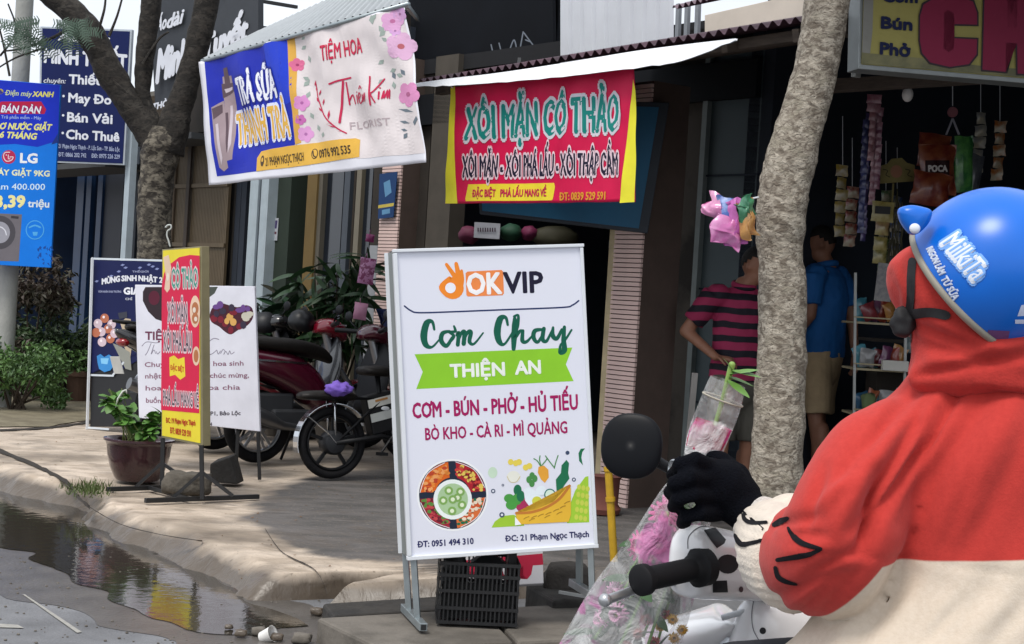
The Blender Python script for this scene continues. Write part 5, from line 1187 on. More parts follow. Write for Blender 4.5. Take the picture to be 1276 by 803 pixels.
# hedge of bushes at far left
def bush(label, px, py_b, Y, w_, h_, n, size, mat, seed, shape=.5, clumps=9, name='bush', group=None):
    base = gnd(px, py_b, .16); base = at(px, py_b, Y); base.z = .14
    t = thing(name, label, 'bush', base, group)
    rnd = random.Random(seed); k = MB(); st_ = MB()
    for c in range(clumps):
        q = base + V((rnd.uniform(-w_ * .38, w_ * .38), rnd.uniform(-.3, .3), h_ * (.12 + .75 * rnd.random()))); r = w_ * rnd.uniform(.16, .27)
        leaves(k, q, (r, r * .9, r * .85), n // clumps, size, seed * 50 + c, shape=shape); st_.tube([base + V((rnd.uniform(-.1, .1), 0, 0)), base.lerp(q, .5) + V((.03, 0, .05)), q], [.014, .01, .005], 5)
    k.build('foliage', mat, t); st_.build('stem', M('bush_stem', '#3a3026', .9), t); return t
gd1 = M('dark_green_leaf', '#2b3a24', .5, col2='#3c522e', scale=5); gd2 = M('reddish_dull_leaf', '#443830', .6, col2='#3a3a2a', scale=4); gd3 = M('mid_green_leaf', '#587a3e', .5, col2='#3c5a2e', scale=5)
bush('tall bush with dull reddish brown leaves below the blue advert', 28, 492, 15.6, 1.15, 1.4, 3400, .075, gd2, 1)
bush('dark green bush left of the navy birthday board', 80, 494, 15.8, .8, 1.15, 3000, .07, gd1, 2)
bush('low light green bush at the bottom of the hedge on the left edge', 20, 499, 14.0, .8, .6, 2400, .055, gd3, 3, clumps=11)
bush('low shrub between the hedge and the brown planter boxes', 62, 497, 15.3, .7, .5, 1500, .06, gd3, 4, clumps=7)
bush('shadowy bush deep behind the hedge beyond the left edge', -30, 492, 16.6, 1.2, 1.3, 1100, .08, gd1, 5)
base = at(84, 440, 15.7); tb_ = thing('grass_plant', 'arching long bladed grass plant leaning on the hedge beside the navy board', 'plant', base)
k = MB(); rnd = random.Random(21)
for i in range(46):
    a = base + V((rnd.uniform(-.2, .2), rnd.uniform(-.1, .1), rnd.uniform(-.3, .1))); L_ = rnd.uniform(.35, .62); dx = rnd.uniform(.05, .5); P3 = [a + V((dx * u * L_ * 1.4 - .06 * (1 - u), 0, L_ * (u - .25 * u * u))) for u in (0, .33, .66, 1)]
    for j in range(3):
        w0, w1_ = .012 * (1 - j / 3.3), .012 * (1 - (j + 1) / 3.3); s_ = V((.3, .5, .8)).normalized(); k.add([P3[j] - s_ * w0, P3[j] + s_ * w0, P3[j + 1] + s_ * w1_, P3[j + 1] - s_ * w1_], [(0, 1, 2, 3)])
k.build('blades', M('grass_blade', '#5f7348', .55, var=.3), tb_)
for i, (x, y, w_, h_, lab) in enumerate([(98, 496, .27, .27, 'brown clay planter box on the ground left of the navy board'), (70, 494, .25, .2, 'dark planter box half hidden in the hedge')]):
    q = at(x, y, 15.3); q.z = .15; k = MB(); k.lathe(q, [(w_ * .42, 0), (w_ * .5, h_ * .85), (w_ * .56, h_ * .86), (w_ * .56, h_), (w_ * .48, h_), (w_ * .46, h_ * .8)], 18, caps=False)
    o = k.build('planter', M('brown_clay', '#4c3628', .8, var=.2) if i == 0 else M('dark_clay', '#2f2824', .8)); tag(o, lab, 'planter')

# broad leaved plants before the shops
def leafy(label, px, py, Y, zb, spec, mat, lw, seed, potr=.16, n_per=10):
    base = at(px, py, Y); base.z = zb
    t = thing('potted_shrub', label, 'plant', base); k = MB(); k.lathe(base, [(potr * .7, 0), (potr, .25), (potr * 1.1, .26), (potr * 1.1, .29), (potr * .9, .28), (potr * .85, .24), (0, .24)], 18, caps=False); k.build('pot', M('grey_pot', '#55504a', .8), t)
    lm_ = mesh_of(leaf_mesh(*lw), 'leaf', mat); rnd = random.Random(seed); st_ = MB()
    for (x, y, dy) in spec:
        tip = at(x, y, Y + dy); mid = base.lerp(tip, .55) + V((rnd.uniform(-.05, .05), 0, .08)); st_.tube([base + V((0, 0, .24)), mid, tip], [.012, .008, .004], 6)
        for j in range(n_per):
            q = mid.lerp(tip, rnd.uniform(.1, 1.05)); leaf_part(lm_, t, q, (rnd.uniform(-1, 1), rnd.uniform(-.9, .6), rnd.uniform(-.9, .35)), rnd.uniform(.65, 1.2), rnd.uniform(-.8, .8))
    st_.build('stem', M('bush_stem', '#3a3026'), t); return t
glossy = M('glossy_dark_leaf', '#2c4430', .25, col2='#243a2a', scale=4)
leafy('bushy plant with broad glossy dark leaves behind the red scooters', 350, 500, 13.0, .15, [(330, 400, 0), (345, 380, .2), (362, 372, 0), (352, 405, -.2), (375, 395, .1), (335, 425, -.2), (366, 420, -.1), (320, 378, .2), (352, 365, .3), (385, 415, 0)], glossy, (.21, .11, .01, .04), 31, .2, 24)
leafy('taller plant with long drooping leaves in front of the glass doors', 418, 500, 12.6, .15, [(392, 335, 0), (372, 345, .1), (410, 345, .2), (420, 330, 0), (438, 318, .1), (458, 308, 0), (462, 335, -.1), (440, 350, .1), (405, 372, 0), (428, 378, -.1), (452, 372, 0)], M('long_leaf', '#2a4429', .35, col2='#38522e', scale=4), (.26, .06, .008, .09), 32, .18, 22)
# pink printed bags hanging among the leaves
def pack(mb_, c, w_, h_, th, R_=None, crimp=.06, n=8, cr=0):
    c = V(c); m = R_ if R_ is not None else Matrix.Identity(3)
    def f(u, v, s):
        x = (u - .5) * w_ * (1 - .07 * math.sin(math.pi * v)); z = (v - .5) * h_; e = max(0, math.sin(math.pi * max(0, min(1, (v - crimp) / (1 - 2 * crimp))))) ** .5 * math.sin(math.pi * u) ** .6
        if cr: w2_ = V((u * 2.2, v * 2.2, c.x * 31 + c.z * 17)); x += cr * noise.noise(w2_); z += cr * noise.noise(w2_ + V((5, 5, 0))); e += cr * 14 * noise.noise(w2_ * 2.2)
        return c + m @ V((x + .01 * w_ * math.sin(v * 17), s * th / 2 * e + .004 * math.sin(u * 19 + v * 7) * w_ * 3 * e, z))
    mb_.grid(lambda u, v: f(u, v, -1), n, n); mb_.grid(lambda u, v: f(1 - u, v, 1), n, n)
def rz(a, tx=0): return Matrix.Rotation(a, 3, 'Z') @ Matrix.Rotation(tx, 3, 'Y')
pinkp = M('pink_print_bag', '#b07aa0', .4, col2='#7a2f5c', scale=26, lo=.48, hi=.52)
for i, (x, y, w_, h_, lab) in enumerate([(457, 338, .13, .2, 'pink and purple patterned bag hanging between the leaves beside the pink pillar'), (449, 388, .11, .13, 'small pale pink bag hanging lower among the leaves'), (461, 297, .07, .06, 'tiny magenta bag at the top of the tall plant')]):
    k = MB(); pack(k, at(x, y, 12.3), w_, h_, .04, rz(-.2, .1)); k.tube([at(x, y - h_ * 80, 12.3), at(x, y - h_ * 80 - 6, 12.3)], .003, 5)
    tag(k.build('hanging_bag', pinkp if i == 0 else M('pink_bag' + str(i), ['', '#b8809a', '#8a2f66'][i], .4), smooth=True), lab, 'bag')

# ================================================================== MOTORBIKES
rubber = M('tyre_rubber', '#131316', .8, var=.3, scale=20, bump=.3, spec=.25); alloy = M('alloy', '#b8bcc2', .3, metal=.9, var=.08); chrome = M('chrome', '#c9cdd2', .15, metal=1, var=.03)
plast = M('black_plastic', '#101114', .5, var=.25, scale=9, spec=.3); seatm = M('black_seat_vinyl', '#1a1715', .5, var=.2, scale=14, bump=.25, spec=.3)
def loft(secs, n=20, pw=.8, axis='y'):
    k = MB(); rs = []
    for y, z, a, b in secs:
        r = []
        for j in range(n):
            t = 2 * math.pi * j / n; c_, s_ = math.cos(t), math.sin(t); r.append(V((a * math.copysign(abs(c_) ** pw, c_), y, z + b * math.copysign(abs(s_) ** pw, s_))))
        rs.append(r)
    k.rings(rs); return k
def dense(secs, n=5): return spline(secs, n)
def wheel(parent, c, r, name='wheel', motor=False, spokes=5, tw=.036):
    k = MB(); k.torus(c, r - tw, tw, (1, 0, 0), 40, 10, 1.05); w_ = k.build(name, rubber, parent, smooth=True, label=None)
    c = V(c); k = MB(); k.torus(c, r - tw * 2 - .006, .010, (1, 0, 0), 36, 8, 2.2)
    if motor:
        k.build('rim', plast, w_, smooth=True); k = MB(); k.lathe(c - V((.06, 0, 0)), [(.02, -.01), (.065, 0), (.078, .02), (.078, .1), (.065, .12), (.02, .13)], 28, (1, 0, 0)); k.build('hub_motor', M('dark_motor', '#26282c', .5, metal=.3), w_, smooth=40)
        for i in range(spokes):
            a = 2 * math.pi * i / spokes + .3; d = V((0, math.cos(a), math.sin(a))); k = MB(); k.beam(c + d * .06, c + d * (r - tw * 2 - .006), .022, .016, V((1, 0, 0))); k.build('spoke', plast, w_)
    else:
        k.build('rim', alloy, w_, smooth=True); k = MB(); k.lathe(c - V((.05, 0, 0)), [(.045, 0), (.05, .03), (.05, .07), (.045, .1)], 20, (1, 0, 0)); k.build('hub', alloy, w_, smooth=40)
        for i in range(spokes):
            a = 2 * math.pi * i / spokes + .2; d = V((0, math.cos(a), math.sin(a))); s_ = V((0, -math.sin(a), math.cos(a))); k = MB()
            for e in (-1, 1): k.beam(c + d * .04 + s_ * e * .01, c + d * (r - tw * 2 - .006) + s_ * e * .028, .02, .014, V((1, 0, 0)))
            k.build('spoke', alloy, w_)
    return w_
def scooter(label, paint_, trim, mat4, group, shield=None):
    t = thing('motor_scooter', label, 'scooter', None, group, mat4); B = 1.25; r = .25
    wheel(t, (0, 0, r), r); wheel(t, (0, B, r), r)
    k = loft(dense([(-.42, .80, .02, .02), (-.34, .76, .07, .055), (-.18, .71, .12, .09), (.05, .66, .145, .12), (.25, .60, .145, .15), (.42, .50, .13, .15), (.52, .40, .1, .1), (.55, .34, .06, .05)])); k.build('body_shell', paint_, t, smooth=True)
    k = loft(dense([(-.33, .835, .05, .02), (-.2, .83, .11, .04), (0, .815, .14, .05), (.25, .80, .145, .055), (.45, .765, .10, .05), (.55, .72, .05, .03)])); k.build('seat', seatm, t, smooth=True)
    k = MB(); k.box((0, .02, .36), (.2, .42, .24)); k.box((0, .2, .3), (.26, .3, .14)); k.build('engine', M('engine_grey', '#3c3e42', .55, metal=.4), t, bevel=.02)
    k = MB(); k.tube([(.15, .28, .24), (.17, .1, .26), (.175, 0, .30), (.18, -.12, .34), (.18, -.38, .42)], [.02, .03, .05, .056, .045], 16); k.build('muffler', M('dark_steel', '#6c6e72', .35, metal=.8), t, smooth=50)
    k = MB(); k.tube([(.18, -.20, .40), (.18, -.32, .44)], [.062, .058], 16); k.build('heat_shield', chrome, t, smooth=50)
    k = MB()
    for i in range(9):
        a = R(40 + i * 12); 
    k.slab(lambda u, v, h: V(((v - .5) * .13, -(r + .035 + h) * math.sin(R(-25 + 95 * u)), r + (r + .035 + h) * math.cos(R(-25 + 95 * u)))), 12, 2, .006); k.build('rear_fender', plast, t)
    k = MB(); k.slab(lambda u, v, h: V(((v - .5) * .13, B + (r + .03 + h) * math.sin(R(-60 + 115 * u)), r + (r + .03 + h) * math.cos(R(-60 + 115 * u)))), 12, 2, .006); k.build('front_fender', paint_, t)
    k = MB(); k.box((0, .72, .31), (.3, .38, .06)); k.build('floorboard', plast, t, bevel=.015)
    k = loft(dense([(.84, .36, .14, .05), (.90, .50, .19, .10), (.93, .64, .2, .10), (.95, .76, .15, .08), (.96, .85, .07, .04)]), pw=.7)
    k.build('leg_shield', shield or plast, t, smooth=True)
    k = MB()
    for s in (-1, 1): k.tube([(s * .07, .98, .62), (s * .07, B, .27)], [.02, .018], 10)
    k.tube([(0, .9, .87), (0, .98, .6)], .03, 10); k.build('fork', alloy, t, smooth=50)
    k = loft(dense([(.80, .90, .05, .03), (.86, .92, .13, .055), (.94, .91, .15, .07), (1.02, .87, .11, .06), (1.06, .84, .05, .03)])); k.build('handlebar_cover', paint_, t, smooth=True)
    k = MB(); k.ball((0, 1.03, .865), (.075, .04, .045), 14); k.build('headlight', M('lamp_glass', '#d9dde0', .08, var=.02, coat=1), t, smooth=True)
    for s in (-1, 1):
        k = MB(); k.tube([(s * .13, .88, .93), (s * .34, .80, .94)], [.017, .018], 12); k.build('grip', plast, t, smooth=50)
        k = MB(); k.tube([(s * .16, .93, .93), (s * .3, .90, .925)], .006, 6); k.build('brake_lever', alloy, t)
        k = MB(); k.tube([(s * .15, .88, .94), (s * .2, .86, .98), (s * .24, .86, 1.01)], .006, 6); k.ball((s * .26, .86, 1.04), (.055, .012, .038), 14); k.build('mirror', plast, t, smooth=True)
    k = MB(); k.ball((0, -.36, .72), (.07, .05, .035), 12); k.build('tail_light', M('red_lens', '#8a1018', .15, coat=1), t, smooth=True)
    k = MB(); k.tube([(-.08, -.1, .84), (-.085, -.36, .87), (0, -.44, .875), (.085, -.36, .87), (.08, -.1, .84)], .011, 8); k.build('grab_rail', trim, t, smooth=True)
    k = MB(); k.box((0, -.4, .55), (.17, .006, .13), Matrix.Rotation(.3, 3, 'X')); k.build('number_plate', M('plate_white', '#c9cbc8', .5), t)
    k = MB(); k.tube([(-.09, .35, .28), (-.2, .3, .01)], .01, 6); k.build('side_stand', plast, t)
    k = MB(); k.slab(lambda u, v, h: V((.147 + h + .002 - .03 * abs(u - .5), -.2 + .5 * u, .70 - .02 * u + .012 * v)), 8, 1, .002); k.build('side_trim', chrome, t)
    return t
def place(q, hd, lean=0):
    hd = V(hd).normalized(); r_ = hd.cross(UP).normalized(); m = Matrix((r_, hd, UP)).transposed() @ Matrix.Rotation(lean, 3, 'Y'); m = m.to_4x4(); m.translation = q; return m
magenta = M('dark_magenta_paint', '#4a0c22', .25, var=.08, coat=.8, scale=3); crimson = M('crimson_paint', '#8a0f2a', .25, var=.08, coat=.8, scale=3); blackp = M('black_gloss_paint', '#121216', .25, coat=.8)
hd = V((.80, .60, 0))
qA = gnd(319, 577, .14)
grp = 'motorbikes parked in front of the shops'
scooter('dark magenta motor scooter with black seat parked nearest behind the white flower board', magenta, chrome, place(qA, hd, -.06), grp)
qB = qA + SD * .72 + SP * .05; scooter('crimson motor scooter whose handlebars show above the magenta seat', crimson, chrome, place(V((qB.x, qB.y, .15)), hd, -.06), grp, blackp)
qC = qA + SD * 1.4; scooter('black motor scooter parked farthest left in the row behind the crimson one', blackp, plast, place(V((qC.x, qC.y, .15)), hd, -.06), grp)
# helmet hung on the crimson scooter's mirror
k = MB(); hm = at(374, 402, 12.1); k.lathe(hm - V((0, 0, .05)), [(.08, 0), (.10, .025), (.104, .065), (.088, .11), (.05, .145), (0, .15)], 20, (.2, -.2, 1), caps=False); tag(k.build('helmet', M('helmet_black', '#101216', .4), smooth=True), 'black helmet hung on the crimson scooter handlebar', 'helmet')
k = MB(); hm = at(331, 405, 12.6); k.lathe(hm - V((0, 0, .05)), [(.08, 0), (.105, .025), (.108, .065), (.092, .11), (.05, .145), (0, .15)], 20, (-.1, -.2, 1), caps=False); tag(k.build('helmet', M('helmet_grey', '#15171c', .5), smooth=True), 'dark grey helmet hung on the black scooter beside the white flower board', 'helmet')
# electric bicycle
eq = gnd(412, 597, .14)
eb = thing('electric_bike', 'black electric bicycle with silver striped battery box left of the menu sign', 'bicycle', None, grp, place(eq, V((.86, .5, 0)), -.05))
r = .232; wheel(eb, (0, 0, r), r, motor=True, spokes=5, tw=.027); wheel(eb, (0, 1.02, r), r, motor=False, tw=.027)
k = MB(); k.slab(lambda u, v, h: V(((v - .5) * .075, -(r + .022 + h) * math.sin(R(-50 + 155 * u)), r + (r + .022 + h) * math.cos(R(-50 + 155 * u)))), 20, 3, .004); k.build('rear_fender', chrome, eb)
k = MB(); k.slab(lambda u, v, h: V(((v - .5) * .075, 1.02 + (r + .022 + h) * math.sin(R(-70 + 130 * u)), r + (r + .022 + h) * math.cos(R(-70 + 130 * u)))), 18, 3, .004); k.build('front_fender', plast, eb)
k = loft(dense([(-.24, .525, .05, .018), (-.18, .53, .08, .03), (0, .533, .088, .034), (.1, .53, .07, .03), (.15, .525, .04, .018)])); k.build('rear_seat', seatm, eb, smooth=True)
k = loft(dense([(.17, .70, .03, .015), (.2, .70, .1, .03), (.32, .70, .1, .035), (.45, .69, .04, .025)])); k.build('saddle', seatm, eb, smooth=True)
for pts, rr in (([(0.06, 0, r), (.06, .32, .28), (.03, .42, .26), (.03, .72, .26), (.02, .86, .45), (.0, .9, .75)], .016), ([(-.06, 0, r), (-.06, .32, .28), (-.03, .42, .26), (-.03, .72, .26), (-.02, .86, .45)], .016), ([(0, .36, .28), (0, .3, .68)], .017), ([(.055, 0, r), (.06, -.02, .52)], .008), ([(-.055, 0, r), (-.06, -.02, .52)], .008), ([(.06, 0, r), (.05, .3, .5)], .009), ([(.05, -.22, .52), (.05, .26, .52)], .009), ([(-.05, -.22, .52), (-.05, .26, .52)], .009), ([(0.05, 1.02, r), (.05, .93, .6), (0, .9, .72)], .014), ([(-.05, 1.02, r), (-.05, .93, .6), (0, .9, .72)], .014), ([(0, .9, .7), (0, .86, .98)], .016), ([(-.28, .76, 1.0), (-.12, .84, 1.0), (0, .86, .97), (.12, .84, 1.0), (.28, .76, 1.0)], .011)):
    k = MB(); k.tube(pts, rr, 8); k.build('frame_tube', plast if rr > .0085 else chrome, eb, smooth=True)
k = MB(); k.tube([(.065, 0, r), (.065, -.06, .3), (.065, -.20, .4)], .006, 6); k.build('fender_stay', chrome, eb)
k = MB(); k.box((0, .33, .43), (.11, .2, .26), Matrix.Rotation(.25, 3, 'X')); bt = k.build('battery_box', plast, eb, bevel=.012)
for z_, c_ in ((.505, '#c0c0ba'), (.415, '#b0b4b2')):
    k = MB(); k.box((.057, .33 - (z_ - .43) * .26, z_), (.003, .19, .055), Matrix.Rotation(.25, 3, 'X')); k.build('silver_strip', M('strip' + c_, c_, .4), bt)
k = MB(); k.box((.059, .31, .517), (.003, .09, .014), Matrix.Rotation(.25, 3, 'X')); k.build('orange_strip', M('orange_label', '#a8763c', .5), bt)
k = MB(); k.ball((.059, .34, .46), (.004, .03, .014), 12); k.build('oval_badge', M('badge_white', '#c9ccd0', .4), bt)
k = MB(); k.lathe((.0, .62, .60), [(.04, 0), (.06, .04), (.075, .10), (.07, .13), (.0, .14)], 16); k.build('basket_bag', plast, eb, smooth=50); k = MB(); k.torus((0, .62, .70), .075, .006, UP, 24, 6); k.build('white_piping', white_frame, eb)
k = MB(); k.tube([(.09, .36, .26), (.13, .36, .26)], .008, 6); k.tube([(.11, .3, .18), (.11, .42, .34)], .009, 6); k.box((.14, .29, .17), (.08, .05, .02)); k.build('pedal', plast, eb)
k = MB(); k.box((0, .55, .25), (.16, .25, .04)); k.build('footboard', plast, eb, bevel=.01)
# purple cloth on the rear seat
k = MB(); m_ = MB(); m_.ball((0, 0, 0), 1, 26); cc = at(422, 485, 10.2)
k.add([cc + V((v.x * .085, v.y * .07, v.z * .045)) * (1 + .35 * noise.noise(v * 2.2) + .22 * noise.noise(v * 6)) for v in m_.v], m_.f)
tag(k.build('cloth_bundle', M('purple_cloth', '#7a5cc0', .8, var=.15), smooth=True), 'crumpled purple cloth lying on the electric bike rear seat', 'cloth')
# blue tarpaulin beside the sign
k = MB(); k.grid(lambda u, v: at(468 + 24 * u + 6 * math.sin(v * 5), 385 + 75 * v, 12.2) + V((0, .05 * math.sin(u * 9 + v * 3), 0)), 10, 10); k.grid(lambda u, v: at(492 - 24 * u + 6 * math.sin(v * 5), 385 + 75 * v, 12.25) + V((0, .05 * math.sin((1 - u) * 9 + v * 3), 0)), 10, 10)
tag(k.build('tarpaulin', M('navy_tarp', '#16244c', .6, var=.2)), 'navy blue tarpaulin hanging behind the left edge of the menu sign', 'tarpaulin')

# ================================================================== CRATE, BOARD AND POSTS
cr0 = at(594, 782, 6.1); cr0.z = .108
ct = thing('crate', 'black slatted plastic crate under the white menu sign', 'crate', cr0)
bp_ = M('crate_plastic', '#17181a', .5, var=.3, scale=12)
W_, D_, H_ = .31, .26, .235; ang = R(4); rx_ = V((math.cos(ang), math.sin(ang), 0)); ry_ = V((-math.sin(ang), math.cos(ang), 0))
CP = lambda x, y, z: cr0 + rx_ * x + ry_ * y + UP * z
def cbox(mb_, x0, x1, y0, y1, z0, z1): mb_.hexa([CP(x0, y0, z0), CP(x1, y0, z0), CP(x1, y1, z0), CP(x0, y1, z0)], [CP(x0, y0, z1), CP(x1, y0, z1), CP(x1, y1, z1), CP(x0, y1, z1)])
k = MB(); cbox(k, -W_ / 2, W_ / 2, 0, D_, 0, .01); k.build('base', bp_, ct)
for nm, (a, b) in {'front': (0, .006), 'back': (D_ - .006, D_)}.items():
    k = MB()
    for z in (0, .055, .12, .18, .225): cbox(k, -W_ / 2, W_ / 2, a - .003, b + .003, z, z + .012)
    for i in range(19): x = -W_ / 2 + .006 + i * (W_ - .016) / 18; cbox(k, x, x + .006, a, b, .012, .225)
    k.build('side', bp_, ct)
for a in (-W_ / 2, W_ / 2 - .006):
    k = MB()
    for z in (0, .055, .12, .18, .225): cbox(k, a, a + .006, .01, D_ - .01, z, z + .012)
    for i in range(14): y = .012 + i * (D_ - .03) / 13; cbox(k, a + .001, a + .005, y, y + .006, .012, .225)
    k.build('side', bp_, ct)
k = MB(); cbox(k, -.14, .14, .014, .022, .02, .16); k.build('liner', M('black_liner', '#0f1012', .8), ct)
k = MB(); m_ = MB(); m_.ball((0, 0, 0), 1, 16); k.add([CP(-.09, .14, .15) + V((v.x * .05, v.y * .06, v.z * .14)) * (1 + .15 * noise.noise(v * 3)) for v in m_.v], m_.f); tag(k.build('bag', M('black_bag', '#111214', .5), smooth=True), 'black bag standing at the left inside the crate', 'bag')
k = MB(); cbox(k, -.01, .09, .12, .2, .02, .22); k.hexa([CP(-.03, .11, .215), CP(.11, .11, .215), CP(.11, .2, .215), CP(-.03, .2, .215)], [CP(.01, .13, .245), CP(.07, .13, .245), CP(.07, .19, .245), CP(.01, .19, .245)]); cbox(k, .115, .145, .1, .22, .02, .27)
tag(k.build('black_tray', M('black_tray', '#141518', .5)), 'black plastic containers packed inside the crate', 'container')
k = MB(); cbox(k, -.058, -.05, .2, .205, .05, .3); cbox(k, -.038, -.03, .2, .205, .05, .3); tag(k.build('white_sticks', M('white_stick', '#dfe0e2', .5)), 'two thin white sticks standing in the crate', 'stick')
rb = thing('leaning_board', 'white board with red stripes leaning low behind the crate', 'sign', at(620, 730, 6.75))
F12 = Face(at(556, 690, 6.75), at(676, 688, 6.85), at(620, 730, 6.7))
pb = board(F12, [(552, 668), (676, 662), (677.5, 727), (556, 734)], .02, 'panel', PR('#c9c5c4', .6), rs and rb)
i_ = Ink(F12); i_.poly([(562, 700), (676, 690), (677, 704), (664, 705), (662, 716), (657, 722), (652, 717), (652, 706), (562, 716)]); i_.build(pb, '#b01838', 'red_stripe')
Ink(F12, .004).poly([(626, 700), (641, 699), (641, 702), (626, 703)]).poly([(625, 708), (648, 706), (645, 720), (630, 722)]).build(pb, '#c9c5c4', 'letter_gap')
Ink(F12).poly([(556, 670), (676, 664), (676, 680), (556, 686)]).build(pb, '#b01838', 'red_stripe')
# round dark stone or bundle right of it
k = rock(at(705, 738, 6.9) + V((0, 0, .06)), (.12, .1, .09), 8, 18); tag(k.build('stone', M('dark_round_stone', '#3f3b37', .95, var=.3, bump=.8), smooth=True), 'rounded dark stone right of the red and white board', 'stone')
yp = thing('bollard', 'thin yellow post with a collar right of the menu sign', 'post', at(764, 690, 7.7)); yy = M('yellow_paint', '#c29a22', .5, var=.15, scale=15)
k = MB(); k.tube([at(766.5, 720, 7.7), at(758, 583, 7.7)], .019, 14); k.build('tube', yy, yp, smooth=50)
for y in (584, 622): k = MB(); x = 758 + (y - 583) * .062; k.tube([at(x + .4, y + 3, 7.7), at(x, y - 2, 7.7)], .024, 14); k.build('collar', yy, yp, smooth=50)
k = MB(); k.beam(at(866, 465, 9.0), at(850, 640, 9.0), .045, .03); tag(k.build('plank', M('grey_plank', '#8d8a86', .85, var=.2, scale=12, stretch=(1, 1, .2))), 'upright grey wooden plank behind the wrapped flowers', 'plank')
k = MB(); k.beam(gnd(642 + 55, 738, .16), gnd(642 + 90, 744, .16), .012, .012); tag(k.build('stick', M('pale_stick', '#a8aaa8', .6)), 'pale thin stick lying on the kerb right of the crate', 'stick')
k = MB(); st0 = gnd(800, 596, .15); k.hexa([gnd(738, 596, .15), gnd(842, 592, .15), gnd(842, 592, .15) + SP * .5, gnd(738, 596, .15) + SP * .5], [q + V((0, 0, .09)) for q in (gnd(738, 596, .15), gnd(842, 592, .15), gnd(842, 592, .15) + SP * .5, gnd(738, 596, .15) + SP * .5)])
tag(k.build('concrete_step', slabm, bevel=.01), 'low concrete step behind the yellow post', 'step')
k = MB(); q = gnd(752, 640, .15); k.lathe(q, [(.09, 0), (.1, .03), (.08, .06), (.085, .2), (.1, .22)], 18); tag(k.build('flower_pot', M('terracotta', '#6e3f36', .85, var=.2), smooth=50), 'small terracotta pot left of the yellow post', 'pot')

# goods in the middle shop doorway
for i, (x, y, rx, rz_, c_, lab) in enumerate([(637, 290, .09, .07, '#1a4430', 'green cushion in the dark doorway below the red banner'), (660, 291, .07, .06, '#6a1c44', 'dark pink cushion right of the green one in the doorway'), (585, 293, .09, .07, '#5c1a38', 'magenta bundle in the dark doorway above the menu sign'), (690, 296, .2, .09, '#3a3826', 'dull olive sack at the right of the doorway')]):
    k = MB(); m_ = MB(); m_.ball((0, 0, 0), 1, 16); c = at(x, y, 12.6); k.add([c + V((v.x * rx, v.y * .1, v.z * rz_)) * (1 + .2 * noise.noise(v * 2 + V((i, 0, 0)))) for v in m_.v], m_.f); tag(k.build('cushion', M('cushion%d' % i, c_, .7), smooth=True), lab, 'cushion')
k = MB(); c = at(607, 288, 12.5); k.box(c, (.2, .14, .12)); o = k.build('box', M('white_box', '#a9acb4', .6)); tag(o, 'white printed box between the magenta and green bundles in the doorway', 'box')
Fb = Face(at(600, 280, 12.42), at(614, 280, 12.42), at(600, 290, 12.42)); i_ = Ink(Fb); 
for x in range(595, 619, 3): i_.poly([(x, 284), (x + 1.6, 284), (x + 1.6, 289), (x, 289)])
i_.build(o, '#4a3c48')
cshelf = MB(); wb(cshelf, TT(700, 5.4), TT(570, 5.4), 5.2, 5.6, 1.62, 1.66); cshelf.build('shelf', dk2, bB)

# ================================================================== GROCERY CONTENT
def snack(name, label, x, y, Y, w_, h_, th, mat, rot=0, tilt=0, group=None, parent=None, cat='snack pack'):
    k = MB(); pack(k, at(x, y, Y), w_, h_, th, rz(rot, tilt), n=10, cr=.035 if group and 'bundle' in group else .012); o = k.build(name, mat, parent, smooth=True)
    if parent is None: tag(o, label, cat, group)
    return o
foil = lambda c, c2=None: M('foil_' + c.strip('#') + (c2 or '').strip('#'), c, .3, var=.2, scale=14, col2=c2, spec=.7, coat=.3)
# bundle on the tree
bd = [(897, 262, .13, .08, '#c87aa8', '#dc9cc0', .5, 'pale pink packet pointing left, leftmost of the bundle hung on the tree'), (905, 272, .08, .15, '#3a5aa8', '#8aa0d0', .1, 'blue packet in the bundle hung on the tree'),
      (917, 278, .09, .19, '#c060b0', '#a04090', -.05, 'big purple pink packet in the middle of the bundle on the tree'), (905, 288, .11, .12, '#c868a8', '#d890c0', .3, 'lowest pink packet of the bundle hung on the tree'),
      (931, 272, .07, .16, '#d09a5a', '#b87c48', -.3, 'orange packet of the bundle touching the trunk'), (929, 260, .09, .08, '#3a7a5a', '#5a9a6a', -.5, 'green packet at the top right of the bundle on the tree')]
for i, (x, y, w_, h_, c, c2, tl_, lab) in enumerate(bd): snack('snack_packet', lab, x, y, 6.86 - .015 * i, w_ * 1.15, h_ * 1.05, .05, foil(c, c2), .2 * i - .4, tl_, 'packets hung in a bundle on the tree')
k = MB(); k.tube([at(915, 252, 6.86), at(945, 246, 6.9)], .004, 6); tag(k.build('string', white_frame), 'pale string tying the packet bundle to the tree', 'string')
IY = 9.6
# bulb
k = MB(); c = at(1131, 118, 8.6); k.ball(c, (.03, .03, .04), 16); bu = thing('light_bulb', 'unlit white light bulb under the eave by the yellow sign', 'lamp', c); k.build('bulb', M('milky_bulb', '#e6e4e0', .3), bu, smooth=True)
k = MB(); k.tube([c + V((-.01, 0, .03)), c + V((-.03, 0, .08)), c + V((-.03, 0, .35))], [.022, .02, .005], 10); k.build('socket', blackm, bu)
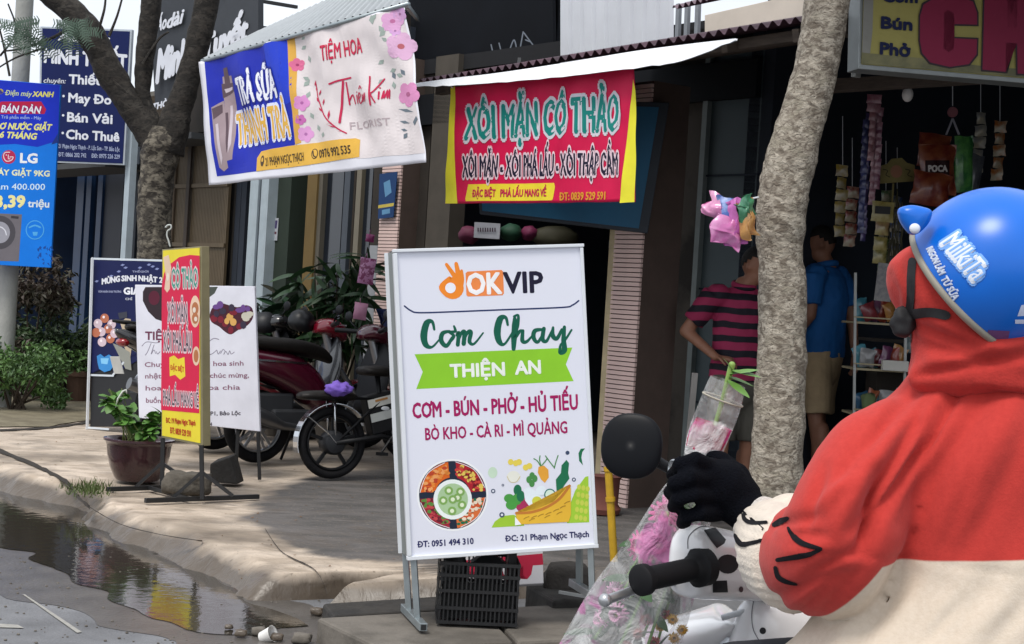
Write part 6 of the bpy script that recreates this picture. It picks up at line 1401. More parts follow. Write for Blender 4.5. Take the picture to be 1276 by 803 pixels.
# hanging strips of sachets
sc_ = thing('sachet_strips', 'bunch of long purple and pink sachet strips hanging left in the grocery', 'sachets', at(1088, 120, IY))
rnd = random.Random(14)
for i, (x, y0, y1, c) in enumerate([(1083, 142, 300, '#5a4a7a'), (1079, 150, 290, '#4a5080'), (1092, 140, 255, '#8a5a6a'), (1097, 135, 235, '#7a4a60'), (1088, 130, 200, '#9a6a70'), (1090, 118, 140, '#8a5060')]):
    k = MB(); n_ = int((y1 - y0) / 9)
    for j in range(n_): y = y0 + (y1 - y0) * (j + .5) / n_; pack(k, at(x - (y - y0) * .05 + rnd.uniform(-.6, .6), y, IY - .02 * i), .038 if i < 5 else .09, .052, .012, rz(rnd.uniform(-.5, .5), .05), n=4)
    k.build('strip', foil(c, '#2f3560' if i < 2 else '#b08890'), sc_, smooth=True)
# yellow display cards
cardm = M('yellow_card', '#6e6332', .7, var=.15, scale=8)
F13 = Face(at(1097, 205, IY), at(1138, 205, IY), at(1097, 228, IY)); dcard = thing('display_card', 'yellow ochre display card with curved top hanging in the grocery', 'card', at(1118, 228, IY))
pcard = board(F13, [(1097, 207), (1106, 204), (1111, 198), (1124, 197), (1130, 203), (1140, 206), (1141, 227), (1097, 229)], .006, 'panel', cardm, dcard, bevel=0) if False else None
mbk = MB(); Pp = [(1097, 207), (1106, 204), (1111, 198), (1124, 197), (1130, 203), (1140, 206), (1141, 226), (1097, 229)]; ff_ = [F13.pt(x, y) for x, y in Pp]; bb_ = [q - F13.n * .006 for q in ff_]
mbk.rings([bb_, ff_]); pcard = mbk.build('panel', cardm, dcard)
Ink(F13).disc(1117, 214, 7.5, 8).build(pcard, '#8a6048', 'print'); i_ = Ink(F13, .004); i_.stroke([(1100, 211), (1106, 213), (1104, 218), (1109, 221)], 1.2).stroke([(1128, 211), (1134, 213), (1131, 218), (1137, 221)], 1.2); i_.build(pcard, '#3f3a24', 'print')
k = MB(); k.beam(at(1113, 229, IY + .01), at(1111, 262, IY + .01), .02, .008); k.build('stem', cardm, dcard)
yc = thing('sachet_card', 'yellow card of coffee sachets hanging by the shop rack', 'card', at(1100, 330, IY))
for x, y, w_, h_, c in ((1100, 264, .14, .12, '#8a7c34'), (1099, 285, .085, .08, '#8a6a4a'), (1097, 304, .085, .08, '#7d7234'), (1096, 320, .085, .085, '#6e6a34')):
    k = MB(); pack(k, at(x, y, IY - .05), w_, h_, .02, rz(.1, .03)); k.build('sachet', foil(c, '#a89a60'), yc, smooth=True)
k = MB(); k.box(at(1100, 262, IY - .075), (.09, .004, .045)); k.build('black_label', M('black_label', '#141414', .6), yc)
k = MB()
for i in range(60):
    x, y = rnd.uniform(1106, 1126), rnd.uniform(235, 335); q = at(x, y, IY + rnd.uniform(.05, .2)); k.beam(q, q + V((rnd.uniform(-.03, .03), 0, -.16)), .012, .003)
o = k.build('hanging_ribbons', M('olive_strip', '#4f4a2a', .6, var=.4, scale=5)); tag(o, 'tangle of olive packaging strips hanging behind the sachet cards', 'packaging', kind='stuff')
# snack bags on the clip
cl = thing('clip_hanger', 'pink and white clip hanging from the grocery ceiling holding snack bags', 'hanger', at(1187, 140, IY))
k = MB(); k.lathe(at(1187, 140, IY), [(.03, -.01), (.032, 0), (.03, .01)], 18, (0, -1, 0)); k.build('disc', M('pink_disc', '#8a5058', .5), cl); k = MB(); k.tube([at(1187, 132, IY), at(1187, 95, IY)], .003, 5); k.build('cord', white_frame, cl)
for x in (1179, 1195): k = MB(); k.beam(at(1187, 148, IY), at(x, 168, IY), .012, .01); k.build('arm', M('clip_grey', '#9a9aa4', .5), cl)
redfoil = foil('#6e241c', '#8a4a2c')
pocabags = []
for i, (x, y, w_, h_, tl_, lab) in enumerate([(1163, 188, .20, .2, .05, 'upper dark red snack bag behind the lettered one'), (1168, 212, .23, .3, -.04, 'large red snack bag with white lettering hanging in the grocery'), (1160, 236, .24, .2, .1, 'lowest red snack bag just above the blue helmet')]):
    o = snack('snack_bag', lab, x, y, IY - .04 * i, w_, h_, .07, redfoil, .1, tl_); pocabags.append(o)
o = pocabags[1]; sk = Skin(type('M', (), {'v': [o.location + V((0, 0, 0)) + v.co for v in o.data.vertices], 'f': [tuple(p.vertices) for p in o.data.polygons]})); sk.hs = .4
i_ = Ink(sk, .004); i_.poly([(1153, 200), (1183, 200), (1183, 231), (1153, 232)]); i_.build(o, '#2a1214', 'label_patch')
lines(sk, o, [('POCA', 1157, 214, 1180, 214, 7.5, '#c9c4c0', .05, 0), ('KHOAI TÂY', 1156, 222, 1179, 223, 3.6, '#a89c98', .05, 0), ('SNACK', 1158, 228, 1176, 228, 3, '#a89c98', .05, 0)], None, .009)
snack('snack_bag', 'tall green snack bag hanging right of the red ones', 1201, 205, IY, .12, .34, .05, foil('#2c6a38', '#5a9a4a'), .2, -.05)
snack('snack_bag', 'grey translucent bag hanging right of the green one', 1214, 220, IY + .05, .10, .26, .04, foil('#3a3e44', '#55585c'), .2, .1)
# more goods deep in the shop
rnd = random.Random(91)
cn_ = [('yellow', '#a8903a'), ('red', '#8a2a24'), ('green', '#3c6a3c'), ('blue', '#2c4a7a'), ('silver', '#8a8c8c'), ('orange', '#a8642c')]
for ci in range(6):
    x = [1050, 1062, 1104, 1118, 1222, 1246][ci]; nm2, c_ = cn_[ci]; y0 = [205, 232, 236, 244, 140, 150][ci]; n_ = [6, 5, 7, 6, 5, 5][ci]
    ts_ = thing('snack_strip', f'strip of small {nm2} snack packets hanging deep in the grocery', 'snack strip', at(x, y0, IY + .25), 'strips of snack packets hanging deep in the grocery')
    for j in range(n_):
        k = MB(); pack(k, at(x - j * .8 + rnd.uniform(-1, 1), y0 + 8 + j * 15, IY + .25), .075, .068, .02, rz(rnd.uniform(-.5, .5), rnd.uniform(-.12, .12)), n=6, cr=.008); k.build('packet', foil(c_, '#b0a890'), ts_, smooth=True)
    k = MB(); k.tube([at(x, y0 - 60, IY + .27), at(x, y0 + 12, IY + .27)], .0025, 4); k.build('string', white_frame, ts_)
# rack with goods
rk = thing('shop_rack', 'white wire display rack of snacks between the blue shirted man and the rider', 'shelf', at(1098, 500, 9.5))
rkm = M('rack_cream', '#9a8f70', .5)
def RY(x, y): return at(x, y, 9.4)
for x0, x1 in ((1066, 1063), (1130, 1124)):
    for Y_ in (9.35, 9.7): k = MB(); k.beam(at(x0, 340, Y_), at(x1, 640, Y_), .014, .014); k.build('upright', M('rack_white', '#a9aba8', .5), rk)
for y in (405, 463, 520, 575):
    a, b = at(1064 , y - 2, 9.35), at(1127, y + 2, 9.35); k = MB(); k.hexa([a, b, b + V((0, .35, 0)), a + V((0, .35, 0))], [q + V((0, 0, .012)) for q in (a, b, b + V((0, .35, 0)), a + V((0, .35, 0)))]); k.build('shelf', rkm, rk)
    k = MB(); k.beam(at(1064, y - 10, 9.34), at(1127, y - 6, 9.34), .008, .008); k.build('shelf_rail', rkm, rk)
cols = ['#3a7a8a', '#8a4a2c', '#a8763c', '#7a2c34', '#4a8a9a', '#b89a50', '#6a3a5a', '#8a8a8a', '#2c5a7a', '#9a3c2c']
nm_ = ['teal', 'brown', 'amber', 'dark red', 'light teal', 'gold', 'plum', 'silver', 'blue', 'rust red']
pos_ = ['far left', 'left', 'middle', 'right', 'far right']
for r_, (yb, nn) in enumerate(((398, 6), (456, 7), (512, 5))):
    for i in range(nn):
        x = 1070 + (1122 - 1070) * (i + .5) / nn; ci = (i * 3 + r_ * 4) % 10; h_ = rnd.uniform(.09, .15)
        shelf_n = ['top', 'middle', 'bottom'][r_]; posn = ['leftmost', 'second', 'third', 'fourth', 'fifth', 'sixth', 'seventh'][i]
        snack('snack_packet', f'small {nm_[ci]} packet, {posn} from the left on the {shelf_n} rack shelf', x, yb - 4 - h_ * 50, 9.42 + rnd.uniform(0, .12), rnd.uniform(.07, .1), h_, .04, foil(cols[ci]), rnd.uniform(-.5, .5), rnd.uniform(-.5, .5), 'packets on the grocery rack')
k = MB(); k.box(at(1115, 456, 9.33), (.15, .05, .06)); tag(k.build('carton', M('white_carton', '#c4c2ba', .6), bevel=.003), 'white carton on the middle shelf of the rack', 'carton')
k = MB(); k.box(at(1102, 352, 9.3), (.095, .006, .22), rz(0, .06)); tag(k.build('notice', M('grey_notice', '#8f8d8a', .6, col2='#77757a', scale=30)), 'grey paper notice hanging above the rack', 'notice')
for i, (x, y, c, lab) in enumerate([(1134, 398, '#8f938f', 'grey jar on the shelf post right of the rack'), (1133, 440, '#6c7a7c', 'bluish jar below the grey one right of the rack'), (1134, 420, '#9a948a', 'pale jar between the other two right of the rack')]):
    k = MB(); q = at(x, y, 9.6); k.lathe(q, [(.03, 0), (.035, .01), (.035, .08), (.025, .09), (.025, .11), (0, .112)], 14); tag(k.build('jar', M('jar%d' % i, c, .3), smooth=50), lab, 'jar')
k = MB(); k.box(at(1200, 430, 9.8), (1.2, .4, .02)); k.box(at(1200, 462, 9.8), (1.2, .4, .02)); k.box(at(1200, 560, 10.0), (1.2, .3, .9)); tag(k.build('counter', dk2), 'dark wooden counter behind the rider', 'counter')
k = MB(); q = at(1082, 505, 9.2)
k = rock(at(1082, 500, 9.3), (.05, .05, .06), 3); tag(k.build('sack', M('green_sack', '#5a6a44', .8), smooth=True), 'small green sack at the foot of the rack', 'sack')
# deep background: dull shelving and boxes so that the darkness has things in it
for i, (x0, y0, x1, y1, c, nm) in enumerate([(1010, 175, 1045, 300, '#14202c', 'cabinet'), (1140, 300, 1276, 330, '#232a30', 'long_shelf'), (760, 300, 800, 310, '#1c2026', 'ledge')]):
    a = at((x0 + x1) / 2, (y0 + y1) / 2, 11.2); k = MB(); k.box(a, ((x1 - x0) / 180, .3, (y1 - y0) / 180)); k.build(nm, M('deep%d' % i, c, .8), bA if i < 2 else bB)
F14 = Face(at(822, 265, 11.25), at(866, 265, 11.2), at(822, 295, 11.25)); nb_ = thing('notice_board', 'dim white and blue notice high on the weathered wall', 'notice', at(842, 297, 11.3))
on = board(F14, [(820, 264), (864, 268), (864, 297), (820, 295)], .01, 'panel', M('dim_notice', '#5a6468', .6, var=.1), nb_); Ink(F14).poly([(836, 270), (860, 271), (860, 280), (838, 280)]).build(on, '#2c6a80')
# ================================================================== PEOPLE
skinm = M('skin', '#9c6e57', .55, var=.1, scale=12); hairm = M('black_hair', '#15120f', .7, var=.3, scale=60, bump=.5, bscale=120)
def hand(mb, wrist, d, palm_n, s=1.0, curl=.5, side=1):
    """palm, four unequal fingers and a thumb; d = direction to the fingertips, palm_n = towards which they curl"""
    wrist = V(wrist); d = V(d).normalized(); nrm = (V(palm_n) - d * V(palm_n).dot(d)).normalized(); w_ = d.cross(nrm) * side
    c = wrist + d * .045 * s; mb.tube([wrist - d * .02, wrist + d * .02 * s, wrist + d * .08 * s], [.024 * s, .036 * s, .040 * s], 12, round_=True, flat=(1, .5), up=w_)
    for i, (o, L_) in enumerate(((-.028, .07), (-.009, .08), (.010, .075), (.028, .06))):
        a = wrist + d * .08 * s + w_ * o * s; a1 = a + (d * math.cos(curl * .5) + nrm * math.sin(curl * .5)) * L_ * .45 * s; a2 = a1 + (d * math.cos(curl * 1.5) + nrm * math.sin(curl * 1.5)) * L_ * .33 * s; a3 = a2 + (d * math.cos(curl * 2.4) + nrm * math.sin(curl * 2.4)) * L_ * .27 * s
        mb.tube([a - d * .02, a, a1, a2, a3], [.0095 * s, .0095 * s, .009 * s, .0085 * s, .0075 * s], 8, round_=True)
    a = wrist + d * .02 * s - w_ * .03 * s; mb.tube([a, a + (d * .6 - w_ * .8) * .035 * s, a + (d * .9 - w_ * .5 + nrm * .5) * .07 * s], [.013 * s, .011 * s, .009 * s], 8, round_=True)
def head(mb, c, f, s=1.0):
    c = V(c); f = V(f).normalized(); x = f.cross(UP).normalized(); z = x.cross(f); m = Matrix((x, f, z)).transposed()
    mb.ball(c + z * .025 * s, (.073 * s, .092 * s, .10 * s), 20, m); mb.ball(c - z * .045 * s + f * .03 * s, (.052 * s, .06 * s, .06 * s), 16, m)
    mb.tube([c + f * .085 * s + z * .02 * s, c + f * .108 * s - z * .018 * s], [.008 * s, .013 * s], 8, round_=True)
    mb.tube([c + f * .083 * s - z * .05 * s - x * .018 * s, c + f * .09 * s - z * .05 * s, c + f * .083 * s - z * .05 * s + x * .018 * s], [.005, .007, .005], 6, round_=True)
    for e in (-1, 1): mb.ball(c + x * e * .074 * s - f * .005 * s, (.01 * s, .02 * s, .03 * s), 8, m); mb.ball(c + x * e * .03 * s + f * .075 * s + z * .035 * s, (.02 * s, .012 * s, .007 * s), 8, m)
def standing(label, q, hd, H, arms, headoff, headdir, top, shorts, legstep=(0, 0), shoe=None, shirt_len=.50, lean=0):
    t = thing('person', label, 'person', None, None, place(q, hd)); k = MB(); s = H / 1.7
    P_ = lambda x, y, z: V((x * s, y * s + lean * z, z * s))
    hc = P_(*headoff); k.tube([P_(0, 0, .92), P_(0, .0, 1.05), P_(0, -.01, 1.25), P_(0, 0, 1.38), P_(0, 0, 1.44)], [.15 * s, .14 * s, .165 * s, .13 * s, .06 * s], 20, round_=True, flat=(1, .68), up=(1, 0, 0))
    k.tube([P_(0, -.01, 1.40), hc - V((0, 0, .05))], [.055 * s, .05 * s], 12); head(k, hc, headdir, s)
    for sd_, (sh, el, wr, dr, pn) in zip((1, -1), arms):
        k.tube([P_(*sh), P_(*el)], [.052 * s, .042 * s], 12, round_=True); k.tube([P_(*el), P_(*wr)], [.041 * s, .027 * s], 12, round_=True); hand(k, P_(*wr), dr, pn, s, .5, sd_)
    for sd_, st_ in ((1, legstep[0]), (-1, legstep[1])):
        k.tube([P_(sd_ * .09, 0, .90), P_(sd_ * .10, st_ * .5 + .02, .48), P_(sd_ * .105, st_ - .01, .09)], [.085 * s, .055 * s, .036 * s], 14, round_=True)
        k.tube([P_(sd_ * .103, st_ * .75 - .015, .36), P_(sd_ * .104, st_ * .8 - .02, .28)], [.054 * s, .05 * s], 12, round_=True)
        k.tube([P_(sd_ * .105, st_ - .05, .04), P_(sd_ * .11, st_ + .06, .045), P_(sd_ * .115, st_ + .16, .03)], [.036 * s, .038 * s, .025 * s], 12, round_=True, flat=(1, .8), up=(1, 0, 0))
    fuse(k, .009, 3).build('body', skinm, t, smooth=True)
    # shirt
    k = MB(); z0 = 1.7 * .5 - .02; k.tube([P_(0, 0, z0), P_(0, 0, 1.0), P_(0, -.01, 1.22), P_(0, 0, 1.36), P_(0, 0, 1.43)], [.185 * s, .178 * s, .185 * s, .155 * s, .085 * s], 22, flat=(1, .72), up=(1, 0, 0))
    for (sh, el, wr, dr, pn) in arms:
        a, b = P_(*sh), P_(*el); k.tube([a, a.lerp(b, .4), a.lerp(b, .74)], [.078 * s, .078 * s, .074 * s], 14, round_=False); k.ball(a - V((a.x * .15, 0, .005)), .082 * s, 14)
    f = fuse(k, .009, 5, lambda a, n: .010 * noise.noise(V((a.x * 9, a.y * 9, a.z * 5))) + .005 * noise.noise(a * 22)); f.build('shirt', top, t, smooth=True)
    k = MB(); k.torus(P_(0, .01, 1.44), .068 * s, .014 * s, (0, .25, 1), 20, 8, 1.5); k.build('collar', top, t, smooth=True)
    # shorts
    k = MB(); k.tube([P_(0, 0, .78), P_(0, 0, .95)], [.165 * s, .16 * s], 20, round_=True, flat=(1, .75), up=(1, 0, 0))
    for sd_, st_ in ((1, legstep[0]), (-1, legstep[1])): k.tube([P_(sd_ * .085, 0, .86), P_(sd_ * .10, st_ * .4 + .01, .62), P_(sd_ * .105, st_ * .55 + .01, .46)], [.105 * s, .098 * s, .098 * s], 16)
    fuse(k, .009, 4, lambda a, n: .008 * noise.noise(a * 10)).build('shorts', shorts, t, smooth=True)
    # hair
    x = V(headdir).normalized().cross(UP).normalized(); k = MB(); m_ = MB(); hd2 = V(headdir).normalized(); zz = x.cross(hd2); mm = Matrix((x, hd2, zz)).transposed()
    m_.ball((0, 0, 0), (1, 1, 1), 24); P2 = [v.copy() for v in m_.v]; keep = [i for i, v in enumerate(P2) if (v.z > .25 - .55 * max(-v.y, 0) - (.3 if abs(v.x) > .8 and v.y < .2 else 0)) or v.y < -.45 and v.z > -.55]
    ks = set(keep); k.add([hc + zz * .028 * s + mm @ V((v.x * .079 * s, v.y * .098 * s - .003, v.z * .108 * s)) for v in P2], [f_ for f_ in m_.f if all(i in ks for i in f_)]); k.build('hair', hairm, t, smooth=True)
    for sd_, st_ in ((1, legstep[0]), (-1, legstep[1])):
        k = MB(); k.slab(lambda u, v, h: P_(sd_ * .108 + (v - .5) * (.085 - .02 * abs(u - .6)), st_ - .09 + .28 * u, .006 + h * 0) + V((0, 0, .012 + h)), 6, 3, .014); sl_ = k.build('sandal', shoe or plast, t); k = MB(); k.tube([P_(sd_ * .07, st_ + .09, .01), P_(sd_ * .11, st_ + .09, .075), P_(sd_ * .15, st_ + .09, .01)], .011 * s, 6, flat=(1.8, .6)); k.build('strap', plast, sl_)
    return t
stripe = bpy.data.materials.new('striped_polo'); stripe.use_nodes = True; n = stripe.node_tree; P = n.nodes['Principled BSDF']; P.inputs['Roughness'].default_value = .8
t = n.nodes.new('ShaderNodeTexCoord'); sx = n.nodes.new('ShaderNodeSeparateXYZ'); n.links.new(t.outputs['Object'], sx.inputs[0])
nz_ = n.nodes.new('ShaderNodeTexNoise'); nz_.inputs['Scale'].default_value = 5; n.links.new(t.outputs['Object'], nz_.inputs['Vector'])
a = n.nodes.new('ShaderNodeMath'); a.operation = 'MULTIPLY_ADD'; n.links.new(nz_.outputs[0], a.inputs[0]); a.inputs[1].default_value = .03; n.links.new(sx.outputs[2], a.inputs[2])
b = n.nodes.new('ShaderNodeMath'); b.operation = 'FRACT'; c = n.nodes.new('ShaderNodeMath'); c.operation = 'MULTIPLY'; c.inputs[1].default_value = 1 / .085; n.links.new(a.outputs[0], c.inputs[0]); n.links.new(c.outputs[0], b.inputs[0])
d = n.nodes.new('ShaderNodeMapRange'); d.inputs[1].default_value = .52; d.inputs[2].default_value = .56; n.links.new(b.outputs[0], d.inputs[0])
mi = n.nodes.new('ShaderNodeMix'); mi.data_type = 'RGBA'; mi.inputs[6].default_value = lin('#a02a54'); mi.inputs[7].default_value = lin('#15111f'); n.links.new(d.outputs[0], mi.inputs[0]); n.links.new(mi.outputs[2], P.inputs['Base Color'])
qa = at(917, 500, 9.7); qa.z = .155
standing('man in crimson and black striped polo, hands on hips, left of the tree', qa, (.28, -.96, 0), 1.62,
         [((.19, 0, 1.37), (.33, -.10, 1.13), (.20, .10, .98), (-.75, .55, -.1), (-.3, .2, -.9)), ((-.19, 0, 1.37), (-.33, -.10, 1.13), (-.20, .10, .98), (.75, .55, -.1), (.3, .2, -.9))],
         (-.05, .05, 1.56), (-.62, .75, -.25), stripe, M('olive_shorts', '#55524a', .85, var=.15, scale=10), (.03, -.04))
qb = at(1021, 500, 10.5); qb.z = .285
standing('man in a plain blue polo and beige shorts seen from behind, right of the tree', qb, (-.80, .60, 0), 1.68,
         [((.19, 0, 1.37), (.22, -.09, 1.10), (.16, -.16, .86), (-.1, -.1, -1), (-1, .3, 0)), ((-.19, 0, 1.37), (-.22, .0, 1.10), (-.18, .14, .93), (.4, .6, .1), (.6, 0, -.6))],
         (0, .05, 1.57), (-.3, .9, -.3), M('blue_polo', '#1a62a8', .8, var=.12, scale=6), M('beige_shorts', '#bda581', .85, var=.12, scale=12, bump=.3), (.06, -.08))

# ================================================================== RIDER, SCOOTER AND BOUQUET
SB = V((.77, 2.5, 0)); SH = V((-.5, .866, 0)).normalized(); SR = V((.866, .5, 0)).normalized()
S = lambda x, y, z: SB + SR * x + SH * y + UP * z
fleece_r = M('red_fleece', '#b6312a', .95, var=.08, scale=90, bump=.15, bscale=260, sheen=.08)
cream_c = '#cfc0ae'
rd_ = thing('person', 'scooter rider seen from behind in red and cream hooded fleece', 'person', S(0, -.1, .5))
# body (head, neck, torso, arms, legs as one skin)
k = MB(); hc = at(1218, 352, 2.52); head(k, hc, (-.9, .4, -.1), 1.0)
k.tube([hc - UP * .05, at(1240, 470, 2.52)], [.055, .06], 12)
k.tube([S(0, .04, .80), S(0, .06, 1.0), at(1250, 520, 2.57)], [.12, .11, .10], 18, round_=True, flat=(1, .7), up=SR)
k.tube([at(1110, 560, 2.5), at(1035, 690, 2.55)], [.05, .042], 12, round_=True); k.tube([at(1035, 690, 2.55), at(940, 648, 2.74)], [.041, .028], 12, round_=True)
k.tube([at(1390, 560, 2.62), S(.42, .22, .86)], [.05, .042], 12, round_=True); k.tube([S(.42, .22, .86), S(.32, .48, .92)], [.041, .028], 12, round_=True); hand(k, S(.32, .48, .92), SH, (0, 0, -1), 1, .9, 1)
for e in (-1, 1): k.tube([S(e * .09, .06, .80), S(e * .15, .40, .72), S(e * .13, .46, .30)], [.08, .062, .04], 14, round_=True); k.tube([S(e * .13, .42, .26), S(e * .13, .58, .25)], [.04, .03], 12, round_=True)
fuse(k, .011, 3).build('body', skinm, rd_, smooth=True)
k = MB()
for e in (-1, 1): k.tube([S(e * .09, .03, .79), S(e * .15, .40, .72), S(e * .13, .46, .32)], [.095, .08, .065], 16, round_=True)
fuse(k, .012, 3).build('trousers', M('dark_trousers', '#22242c', .9, var=.2), rd_, smooth=True)
for e in (-1, 1): k = MB(); k.tube([S(e * .13, .38, .27), S(e * .13, .5, .28), S(e * .13, .64, .26)], [.042, .045, .03], 14, round_=True, flat=(1, .8), up=SR); k.build('shoe', M('grey_shoe', '#4c4e54', .7), rd_, smooth=True)
# torso of the jacket
secs = [(880, 1030, 1430, .20), (835, 968, 1445, .215), (803, 993, 1455, .21), (770, 1020, 1460, .205), (735, 1050, 1460, .20), (705, 1070, 1456, .19), (660, 1078, 1450, .18), (610, 1070, 1446, .172), (560, 1058, 1442, .165), (530, 1072, 1434, .155), (505, 1102, 1415, .14), (486, 1122, 1392, .125), (470, 1132, 1368, .11), (455, 1142, 1345, .095), (440, 1160, 1325, .08)]
sc2 = spline([(a, b, c, d) for a, b, c, d in secs], 4); k = MB(); rs_ = []; N = 56
for (y, xl, xr, dp) in sc2:
    cl_, cr_ = at(xl, y, 2.56), at(xr, y, 2.56); c = (cl_ + cr_) / 2; hw = (cr_ - cl_).length / 2; r = []
    ux = (cr_ - cl_).normalized()
    for j in range(N):
        a = 2 * math.pi * j / N; r.append(c + ux * hw * math.copysign(abs(math.cos(a)) ** .86, math.cos(a)) + V((0, 1, 0)) * dp * math.sin(a) * 1.0)
    rs_.append(r)
k.rings(rs_); JK = k
fd = (at(1060, 690, 2.5) - at(1190, 480, 2.5)).normalized(); fn_ = V((fd.z, 0, -fd.x))
def folds(a, n_, k1=1.0):
    u, v = a.dot(fd), a.dot(fn_); z0_ = at(1170, 703, 2.4).z
    top_ = smooth((a.z - z0_) / .1); cx_ = smooth((1.02 - a.x) / .35)
    e = abs(noise.noise(V((u * 2.0, v * 11, 4)))) * -1 + .3
    f = .030 * e * (.35 + cx_) * (.3 + .7 * top_) + .010 * noise.noise(V((u * 4, v * 26, 7))) * cx_ + .005 * noise.noise(a * 11) + .0016 * noise.noise(a * 40)
    f += .012 * noise.noise(V((a.x * 5, a.y * 3, a.z * 2.5 + 9)))
    # seam between the red and the cream cloth
    w_ = (a.z - z0_ + .06 * (a.x - .65)); f -= .004 * math.exp(-(w_ / .004) ** 2)
    return f * k1
arm = spline([(1150, 538, 2.55, 52), (1102, 574, 2.50, 67), (1072, 622, 2.47, 72), (1048, 668, 2.46, 75), (1030, 696, 2.50, 74), (1014, 694, 2.56, 68), (1004, 692, 2.61, 60)], 5)
k.tube([at(a, b, c) for a, b, c, d in arm], [d / F_PX * c for a, b, c, d in arm], 40, round_=False); k.ball(at(1030, 690, 2.5), .080, 20)
CREASE = crease([(1200, 476, 1066, 690, 8, -.024), (1178, 492, 1095, 640, 13, .012), (1140, 530, 1062, 660, 9, -.020), (1112, 545, 1040, 660, 14, .012), (1225, 496, 1125, 650, 15, -.010), (1255, 520, 1150, 690, 20, .009), (1300, 500, 1200, 690, 18, -.007),
    (1150, 478, 1082, 556, 9, -.008), (1092, 590, 1080, 690, 10, -.024), (1030, 585, 1004, 655, 8, -.010), (955, 655, 1020, 642, 8, -.010), (960, 748, 1040, 716, 9, -.010), (985, 772, 1052, 716, 7, -.008), (1010, 640, 1060, 600, 9, .008), (980, 690, 1040, 680, 10, .006),
    (1240, 718, 1175, 803, 16, -.008), (1135, 716, 1062, 803, 13, -.010), (1100, 730, 1040, 803, 12, .007), (1290, 740, 1235, 803, 14, -.007), (1075, 708, 1010, 778, 9, -.008), (1120, 500, 1050, 600, 7, -.008), (1165, 540, 1110, 640, 6, -.008), (1090, 540, 1030, 640, 6, .006), (1000, 720, 1060, 690, 6, -.007), (975, 665, 1030, 668, 6, -.007), (1220, 560, 1175, 690, 9, -.006), (1200, 745, 1150, 803, 8, -.005)])
jk = fuse(k, .0065, 7, lambda a, n_: folds(a, n_, .45) + CREASE(a, n_))
jm = bpy.data.materials.new('two_tone_fleece'); jm.use_nodes = True; n = jm.node_tree; P = n.nodes['Principled BSDF']; P.inputs['Roughness'].default_value = .95; P.inputs['Sheen Weight'].default_value = .08
t = n.nodes.new('ShaderNodeTexCoord'); sx = n.nodes.new('ShaderNodeSeparateXYZ'); n.links.new(t.outputs['Object'], sx.inputs[0])
o = jk.build('jacket', jm, rd_, smooth=True)
ctr = OFF[o]; pA, pB = at(1075, 705, 2.42), at(1276, 701, 2.36); sl_ = (pB.z - pA.z) / (pB.x - pA.x)
ma = n.nodes.new('ShaderNodeMath'); ma.operation = 'MULTIPLY_ADD'; n.links.new(sx.outputs[0], ma.inputs[0]); ma.inputs[1].default_value = -sl_; n.links.new(sx.outputs[2], ma.inputs[2])
thr = (pA.z - ctr.z) - sl_ * (pA.x - ctr.x)
mr = n.nodes.new('ShaderNodeMapRange'); mr.inputs[1].default_value = thr - .0015; mr.inputs[2].default_value = thr + .0015; n.links.new(ma.outputs[0], mr.inputs[0])
def nmix(n, f, a, b):
    r = n.nodes.new('ShaderNodeMix'); r.data_type = 'RGBA'; n.links.new(f, r.inputs[0]); r.inputs[6].default_value = lin(a); r.inputs[7].default_value = lin(b); return r
nn1 = n.nodes.new('ShaderNodeTexNoise'); nn1.inputs['Scale'].default_value = 120; nn1.inputs['Detail'].default_value = 4; n.links.new(t.outputs['Object'], nn1.inputs['Vector'])
ra = nmix(n, nn1.outputs[0], '#ac2c26', '#c03830'); rb_ = nmix(n, nn1.outputs[0], '#c6b6a2', '#d8cbbb')
l0, l1 = at(1096, 702, 2.42) - ctr, at(1026, 786, 2.42) - ctr; nx, nz2 = (l1.z - l0.z), -(l1.x - l0.x); ll = math.hypot(nx, nz2); nx /= -ll; nz2 /= -ll
if nx * (-1) + 0 < 0: nx, nz2 = -nx, -nz2
m1 = n.nodes.new('ShaderNodeMath'); m1.operation = 'MULTIPLY_ADD'; n.links.new(sx.outputs[0], m1.inputs[0]); m1.inputs[1].default_value = nx; m1.inputs[2].default_value = -(nx * l0.x + nz2 * l0.z)
m2 = n.nodes.new('ShaderNodeMath'); m2.operation = 'MULTIPLY_ADD'; n.links.new(sx.outputs[2], m2.inputs[0]); m2.inputs[1].default_value = nz2; n.links.new(m1.outputs[0], m2.inputs[2])
m3 = n.nodes.new('ShaderNodeMapRange'); m3.inputs[1].default_value = -.0015; m3.inputs[2].default_value = .0015; n.links.new(m2.outputs[0], m3.inputs[0])
m4 = n.nodes.new('ShaderNodeMath'); m4.operation = 'MAXIMUM'; n.links.new(mr.outputs[0], m4.inputs[0]); n.links.new(m3.outputs[0], m4.inputs[1])
fm = n.nodes.new('ShaderNodeMix'); fm.data_type = 'RGBA'; n.links.new(m4.outputs[0], fm.inputs[0]); n.links.new(rb_.outputs[2], fm.inputs[6]); n.links.new(ra.outputs[2], fm.inputs[7]); n.links.new(fm.outputs[2], P.inputs['Base Color'])
bp = n.nodes.new('ShaderNodeBump'); bp.inputs['Strength'].default_value = .15; bp.inputs['Distance'].default_value = .004; nn2 = n.nodes.new('ShaderNodeTexNoise'); nn2.inputs['Scale'].default_value = 300; n.links.new(t.outputs['Object'], nn2.inputs['Vector']); n.links.new(nn2.outputs[0], bp.inputs['Height']); n.links.new(bp.outputs[0], P.inputs['Normal'])
sl = jk; so_ = o
# right sleeve (beyond the frame)
k = MB(); k.tube([at(1385, 545, 2.62), S(.42, .22, .88), S(.34, .44, .92)], [.085, .085, .06], 24, round_=True); fuse(k, .01, 3).build('sleeve', fleece_r, rd_, smooth=True)
